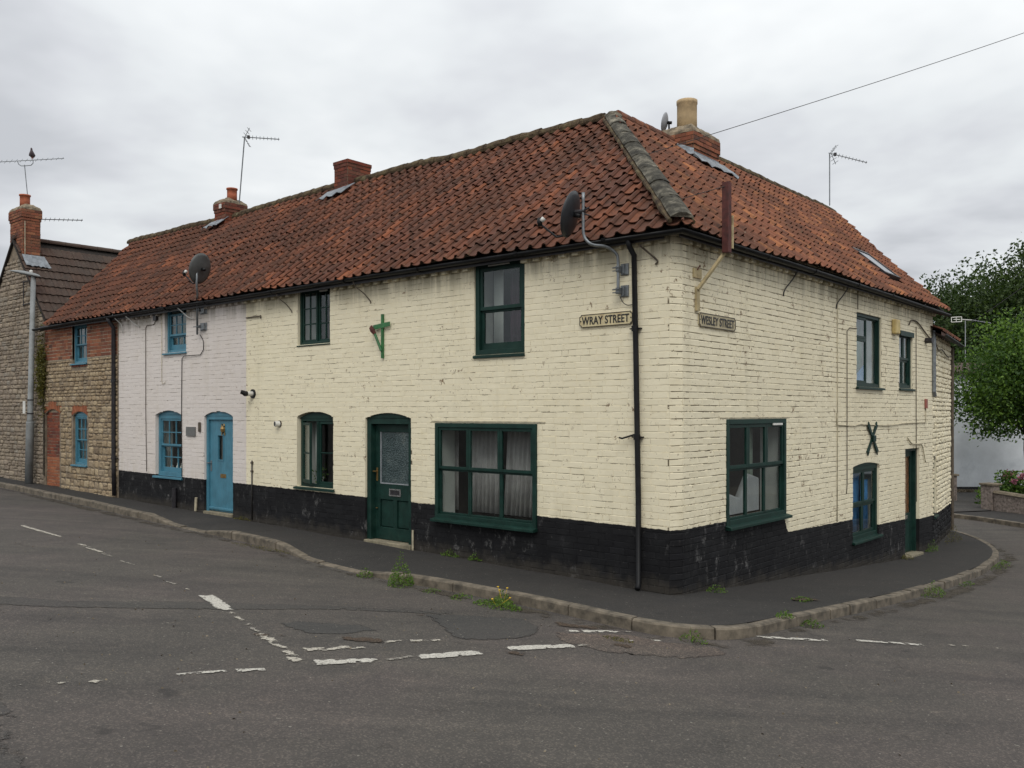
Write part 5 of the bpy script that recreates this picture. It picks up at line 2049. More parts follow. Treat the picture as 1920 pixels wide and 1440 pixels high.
# the wide six-light window
big = window(FL, corner, O_BIG[0], O_BIG[1], O_BIG[2], O_BIG[3], 0, 'green_paint', -.035, .065,
             [(0, .335, .52, 1, .0, 1, 1, .045), (.335, .668, .52, 1, .0, 1, 1, .045), (.668, 1, .52, 1, .0, 1, 1, .045),
              (0, .335, 0, .52, .03, 1, 1, .030), (.335, .668, 0, .52, .03, 1, 1, .030), (.668, 1, 0, .52, .03, 1, 1, .030)], sill=(.12, .05, .02), depth=.1)
MB().box(-4.30, -2.04, -.012, -.0005, 2.115, 2.135).build('lintel_strip', 'cable_pale', corner, FL)
curtain(FL, big, -4.30, -4.16, .72, 2.02, .46, 'curtain_grey', .02)
curtain(FL, big, -3.88, -3.28, .72, 2.02, .44, 'curtain_grey', .026)
curtain(FL, big, -3.12, -2.50, .72, 2.02, .44, 'curtain_grey', .026, lean=-.08)
MB().box(-4.12, -2.27, .15, .24, .66, .70).build('inner_sill', 'cable_pale', big, FL)

# Wesley Street side
bigr = window(FR, corner, R_BIG[0], R_BIG[1], R_BIG[2], R_BIG[3], 0, 'green_paint', -.02, .07,
              [(0, .335, .53, 1, .0, 1, 1, .05), (.335, .668, .53, 1, .0, 1, 1, .05), (.668, 1, .53, 1, .0, 1, 1, .05),
               (0, .335, 0, .53, .03, 1, 1, .03), (.335, .668, 0, .53, .03, 1, 1, .03), (.668, 1, 0, .53, .03, 1, 1, .03)], sill=(.10, .05, .04), depth=.1)
MB().box(1.2, 3.42, -.010, -.0005, 2.18, 2.195).build('lintel_strip', 'cable_pale', corner, FR)
MB().box(2.80, 3.12, -.03, -.012, 2.075, 2.105).build('vent', 'white_plastic', bigr, FR)
curtain(FR, bigr, 2.62, 2.86, .8, 2.1, .34, 'curtain_green', .02)
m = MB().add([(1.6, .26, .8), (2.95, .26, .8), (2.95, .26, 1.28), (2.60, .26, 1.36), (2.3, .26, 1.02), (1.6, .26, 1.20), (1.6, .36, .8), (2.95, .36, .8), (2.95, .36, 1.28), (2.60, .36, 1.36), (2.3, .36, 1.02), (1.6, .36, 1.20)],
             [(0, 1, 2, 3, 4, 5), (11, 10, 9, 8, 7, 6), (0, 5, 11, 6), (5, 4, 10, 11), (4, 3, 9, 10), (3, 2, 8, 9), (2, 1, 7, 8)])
m.build('car_reflection_shape', 'white_curtain_and_reflection', bigr, FR, bevel=.03)  # added pale shape behind the lower panes, imitating a white car's reflection
MB().box(1.42, 3.2, .14, .24, .74, .78).build('inner_sill', 'coping', bigr, FR)

wu = window(FR, corner, *R_UP1[:4], paint='green_paint', recess=.03, fw=.06, sashes=[(0, .50, .68, 1, 0, 1, 1, .045), (0, .50, 0, .68, 0.0, 1, 1, .055), (.50, 1, 0, 1, .02, 1, 1, .02)], sill=(.06, .05, .06))
curtain(FR, wu, 6.75, 6.95, 2.8, 3.75, .32, 'white_curtain_and_reflection', .015, lean=.05)
curtain(FR, wu, 7.0, 7.6, 2.8, 4.0, .34, 'curtain_green', .012)
MB().add([(7.1, .28, 2.8), (7.6, .28, 2.8), (7.6, .28, 3.2), (7.1, .33, 2.9)], [(0, 1, 2, 3)]).build('cloth', 'curtain_blue', wu, FR)
wu = window(FR, corner, *R_UP2[:4], paint='green_paint', recess=.03, fw=.07, sashes=[(0, .5, .5, 1, 0, 1, 1, .05), (.5, 1, .5, 1, 0, 1, 1, .05), (0, .5, 0, .5, .02, 1, 1, .04), (.5, 1, 0, .5, .02, 1, 1, .04)], sill=(.05, .05, .05))
MB().box(R_UP2[0] + .0, R_UP2[1] - .0, -.04, .03, R_UP2[3] - .10, R_UP2[3]).build('head_board', 'green_paint', wu, FR)
curtain(FR, wu, 8.85, 9.12, 2.85, 3.80, .16, 'curtain_grey', .012)
curtain(FR, wu, 9.28, 9.53, 2.85, 3.80, .16, 'curtain_grey', .012)
wlw = window(FR, corner, R_LOW[0], R_LOW[1], R_LOW[2], R_LOW[3], R_LOW[4], 'green_paint', .03, .075, [(0, .5, .47, 1, 0, 1, 1, .05), (.5, 1, .47, 1, 0, 1, 1, .05), (0, .5, 0, .47, .02, 1, 1, .05), (.5, 1, 0, .47, .02, 1, 1, .05)], sill=(.07, .05, .06))
curtain(FR, wlw, 6.32, 6.98, .08, 1.2, .17, 'curtain_blue', .02)
curtain(FR, wlw, 7.05, 7.45, .08, 1.0, .17, 'curtain_blue', .02)

df = door_frame(FR, corner, R_DOOR[0], R_DOOR[1], R_DOOR[2], R_DOOR[3], 0, 'green_paint', .06, .06, .12, label='narrow green side door with an orange board in its upper light')
m = MB()
u0, u1 = R_DOOR[0] + .06, R_DOOR[1] - .06
m.box(u0, u0 + .10, .13, .17, -.66, 1.46).box(u1 - .10, u1, .13, .17, -.66, 1.46).box(u0 + .10, u1 - .10, .13, .17, 1.34, 1.46).box(u0 + .10, u1 - .10, .13, .17, -.02, .16).box(u0 + .10, u1 - .10, .14, .17, -.66, -.02)
m.build('door_leaf', 'green_paint', df, FR, bevel=.004)
MB().box(u0 + .10, u1 - .10, .15, .156, .16, 1.34).build('pane', 'window_glass', df, FR)
MB().box(u0 + .10, u1 - .10, .165, .169, .16, 1.34).build('board', 'orange_board', df, FR)
MB().box(u0 + .28, u0 + .52, .12, .13, .04, .12).build('letter_plate', 'chrome', df, FR)
MB().box(R_DOOR[0] + .02, R_DOOR[1] - .02, -.10, .25, -.80, -.665).build('doorstep', 'door_step', corner, FR, bevel=.01)

# ---- small fixtures that belong to the walls
def wire(pts, r, mat, parent, name='cable', n=6):
    return MB().tube(pts, r, n).build(name, mat, parent, None, True)


def cat3(P, n=5):
    P = [Vector(p) for p in P]
    out = []
    for i in range(len(P) - 1):
        p0, p1, p2, p3 = P[max(i - 1, 0)], P[i], P[i + 1], P[min(i + 2, len(P) - 1)]
        for k in range(n):
            t_ = k / n
            out.append(0.5 * ((2 * p1) + (p2 - p0) * t_ + (2 * p0 - 5 * p1 + 4 * p2 - p3) * t_ ** 2 + (3 * p1 - p0 - 3 * p2 + p3) * t_ ** 3))
    out.append(P[-1])
    return out


wire([(-13.38, -.02, .95), (-13.42, -.02, 2.4), (-13.42, -.02, 4.14), (-13.36, -.02, 4.20), (-13.05, -.02, 4.20), (-12.95, -.02, 4.30)], .007, 'cable_brown', white)
MB().box(-13.02, -12.88, -.06, -.01, 4.28, 4.40).build('junction_box', 'dark_iron', white)
wire([(-12.70, -.02, 4.45), (-12.70, -.02, 2.95), (-12.66, -.02, 2.88), (-12.58, -.02, 2.89), (-12.55, -.02, 2.93)], .006, 'cable_pale', white)
wire([(-11.08, -.04, 3.86), (-11.02, -.02, 3.78), (-10.98, -.02, 3.70), (-10.98, -.02, 3.55), (-11.10, -.02, 3.45), (-11.72, -.035, 3.45), (-11.84, -.02, 3.40), (-11.86, -.02, 2.3), (-11.84, -.02, .9)], .008, 'cable_dark', white)
for pts in ([(-14.62, -.21, 4.58), (-14.62, -.20, 4.48), (-14.50, -.06, 4.30), (-14.47, -.03, 4.08)], [(-14.05, -.21, 4.60), (-14.05, -.20, 4.46), (-13.85, -.04, 4.25), (-13.70, -.02, 4.18)], [(-11.75, -.21, 4.60), (-11.75, -.20, 4.48), (-11.55, -.05, 4.26), (-11.35, -.03, 4.20)]):
    wire(pts, .012, 'white_plastic', white, 'gutter_stay')
for x_ in (-8.15, -5.95):
    wire(cat3([(x_ - .05, -.20, 4.50), (x_, -.16, 4.36), (x_ + .10, -.06, 4.24), (x_ + .20, -.02, 4.12), (x_ + .22, -.02, 4.08)]), .009, 'cable_brown', corner, 'gutter_stay')
wire(cat3([(-.42, -.15, 4.36), (-.36, -.06, 4.28), (-.27, -.02, 4.19), (-.24, -.02, 4.15), (-.27, -.02, 4.12)]), .012, 'cable_brown', corner, 'gutter_stay')
for y_ in (3.2, 5.35):
    wire(cat3([(.16, y_ + .15, 4.40), (.10, y_ + .12, 4.28), (.03, y_, 4.12), (.015, y_ - .02, 4.02)]), .010, 'cable_dark', corner, 'gutter_stay')
wire([(-9.42, -.02, 4.09), (-8.95, -.03, 4.09), (-8.91, -.03, 4.10), (-8.91, -.03, 4.04)], .011, 'cable_brown', corner, 'iron_rod')
wire([(-9.22, -.02, 1.34), (-9.22, -.02, .2)], .013, 'cable_dark', corner, 'conduit')
MB().box(-9.25, -9.19, -.035, -.005, 1.12, 1.15).box(-9.25, -9.19, -.035, -.005, 1.28, 1.31).build('conduit_clip', 'cable_brown', corner)
MB().tube([(-4.70, -.03, .40), (-4.70, -.03, .06)], .017, 8).build('waste_pipe', 'cable_pale', corner)
MB().tube([(-11.25, -.03, .50), (-11.27, -.03, .22)], .028, 8).build('waste_pipe', 'cable_pale', white)
MB().tube([(-12.1, -.05, .65), (-12.1, -.05, .22)], .05, 8).build('soil_pipe', 'dark_iron', white)
# boiler flues
m = MB().tube([(-9.20, -.001, 2.62), (-9.20, -.025, 2.62)], .088, 16)
fl = m.build('boiler_flue', 'black_plastic', corner)
MB().tube([(-9.20, -.025, 2.62), (-9.205, -.14, 2.62)], .045, 16).build('flue_sleeve', 'white_plastic', fl)
MB().tube([(-9.205, -.14, 2.62), (-9.207, -.18, 2.62), (-9.215, -.20, 2.635), (-9.24, -.25, 2.655)], [.05, .052, .044, .038], 14).build('flue_end', 'black_plastic', fl)
m = MB().tube([(-8.33, -.001, 2.05), (-8.33, -.015, 2.05)], .064, 16)
fl = m.build('vent_pipe', 'cable_brown', corner)
MB().tube([(-8.33, -.015, 2.05), (-8.35, -.10, 2.05)], .052, 16).build('vent_sleeve', 'white_plastic', fl)
MB().tube([(-8.3505, -.101, 2.05), (-8.351, -.103, 2.05)], .043, 16).build('vent_grille', 'dark_iron', fl)
# slate plaque and bell
MB().box(-11.66, -11.30, -.03, -.008, 1.77, 1.96).build('plaque', 'slate_plaque', white)
MB().box(-11.18, -11.09, -.035, -.008, 1.86, 2.06).build('door_bell', 'cable_brown', white, bevel=.02)
# alarm box, lamp, cables on the side wall
MB().box(.01, .10, 8.26, 8.52, 3.80, 4.08).build('alarm_box', 'alarm_box', corner, bevel=.02)
wire([(.02, 8.40, 3.82), (.02, 8.75, 3.80)], .008, 'cable_brown', corner)
m = MB().tube([(.01, 10.52, 3.80), (.16, 10.50, 3.80)], .06, 10)
m.build('wall_lamp', 'dark_iron', corner)
wire([(.02, 5.38, 4.3), (.02, 5.38, 2.0), (.02, 5.36, .4)], .008, 'cable_pale', corner)
wire([(.02, 6.32, 3.76), (.02, 5.95, 3.74), (.02, 5.83, 3.68), (.02, 5.83, 1.0), (.02, 5.80, .85)], .007, 'cable_brown', corner)
wire([(.02, 6.36, 4.4), (.02, 6.36, 4.1)], .007, 'cable_brown', corner)
wire([(.02, 5.35, 2.25), (.02, 5.35, 2.05), (.02, 6.2, 2.02), (.02, 6.5, 2.05), (.02, 8.0, 2.00), (.02, 9.0, 2.04), (.02, 10.5, 2.05), (.02, 10.5, 2.35)], .009, 'cable_pale', corner)
wire(cat3([(.03, 9.3, 4.05), (.03, 9.5, 4.16), (.03, 9.9, 4.14), (.03, 10.4, 3.98), (.03, 11.0, 3.80)]), .014, 'cable_brown', corner)
wire([(.02, 9.82, 4.05), (.02, 9.82, 3.2), (.02, 9.84, .4)], .008, 'cable_brown', corner)
wire(cat3([(.03, 9.2, 1.75), (.03, 9.5, 1.62), (.03, 9.9, 1.60), (.03, 10.2, 1.56), (.03, 10.45, 1.2)]), .012, 'cable_pale', corner)
MB().box(.01, .05, 10.45, 10.55, 2.35, 2.55).build('alarm_bell', 'red_plastic', corner)
MB().tube([(.04, 11.04, 4.05), (.04, 11.04, 2.72), (.04, 11.10, 2.62)], .045, 8).build('downpipe', 'grey_metal', corner)

# ---- rubble annex
AL = 3.35
NAR = (.12, .62, -.03, 1.25, 0)
wa = wall_backing(FX, 0.0, AL, 4.02, -1.0, [NAR], 'cream_joint_side', annex)
st = lay_stones(FX, 0.01, AL - .01, -.85, 3.98, [NAR], lambda z: random.uniform(.09, .15), lambda z: random.uniform(.12, .30), lambda u: -.75)
STP = [([(x_, y_ * (.75), z_) for x_, y_, z_ in V], F) for V, F in STONE]
scatter('stone', STP, st, wa, 'cream_brick_side', 300, 'stones')
window(FX, annex, *NAR[:4], paint='green_paint', recess=.04, fw=.06, sill=(.06, .05, .04))
e0 = FX.p(AL, 0, 0)
m = MB()
d_ = FX.d
for a, b_ in ((FX.p(AL, 0, 0), FX.p(AL, 4.5, 0)), (FX.p(AL, 4.5, 0), FX.p(0, 4.5, 0))):
    m.add([(a.x, a.y, -1), (b_.x, b_.y, -1), (b_.x, b_.y, 3.95), (a.x, a.y, 3.95)], [(0, 1, 2, 3)])
m.build('back_wall', 'cream_joint_side', annex)
P = [FX.p(-.2, -.20, 4.02), FX.p(AL + .2, -.20, 4.02), FX.p(AL + .2, 2.3, 5.3), FX.p(-.2, 2.3, 5.3), FX.p(AL + .2, 4.7, 4.0), FX.p(-.2, 4.7, 4.0)]
ra = MB().add(P + [p - Vector((0, 0, .08)) for p in P], [(0, 1, 2, 3), (3, 2, 4, 5), (6, 9, 8, 7), (9, 11, 10, 8), (0, 6, 7, 1), (1, 7, 8, 2), (2, 8, 10, 4)])
ra = ra.build('roof', 'slate_back', annex)
ms = []
sl = (P[3] - P[0])
Ls = sl.length
vd = sl.normalized()
nd = FX.t.cross(vd).normalized()
for i in range(15):
    for j in range(9):
        o = P[0] + FX.t * (i * TW) + vd * (j * GAUGE)
        ms.append(Matrix(((FX.t.x, vd.x, nd.x, o.x), (FX.t.y, vd.y, nd.y, o.y), (FX.t.z, vd.z, nd.z, o.z), (0, 0, 0, 1))))
scatter('roof_tile', PAN, ms, ra, 'pantile_street', 140)
g0, g1 = FX.p(-.1, -.24, 3.97), FX.p(AL + .25, -.24, 3.95)
gutter([g0, g1], annex, r=.05)
MB().tube([FX.p(AL - .02, -.05, 3.9), FX.p(AL + .03, -.04, 2), FX.p(AL + .04, -.04, -.7)], .04, 8).build('downpipe', 'cable_brown', annex)
wire(cat3([FX.p(.15, -.05, 3.78), FX.p(.5, -.06, 3.66), FX.p(1.2, -.06, 3.70), FX.p(2.2, -.06, 3.6), FX.p(3.0, -.06, 3.66)]), .014, 'cable_brown', annex)

# ================================================================== THINGS ON AND AROUND THE HOUSES
def aerial(foot_, top, boom, label, n=10, elem=.18, refl=True, mat='grey_metal', group='television aerials', elv=(0, 0, 1), cat='aerial', thick=.012, clamp=None):
    """mast from foot_ to top; boom = (start, end) along which short elements sit"""
    e = empty('television_aerial', foot_, label, cat, group)
    if (Vector(top) - Vector(foot_)).length > .05:
        MB().tube([foot_, top], thick * 1.3, 8).build('mast', mat, e)
    b0, b1 = Vector(boom[0]), Vector(boom[1])
    MB().tube([b0, b1], thick, 6).build('boom', mat, e)
    d = (b1 - b0).normalized()
    ev = Vector(elv).normalized()
    for i in range(n):
        c = b0.lerp(b1, .18 + .80 * i / max(n - 1, 1))
        l_ = elem * (1 - .35 * i / n)
        MB().tube([c - ev * l_ / 2, c + ev * l_ / 2], thick * .55, 5).build('element', mat, e)
    if refl:
        c = b0.lerp(b1, .07)
        side = d.cross(Vector((0, 0, 1))).normalized()
        m = MB()
        for sg in (1, -1):
            for k in range(3):
                q = c + Vector((0, 0, sg * (.06 + .07 * k))) + d * (.02 + .045 * k)
                m.tube([q - side * .16, q + side * .16], thick * .5, 5)
            m.tube([c, c + Vector((0, 0, sg * .24)) + d * .12], thick * .7, 5)
        m.build('reflector', mat, e)
        MB().box(-.03, .03, -.03, .03, -.03, .045).build('dipole_box', 'dark_iron', e, Fr(b0.lerp(b1, .17), d))
    return e


DG = 25.6      # distance of the stone gable's chimney
ax0, ax1 = at(0, 303, DG), at(120, 297, DG)
ft, tp = at(52, 370, DG), at(46, 309, DG)
ae = aerial(ft, tp, (at(-25, 305, DG), ax1), 'aerial with a pigeon on it, above the far left terracotta pot', 13, .16, False, elv=(0, .35, .5), thick=.010)
MB().tube([at(33, 303, DG), at(35, 308, DG), at(40, 311, DG), at(46, 311, DG), at(58, 310, DG), at(62, 306, DG), at(62, 301, DG)], .012, 6).build('cradle', 'grey_metal', ae)
# pigeon
pg = at(60, 293, DG)
bm_ = bmesh.new()
prof = [(-.20, .0, .012), (-.13, .02, .028), (-.05, .05, .055), (.02, .075, .066), (.08, .11, .056), (.11, .15, .034), (.125, .185, .026), (.15, .20, .024), (.175, .195, .012), (.20, .188, .004)]
m = MB()
hx = RGT * .25 + Vector((0, 0, 0))
pf = (RGT * .35 - FWD * .94).normalized()
m.tube([pg + pf * (a * .75) + Vector((0, 0, b_ * 1.15 - .03)) for a, b_, r in prof], [r for *_, r in prof], 12)
pig = m.build('pigeon', 'pigeon_grey', None, None, True)
tag(pig, 'plump grey pigeon perched on the far left aerial boom', 'bird')
m = MB()
for s_ in (-1, 1):
    c = pg + pf * .0 + RGT * (.02 * s_) + Vector((0, 0, -.01))
    m.tube([c, c - Vector((0, 0, .075))], .006, 5)
m.build('leg', 'terracotta', pig)
m = MB()
for s_ in (-1, 1):
    sd_ = Vector((-pf.y, pf.x, 0)) * (.052 * s_)
    m.tube([pg + pf * .05 + sd_ * .9 + Vector((0, 0, .08)), pg - pf * .02 + sd_ * 1.15 + Vector((0, 0, .03)), pg - pf * .13 + sd_ * .6 + Vector((0, 0, .0))], [.02, .03, .008], 8)
m.build('wing', 'pigeon_grey', pig, None, True)
aerial(at(77, 412, DG + .5), at(77, 412, DG + .5), (at(70, 411, DG + .5), at(155, 413, DG + .5)), 'toothed aerial boom sticking out sideways behind the far left chimney', 9, .12, False, mat='dark_iron', elv=(0.3, .2, 1))

a0_ = Vector((-14.46, 2.98, 7.60))
t_ = Vector((-14.16, 2.95, 9.27))
d1 = (at(535, 262, 18.6) - at(457, 257, 18.6))
aerial(a0_, t_ , (t_ - d1.normalized() * .06, t_ + d1 * 1.0), 'tall aerial rising beside the short terracotta pot in mid roof', 9, .11, True)
ar = Vector((-2.9, 12.75, 7.55))
artp = ar + Vector((0, 0, 1.32))
dR_ = Vector((-.1, 1.0, 0)).normalized()
aerial(ar, artp, (artp - dR_ * .10, artp + (at(1640, 311, 19.5) - at(1558, 292, 19.5)) * .98), 'aerial with a wide reflector at the far right end of the ridge', 10, .10, True, elv=(.4, 0, 1))

# satellite dishes
def dish(c, nrm, w, h, label, mat, arm_to, name='satellite_dish', arm=True):
    e = empty(name, c, label, 'satellite dish', 'satellite dishes')
    c = Vector(c)
    n = Vector(nrm).normalized()
    sx = n.cross(Vector((0, 0, 1))).normalized()
    sy = sx.cross(n).normalized()
    if sy.z < 0:
        sy = -sy
    m = MB()
    R, S = 6, 28
    m.v.append(tuple(c - n * .055))
    for i in range(1, R + 1):
        r = i / R
        for k in range(S):
            a = 2 * math.pi * k / S
            m.v.append(tuple(c + sx * (math.cos(a) * r * w / 2) + sy * (math.sin(a) * r * h / 2) - n * (.055 * (1 - r * r))))
    for k in range(S):
        m.f.append((0, 1 + k, 1 + (k + 1) % S))
    for i in range(R - 1):
        for k in range(S):
            a = 1 + i * S
            m.f.append((a + k, a + S + k, a + S + (k + 1) % S, a + (k + 1) % S))
    o = m.build('reflector_dish', mat, e, None, True)
    md = o.modifiers.new('s', 'SOLIDIFY')
    md.thickness = .012
    if arm:
        lo_ = c - sy * (h * .44)
        tip = c + n * .42 - sy * (h * .30)
        MB().tube([lo_ - n * .02, lo_ + n * .12 - sy * .05, tip], .014, 7).build('feed_arm', 'black_plastic', e, None, True)
        MB().tube([tip - n * .03 - sy * .03, tip + sy * .02, tip + sy * .07 + n * .01], [.03, .034, .02], 10).build('receiver', 'black_plastic', e, None, True)
        MB().tube([tip + sy * .03 - n * .03, tip + sy * .075 - n * .055], [.032, .03], 12).build('receiver_cap', 'white_plastic', e, None, True)
    MB().tube([c - n * .06, c - n * .14], .03, 8).build('bracket', 'black_plastic', e, None, True)
    return e


# near dish on a cranked pole
dc = Vector((-1.22, -.52, 4.80))
dn = Vector((-.97, -.22, .26))
e1 = dish(dc, dn, .50, .60, 'black satellite dish on a cranked grey pole near the corner', 'dish_black', None)
pole = [(-1.05, -.48, 5.06), (-1.05, -.48, 4.62), (-1.04, -.47, 4.50), (-1.00, -.45, 4.43), (-.95, -.40, 4.39), (-.88, -.28, 4.385), (-.84, -.18, 4.36), (-.79, -.12, 4.30), (-.775, -.10, 4.20), (-.775, -.10, 3.80)]
MB().tube(cat3(pole, 4), .020, 10).build('pole', 'grey_metal', e1, None, True)
for z_ in (4.11, 3.83):
    m = MB().bbox(-.79, -.67, -.03, -.006, z_ - .08, z_ + .07, .01)
    m.box(-.80, -.75, -.12, -.03, z_ - .045, z_ + .035).box(-.745, -.715, -.055, -.03, z_ - .06, z_ + .05)
    m.tube([(-.84, -.13, z_ + .01), (-.73, -.13, z_ + .01)], .009, 6).tube([(-.84, -.13, z_ - .03), (-.73, -.13, z_ - .03)], .007, 6)
    m.build('wall_bracket', 'grey_metal', e1)
MB().tube(cat3([(-.775, -.06, 3.76), (-.74, -.04, 3.68), (-.68, -.03, 3.64), (-.60, -.03, 3.64)]), .006, 6).build('cable', 'cable_dark', e1)
MB().tube([(-1.03, -.47, 4.82), (-1.16, -.50, 4.82)], .03, 8).tube([(-.97, -.46, 4.86), (-1.08, -.49, 4.82)], .012, 6).tube([(-.97, -.46, 4.76), (-1.08, -.49, 4.80)], .010, 6).build('clamp', 'dark_iron', e1)
# dish over the white cottage
e2 = dish((-10.52, -.36, 5.12), (-.97, -.22, .26), .54, .62, 'grey-green satellite dish on a straight pole above the white cottage', 'dish_grey', None)
MB().tube([(-11.08, -.10, 3.86), (-11.08, -.10, 4.40), (-10.96, -.16, 4.52), (-10.58, -.38, 4.64), (-10.50, -.44, 4.74), (-10.50, -.44, 5.16)], .022, 8).build('pole', 'grey_metal', e2, None, True)
for z_ in (4.36, 4.02):
    m = MB().bbox(-11.10, -10.86, -.03, -.006, z_ - .08, z_ + .08, .01).box(-11.0, -10.88, -.07, -.03, z_ - .06, z_ + .06)
    m.tube([(-11.2, -.12, z_), (-10.98, -.12, z_)], .010, 6).box(-11.08, -11.02, -.10, -.03, z_ - .03, z_ + .03)
    m.build('wall_bracket', 'grey_metal', e2)
# dish behind the tall buff pot
e3 = dish((-3.16, 5.06, 7.80), (-.97, -.22, .22), .32, .38, 'light grey satellite dish behind the tall buff chimney pot', 'dish_light', None, arm=False)
MB().tube([(-3.08, 5.08, 7.80), (-3.08, 5.10, 7.48)], .018, 8).tube([(-3.16, 5.0, 7.62), (-3.62, 4.86, 7.42)], .012, 6).box(-3.68, -3.60, 4.82, 4.9, 7.38, 7.46).build('pole', 'black_plastic', e3)

# ---- street signs
def street_sign(fr, u0, u1, z0, z1, text, label, plate, txtw, lx):
    e = empty('street_sign', fr.p((u0 + u1) / 2, -.02, z0), label, 'street sign', 'street name signs')
    c = .028
    P = []
    for (a, b_, sa, sb) in ((u0, z0, 1, 1), (u1, z0, -1, 1), (u1, z1, -1, -1), (u0, z1, 1, -1)):
        q = [(a, b_ + sb * c), (a + sa * c * .5, b_ + sb * c * .9), (a + sa * c * .9, b_ + sb * c * .5), (a + sa * c, b_)]
        P += q if (sa == sb) else q[::-1]
    MB().prism(P, -.026, -.008).build('plate', plate, e, fr)
    bw = .008
    cx, cz = (u0 + u1) / 2, (z0 + z1) / 2
    inner = [((u - cx) * (1 - 2 * bw / (u1 - u0)) + cx, (z - cz) * (1 - 2 * bw / (z1 - z0)) + cz) for u, z in P]
    m = MB()
    n = len(P)
    m.v = [(u, -.031, z) for u, z in P] + [(u, -.031, z) for u, z in inner] + [(u, -.0255, z) for u, z in P] + [(u, -.0255, z) for u, z in inner]
    for i in range(n):
        j = (i + 1) % n
        m.f += [(i, j, n + j, n + i), (n + i, n + j, 3 * n + j, 3 * n + i), (j, i, 2 * n + i, 2 * n + j)]
    m.build('raised_border', 'sign_letter', e, fr)
    m = MB()
    for u in (u0 + .022, u1 - .022):
        m.tube([(u, -.026, cz - .0), (u, -.033, cz)], .008, 8)
    m.build('screw', 'dark_iron', e, fr)
    # thin black lining of the lettering
    cu = bpy.data.curves.new('lettering', 'FONT')
    cu.body = text
    cu.size = (z1 - z0) * .86
    cu.extrude = .003
    cu.offset = .0022
    cu.space_character = 1.05
    cu.align_x = 'CENTER'
    tmp = bpy.data.objects.new('tmp', cu)
    COL.objects.link(tmp)
    bpy.context.view_layer.update()
    me = bpy.data.meshes.new_from_object(tmp)
    bpy.data.objects.remove(tmp)
    xs = [v.co.x for v in me.vertices]
    ys = [v.co.y for v in me.vertices]
    sx = txtw / (max(xs) - min(xs))
    my = (max(ys) + min(ys)) / 2
    mxx = (max(xs) + min(xs)) / 2
    for v in me.vertices:
        p = fr.M @ Vector((cx + lx + (v.co.x - mxx) * sx, -.0285 - v.co.z, cz + (v.co.y - my)))
        v.co = p
    me.materials.clear()
    me.materials.append(MATS['sign_letter'])
    o = bpy.data.objects.new('lettering', me)
    COL.objects.link(o)
    parent_to(o, e)
    return e


street_sign(FL, -1.44, -.605, 3.395, 3.565, 'WRAY STREET', 'rusty cream cast street sign reading WRAY STREET left of the downpipe', 'sign_plate_street', .745, -.005)
street_sign(FR, .56, 1.575, 3.37, 3.55, 'WESLEY STREET', 'weathered cream street sign reading WESLEY STREET on the side wall', 'sign_plate_side', .93, .0)

# ---- wall ties
e = empty('wall_cross', (-5.42, -.03, 3.15), 'bright green iron cross with a slanting strut on the cream wall', 'wall tie')
MB().box(-5.445, -5.405, -.045, -.012, 3.15, 3.87).build('upright', 'bright_green', e)
MB().add([(-5.63, -.055, 3.62), (-5.22, -.055, 3.665), (-5.22, -.055, 3.735), (-5.63, -.055, 3.70), (-5.63, -.046, 3.62), (-5.22, -.046, 3.665), (-5.22, -.046, 3.735), (-5.63, -.046, 3.70)],
         [(0, 1, 2, 3), (7, 6, 5, 4), (0, 4, 5, 1), (1, 5, 6, 2), (2, 6, 7, 3), (3, 7, 4, 0)]).build('crossbar', 'bright_green', e)
MB().tube([(-5.43, -.05, 3.27), (-5.49, -.07, 3.42), (-5.55, -.09, 3.56)], .022, 6).build('strut', 'bright_green', e)
MB().tube([(-5.545, -.09, 3.55), (-5.58, -.11, 3.61), (-5.60, -.12, 3.65), (-5.59, -.115, 3.69)], [.028, .042, .035, .012], 8).build('strut_head', 'rust_timber', e)
e = empty('wall_tie', (.04, 7.1, 1.5), 'dark green iron X plate above the low side window', 'wall tie')
for s_ in (1, -1):
    m = MB()
    a_, b_ = (6.84, 7.38)
    ctr, hz = 7.11, 1.785
    for q in (-1, 1):
        pass
    z0_, z1_ = (1.50, 2.06)
    p0 = (a_ if s_ > 0 else b_, z1_)
    p1 = (b_ if s_ > 0 else a_, z0_)
    dx, dz = p1[0] - p0[0], p1[1] - p0[1]
    L_ = math.hypot(dx, dz)
    px_, pz_ = -dz / L_ * .045, dx / L_ * .045
    poly = [(p0[0] - px_, p0[1] - pz_), (p0[0] + dx * .04, p0[1] + dz * .08), (p0[0] + px_, p0[1] + pz_), (ctr + px_ * .55, hz + pz_ * .55), (p1[0] + px_, p1[1] + pz_), (p1[0] - dx * .06, p1[1] - dz * .08), (p1[0] - px_, p1[1] - pz_), (ctr - px_ * .55, hz - pz_ * .55)]
    m.prism(poly, -.035 - (.012 if s_ > 0 else 0), -.012 - (.012 if s_ > 0 else -.0))
    m.build('arm', 'green_paint', e, FR)
MB().bbox(7.05, 7.19, -.075, -.048, 1.72, 1.84, .012).build('boss', 'green_paint', e, FR)

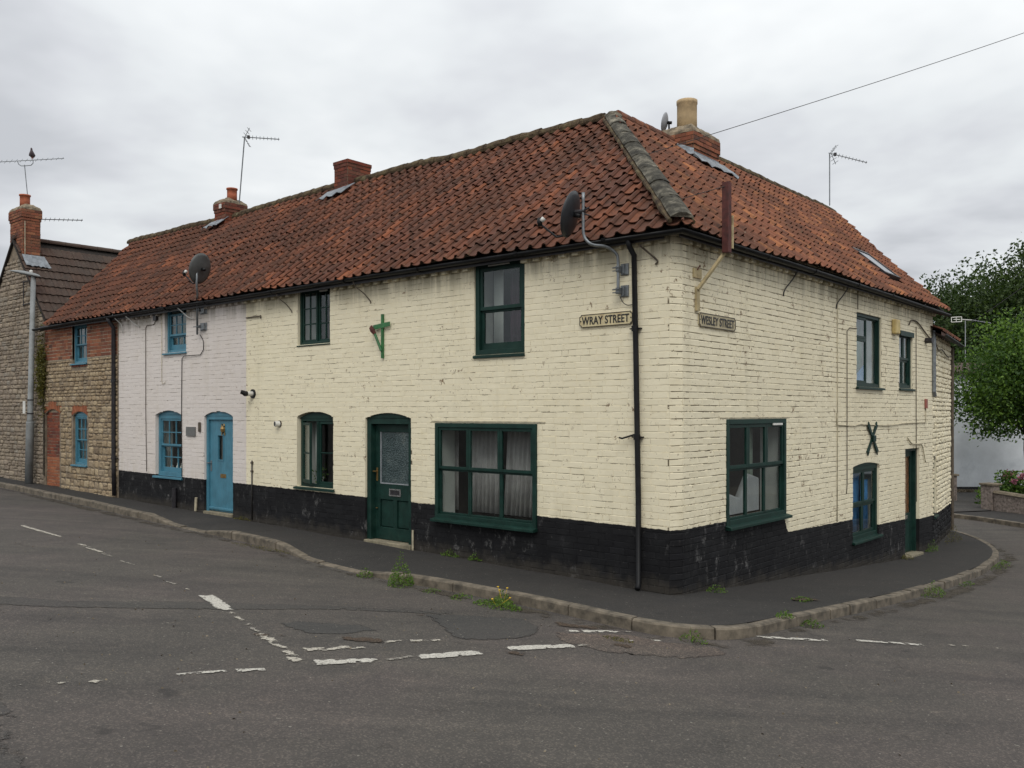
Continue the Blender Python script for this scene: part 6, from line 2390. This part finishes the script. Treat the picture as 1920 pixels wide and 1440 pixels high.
# ---- timber post at the eaves and its brace
e = empty('eaves_post', (.32, .74, 4.3), 'dark red timber post standing past the gutter with a cream brace below', 'post')
MB().box(.27, .36, .70, .79, 4.30, 5.20).build('post', 'rust_timber', e, bevel=.004)
MB().box(.33, .37, .80, .83, 4.36, 4.78).build('side_lath', 'cream_timber', e)
pA, pB = Vector((.30, .80, 4.36)), Vector((.035, .50, 3.83))
MB().tube([pA, pB], .027, 4).build('brace', 'cream_timber', e)
MB().box(.008, .04, .475, .555, 3.56, 3.86).build('wall_board', 'cream_timber', e)
MB().box(.008, .030, .42, .62, 3.98, 4.10).build('wall_plate', 'cream_timber', e)
MB().tube([(.03, .50, 4.08), (.06, .52, 4.14), (.03, .58, 4.13)], .008, 6).build('hook', 'rust_timber', e)
MB().tube([(.31, .70, 5.14), (-.15, .35, 4.98)], .005, 5).tube([(.31, .78, 5.16), (.12, 1.1, 5.12)], .005, 5).build('stay_wire', 'cable_dark', e)

# ---- overhead wire
pw = hit(1166, 304, lp(0, 0, .06), (0, -SN, CS))
pe = at(2350, -93, 17.5)
m = MB()
P = []
for i in range(25):
    f = i / 24
    q = pw.lerp(pe, f)
    q.z -= .10 * math.sin(f * math.pi)
    P.append(q)
m.tube(P, .0055, 5)
wire_ = m.build('overhead_wire', 'cable_dark')
tag(wire_, 'single dark overhead wire rising from the hip roof to upper right', 'wire')
m = MB()
P = [at(1822, 604, 35), at(1870, 572, 32), at(1925, 533, 29), at(2050, 440, 24)]
m.tube(P, .012, 5)
tag(m.build('service_wire', 'cable_dark'), 'thin dark wire crossing in front of the far trees', 'wire')

# ---- street lamps
def street_lamp(base, top, label, arm, head, mat='lamp_grey', r=.085):
    e = empty('street_lamp', base, label, 'street lamp', 'street lamps')
    b, t = Vector(base), Vector(top)
    mid = b.lerp(t, .30)
    MB().tube([b, mid - Vector((0, 0, .03)), mid], [r, r, r], 14).build('lower_post', mat, e, None, True)
    MB().tube([mid - Vector((0, 0, .02)), mid + Vector((0, 0, .05)), t], [r * .95, r * .75, r * .60], 12).build('upper_post', mat, e, None, True)
    hd = Vector(head)
    d = hd.normalized()
    sd_ = d.cross(Vector((0, 0, 1))).normalized()
    m = MB()
    L_ = hd.length
    sec = [(-.30, .03, .02), (-.22, .10, .05), (0, .13, .07), (.45, .15, .075), (.75, .13, .05), (1.0, .05, .02)]
    for f, w, h in sec:
        c = t + d * (f * L_) + Vector((0, 0, .03))
        for k in range(12):
            a = 2 * math.pi * k / 12
            m.v.append(tuple(c + sd_ * (math.cos(a) * w) + Vector((0, 0, math.sin(a) * h * (1 if math.sin(a) > 0 else .5)))))
    for i in range(len(sec) - 1):
        for k in range(12):
            a = i * 12
            m.f.append((a + k, a + (k + 1) % 12, a + 12 + (k + 1) % 12, a + 12 + k))
    m.f += [tuple(range(12))[::-1], tuple((len(sec) - 1) * 12 + k for k in range(12))]
    m.build('lamp_head', mat, e, None, True)
    MB().lathe([(.04, 0), (.045, .05), (.02, .07)], tuple(t + d * (.1 * L_) + Vector((0, 0, .09))), 10).build('photocell', 'white_plastic', e)
    return e


lb = Vector((-19.42, -.22, zl(-19.4) + .0))
ltop = lb + RGT * .12 + Vector((0, 0, 5.52))
sl_ = street_lamp(lb, ltop, 'old grey street lamp at far left before the stone gable', None, tuple(-RGT * .60 + Vector((0, 0, .12))), r=.10)
c_ = lb.lerp(ltop, .305)
MB().box(-.05, .05, -.115, -.10, -.16, .17).build('notice', 'white_plastic', sl_, Fr(c_ - RGT * .06 - FWD * .0 + Vector((0, 0, .35)), (1, .25, 0)))
m = MB()
for z_ in (.18, .54):
    m.tube([lb.lerp(ltop, .305) + Vector((0, 0, z_)), lb.lerp(ltop, .305) + Vector((0, 0, z_ + .025))], .088, 12)
m.build('strap', 'dark_iron', sl_)
rb = at(1990, 0, 34)
rb.z = -.8
rt = Vector((rb.x, rb.y, at(0, 660, 34).z))
street_lamp(rb, rt, 'pale street lamp head poking in at the right edge beside the light green tree', None, tuple(-RGT * 1.9 + Vector((0, 0, .05))))

# ================================================================== BEYOND THE CORNER
GRD = -.74
wh = empty('white_house', at(1860, 925, 33), 'plain white rendered house with a black base line behind the garden wall', 'house')
fw_ = Fr(at(1700, 773, 33.4) * 1, RGT)
fw_.M = Matrix.Translation((0, 0, -fw_.o.z)) @ fw_.M
k_ = 33.4 / 1640
W_ = lambda p_: (p_ - 1700) * k_
MB().box(W_(1740), W_(2200), 0, 7, GRD + .16, 3.75).build('wall', 'render_white', wh, fw_)
MB().box(W_(1740) - .01, W_(2200), -.02, 6.9, GRD - .3, GRD + .16).build('black_base', 'render_black', wh, fw_)
MB().add([(W_(1730), -.25, 3.72), (W_(2210), -.25, 3.72), (W_(2210), 7.2, 3.72), (W_(1730), 7.2, 3.72), (W_(1730), -.25, 3.80), (W_(2210), -.25, 3.80), (W_(2210), 3.5, 4.35), (W_(1730), 3.5, 4.35), (W_(2210), 7.2, 3.8), (W_(1730), 7.2, 3.8)], [(0, 1, 5, 4), (4, 5, 6, 7), (7, 6, 8, 9), (0, 3, 2, 1), (1, 2, 8, 6, 5), (0, 4, 7, 9, 3), (3, 9, 8, 2)]).build('roof', 'dark_tile', wh, fw_)
wa_ = at(1792, 690, 33.2)
ea = aerial(at(1810, 700, 34), at(1810, 601, 34), (at(1822, 600, 34), at(1858, 606, 34)), 'pale aerial with a grid end in front of the far dark trees', 6, .07, False, mat='dish_light')
m = MB()
for a, b_, c, d in ((1784, 595, 1784, 604), (1784, 595, 1803, 594), (1784, 604, 1803, 603), (1803, 594, 1803, 603), (1793, 594, 1793, 603), (1803, 599, 1822, 600), (1788, 599, 1800, 599)):
    m.tube([at(a, b_, 34), at(c, d, 34)], .018, 4)
m.build('grid_reflector', 'white_plastic', ea)

gw = empty('garden_wall', at(1857, 950, 26), 'low stained garden wall with a pale capped pier and sloping coping', 'wall')
A_ = Vector((-1.05, 20.55, 0))
B_ = Vector((.55, 19.75, 0))
C_ = Vector((6.5, 15.2, 0))
def low_wall(a, b_, z0, za, zb, w, name, mat, parent, cop=True):
    f = Fr((a.x, a.y, 0), b_ - a)
    L_ = (b_ - a).length
    MB().add([(0, 0, z0), (L_, 0, z0), (L_, w, z0), (0, w, z0), (0, 0, za), (L_, 0, zb), (L_, w, zb), (0, w, za)], [(0, 3, 2, 1), (4, 5, 6, 7), (0, 1, 5, 4), (1, 2, 6, 5), (2, 3, 7, 6), (3, 0, 4, 7)]).build(name, mat, parent, f)
    if cop:
        n = max(1, int(L_ / .6))
        for i in range(n):
            p, q = L_ * i / n + .004, L_ * (i + 1) / n - .004
            ya, yb = za + (zb - za) * p / L_, za + (zb - za) * q / L_
            MB().add([(p, -.04, ya), (q, -.04, yb), (q, w + .04, yb), (p, w + .04, ya), (p, 0.0, ya + .07), (q, 0.0, yb + .07), (q, w, yb + .07), (p, w, ya + .07)], [(0, 3, 2, 1), (4, 5, 6, 7), (0, 1, 5, 4), (1, 2, 6, 5), (2, 3, 7, 6), (3, 0, 4, 7)]).build('coping_stone', 'coping', parent, f)


low_wall(A_ + Vector((.3, -.15, 0)), B_, -1.0, -.20, -.28, .2, 'wall', 'garden_brick', gw)
low_wall(B_ + (C_ - B_).normalized() * .01, C_, -1.0, -.28, -.28, .2, 'wall', 'garden_brick', gw)
pf_ = Fr((A_.x - .05, A_.y, 0), B_ - A_)
MB().box(0, .36, -.06, .32, -1, .02).build('pier', 'garden_brick', gw, pf_, bevel=.01)
MB().box(-.04, .42, -.10, .36, .02, .08).build('pier_cap', 'coping', gw, pf_, bevel=.01)
gp = empty('gate_pier', at(1790, 935, 29), 'narrow brown gate pier against the end of the cream annex', 'pier')
g_ = at(1789, 0, 29.5)
MB().box(-.3, .10, 0, .35, -1, .12).build('pier', 'garden_brick', gp, Fr((g_.x, g_.y, 0), RGT), bevel=.01)
MB().box(-.34, .15, -.05, .40, .12, .18).build('pier_cap', 'coping', gp, Fr((g_.x, g_.y, 0), RGT), bevel=.01)
# driveway and gravel edge
dz_ = lambda x_, y_: float(zg(x_, y_))
sheet('driveway', [tuple(at(p, 0, d)[:2]) for p, d in ((1740, 26), (1852, 26.6), (1990, 30), (2200, 33.4), (1740, 33.4))], 'asphalt_drive', farpav, .02, sub=1.0, ground=dz_)
sheet('garden_soil', [(1.0, 19.8), (6.5, 15.6), (14, 18), (8, 26), (0, 23)], 'gravel', farpav, .03, sub=1.5, ground=dz_)
pp = np.array([tuple(at(random.uniform(1745, 1850), 0, random.uniform(32.6, 33.3)))[:2] + (dz_(0, 20) + .05,) for _ in range(900)])
leaves_obj('pale_gravel', pp, .09, rng.random(900), 'coping', farpav, .9)['kind'] = 'stuff'


def bush(c, rad, n, leaf, size, name, label, cat, flowers=0, fmat='pink_petal', frad=.1, group=None):
    e = empty(name, c, label, cat, group)
    c = np.array(c)
    k = max(5, int(n / 160))
    cc = rng.normal(size=(k, 3))
    cc /= np.linalg.norm(cc, axis=1)[:, None]
    cc *= rng.uniform(.35, .9, (k, 1))
    cc[:, 2] = np.abs(cc[:, 2]) * .9 + .1
    cc = c + cc * np.array(rad)
    id_ = rng.integers(0, k, n)
    pts = cc[id_] + np.clip(rng.normal(size=(n, 3)), -1.6, 1.6) * np.array(rad) * .2
    pts[:, 2] = np.maximum(pts[:, 2], c[2] + .01)
    leaves_obj('foliage', pts, size, rng.random(n), leaf, e)
    m = MB()
    for i in range(6):
        q = cc[i % k]
        m.tube([Vector(c), Vector(c).lerp(Vector(q), .6) + Vector((0, 0, .05)), Vector(q)], [.015, .01, .005], 5)
    m.build('stem', 'bark', e)
    for i in range(flowers):
        a = random.uniform(0, 6.3)
        q = c + np.array([math.cos(a) * rad[0] * random.uniform(.2, .9), math.sin(a) * rad[1] * random.uniform(.2, .9), rad[2] * random.uniform(.85, 1.25)])
        pp = q + rng.normal(size=(60, 3)) * frad * .45
        leaves_obj('flower_head', pp, frad * .55, rng.random(60), fmat, e, .9)
    return e


bush(tuple(at(1905, 0, 28.2)[:2]) + (-.72,), (1.0, .7, .95), 2600, 'leaf_fresh', .11, 'hydrangea', 'hydrangea with pink flower heads above the low garden wall', 'shrub', 12, 'pink_petal', .11)
bush(tuple(at(1990, 0, 27.5)[:2]) + (-.72,), (1.1, .8, .9), 1500, 'leaf_dark', .12, 'garden_shrub', 'dark shrub beside the hydrangea at the right edge', 'shrub')


# ---- trees
def tree(c, h, crown_c, crown_r, n, leaf, size, label, clumps=60, trunk_r=.25, droop=0.0, group=None, name='tree', sp=.17):
    c = Vector(c)
    e = empty(name, c, label, 'tree', group)
    cc0 = np.array(crown_c, float)
    R = np.array(crown_r, float)
    k = clumps
    u = rng.normal(size=(k, 3))
    u /= np.linalg.norm(u, axis=1)[:, None]
    rr_ = rng.uniform(.25, 1, (k, 1)) ** .55
    P = cc0 + u * rr_ * R * rng.uniform(.8, 1.08, (k, 1))
    w = rng.uniform(.5, 1.5, k)
    id_ = rng.choice(k, n, p=w / w.sum())
    loc = rng.normal(size=(n, 3))
    ln = np.linalg.norm(loc, axis=1)[:, None]
    loc = loc / ln * np.minimum(ln, 2.0)
    sc = R.mean() * sp * (w[id_][:, None] * .5 + .6)
    pts = P[id_] + loc * sc * np.array([1.15, 1.15, .62])
    if droop:
        pts[:, 2] -= droop * (np.linalg.norm((pts - cc0)[:, :2], axis=1) / R[0]) ** 3 * rng.random(n) ** 2
    cs2 = rng.uniform(-.28, .28, k)
    shade = np.clip(.48 + .13 * rng.normal(size=n) + cs2[id_], 0, .99)
    leaves_obj('crown', pts, size, shade, leaf, e)
    mid = c + Vector((0, 0, 1)) * (h * .35)
    top = Vector(cc0)
    MB().tube([c - Vector((0, 0, .3)), c.lerp(mid, .5) + Vector((.08, .05, 0)), mid, mid.lerp(top, .7), top + Vector((0, 0, R[2] * .5))], [trunk_r * 1.25, trunk_r, trunk_r * .8, trunk_r * .5, trunk_r * .12], 10).build('trunk', 'bark', e, None, True)
    m = MB()
    for i in rng.choice(k, min(k, 26), replace=False):
        q = Vector(P[i])
        s0 = mid.lerp(top, random.uniform(0, .8))
        m.tube([s0, s0.lerp(q, .5) + Vector((0, 0, .25)), q], [trunk_r * .35, trunk_r * .2, trunk_r * .05], 6)
    m.build('branch', 'bark', e, None, True)
    return e


def tree_at(px_, d, ztop, zbot, r, **kw):
    b = at(px_, 0, d)
    b.z = -.75
    kw.setdefault('n', 26000)
    return tree(b, ztop, (b.x, b.y, (ztop + zbot) / 2), (r, r, (ztop - zbot) / 2), **kw)


K = dict(leaf='leaf_dark', group='dark trees beyond the houses')
tree_at(1772, 47, 9.6, 1.2, 2.4, n=22000, size=.20, clumps=85, label='dark tree rising just behind the roof end, leftmost of the far trees', **K)
tree_at(1842, 50, 10.4, 1.5, 2.6, n=22000, size=.20, clumps=85, label='dark tree beyond the pale aerial, between the roof end and the tallest tree', **K)
tree_at(1930, 48, 12.2, 1.0, 3.3, n=34000, size=.22, clumps=110, label='tallest dark tree at the right edge of the picture', **K)
tree_at(1800, 62, 9.2, .5, 3.5, n=12000, size=.26, clumps=50, label='farther dark tree filling the gap behind the pale aerial', **K)
b = at(1925, 0, 29.5)
b.z = -.75
tree(b, 5, (b.x, b.y, 3.15), (2.45, 2.2, 2.15), 36000, 'leaf_fresh', .125, 'light green drooping tree hanging over the garden wall at right', 70, .12, 1.1, sp=.17)

# ---- parked car at the right edge
ce = empty('parked_car', at(1985, 0, 22.4)[:2] + (0,) if False else Vector((at(1978, 0, 22.6).x, at(1978, 0, 22.6).y, -.86)), 'dark car just entering the picture at the right edge, by the far kerb', 'car')
cf = Fr((0, 0, 0), (1, 0, 0))
cfx = (C_ - B_).normalized()
co_ = at(1922, 0, 23.6)
cf = Fr((co_.x, co_.y, -.86), (cfx.x, cfx.y, 0))
prof = [(.0, .30), (.05, .55), (.35, .78), (1.05, .92), (1.55, 1.36), (2.9, 1.40), (3.6, 1.0), (4.1, .92), (4.2, .45), (4.1, .28), (3.7, .24), (.3, .22)]
o = MB().prism(prof, 0, 1.65).build('body', 'car_paint', ce, cf, bevel=.05)
MB().prism([(1.20, .95), (1.60, 1.30), (2.15, 1.33), (2.15, .95)], -.006, 0).prism([(2.22, .95), (2.22, 1.33), (2.85, 1.32), (3.3, 1.0), (3.3, .95)], -.006, 0).build('side_window', 'tyre', ce, cf)
for u in (.78, 3.35):
    for d0 in (-.02, 1.47):
        w_ = MB().tube([(u, d0, .30), (u, d0 + .2, .30)], .31, 24).build('wheel', 'tyre', ce, cf, bevel=.02)
        MB().tube([(u, d0 - .006, .30), (u, d0 + .02, .30)], .18, 16).build('rim', 'grey_metal', w_, cf)

# ================================================================== WEEDS
def weed(x, y, r, h, n, label, level, cat='weed', flowers=0, mat='weed_leaf', size=.03, sprawl=None):
    z = float(level(x, y))
    e = empty('weed', (x, y, z), label, cat, 'weeds along the kerb and wall')
    sx_, sy_ = sprawl or (r, r)
    a = rng.uniform(0, 2 * np.pi, n)
    q = rng.random(n) ** .6
    hh = rng.random(n) * h * (1.1 - q)
    pts = np.stack([x + np.cos(a) * q * sx_, y + np.sin(a) * q * sy_, z + .008 + hh], -1)
    leaves_obj('foliage', pts, size, rng.random(n), mat, e, .4)
    m = MB()
    for i in range(5):
        j = rng.integers(0, n)
        m.tube([(x, y, z - .02), tuple(pts[j])], [.004, .002], 4)
    m.build('stem', 'bark', e)
    for i in range(flowers):
        a_ = random.uniform(0, 6.28)
        fx, fy, fz = x + math.cos(a_) * r * .5, y + math.sin(a_) * r * .4, z + h * random.uniform(.9, 1.35)
        m = MB().lathe([(.0, -.006), (.013, 0), (.014, .006), (.004, .010)], (fx, fy, fz), 8)
        m.tube([(x, y, z), (fx, fy, fz)], .002, 4)
        m.build('flower_head', 'yellow_petal', e)


G0 = road_z
G1 = lambda x_, y_: float(zg(x_, y_))
weed(-3.55, -1.96, .12, .16, 160, 'small upright weed at the start of the dropped kerb', G0)
weed(-2.78, -2.02, .17, .46, 900, 'tallest bushy weed growing from the gutter before the long window', G0)
weed(-1.15, -2.02, .34, .10, 620, 'sprawling weed with yellow flowers against the kerb', G0, 'weed', 2, sprawl=(.36, .16))
weed(-1.22, -1.84, .12, .17, 320, 'upright flowering stalk rising over the kerb top', G0, 'weed', 3)
weed(-1.75, -1.98, .16, .06, 120, 'low pale weed left of the yellow flowered one', G0)
weed(-2.25, -1.98, .12, .05, 70, 'tiny weed tuft in the gutter right of the tallest weed', G0)
weed(1.22, -1.76, .08, .16, 110, 'thin weed in the kerb joint at the corner curve', G0, sprawl=(.16, .07))
weed(1.50, -.22, .10, .10, 130, 'round weed on the pavement edge past the curve', G1)
weed(1.66, .15, .14, .10, 150, 'weed clump at the foot of the kerb right of the curve', G0)
weed(1.74, 4.6, .24, .22, 420, 'bright green weed clump straddling the side street kerb', G0, sprawl=(.16, .42))
weed(1.72, 6.6, .12, .07, 120, 'low flat weed by the kerb behind the bright clump', G0, sprawl=(.1, .4))
weed(1.52, 10.2, .16, .14, 260, 'weeds at the far bend of the side kerb', G0, sprawl=(.12, .7))
weed(.12, .85, .14, .10, 150, 'yellow-green weed at the wall foot by the corner', G1)
weed(1.10, 1.25, .14, .05, 80, 'thin weeds around the rusty cover on the pavement', G1)
weed(.10, 10.7, .2, .3, 260, 'weeds at the foot of the annex wall by the side door', G1, sprawl=(.10, .35))
weed(.05, 12.6, .2, .45, 260, 'tall weeds near the far end of the annex wall', G1, mat='moss_leaf', sprawl=(.12, .6))
weed(.12, 8.9, .12, .16, 160, 'weed beside the side doorstep', G1, mat='moss_leaf')
weed(-3.85, -.05, .25, .12, 150, 'wispy weeds at the plinth under the long window, left group', G1, sprawl=(.22, .05))
weed(-3.35, -.05, .15, .13, 130, 'wispy weeds at the plinth under the long window, right group', G1, sprawl=(.14, .05))
weed(-9.5, -.06, .25, .08, 130, 'dry straw-coloured tuft right of the blue door', G1, mat='moss_leaf', sprawl=(.3, .05))
weed(-6.6, -1.62, .5, .04, 380, 'mossy strip in the gutter left of the dropped kerb', G0, mat='moss_leaf', sprawl=(.9, .10), size=.02)
weed(.7, -2.32, .12, .02, 200, 'patch of moss in the broken asphalt', G0, mat='moss_leaf', sprawl=(.18, .08), size=.018)
e = empty('wall_plant', (-18.95, -.06, 2.9), 'yellow-green plant growing down the joint beside the stone cottage', 'climbing plant')
pp = np.array([-18.93, -.10, 3.3]) + rng.normal(size=(1700, 3)) * np.array([.10, .05, .42])
leaves_obj('foliage', pp, .07, rng.random(1700), 'moss_leaf', e)
MB().tube([(-18.95, -.03, .6), (-18.92, -.04, 2), (-18.96, -.05, 3.6)], .02, 6).build('stem', 'bark', e)
# grit and pebbles scattered on the road
n = 520
pts = np.stack([rng.uniform(-9, 5, n), rng.uniform(-8, 1, n), np.zeros(n)], -1)
keep = [i for i in range(n) if not (pts[i, 0] < 1.7 and pts[i, 1] > -1.95)]
pts = pts[keep]
pts[:, 2] = [road_z(a, b_) + .004 for a, b_, _ in pts]
leaves_obj('grit', pts, .022, rng.random(len(pts)), 'coping', road, .9)['kind'] = 'stuff'
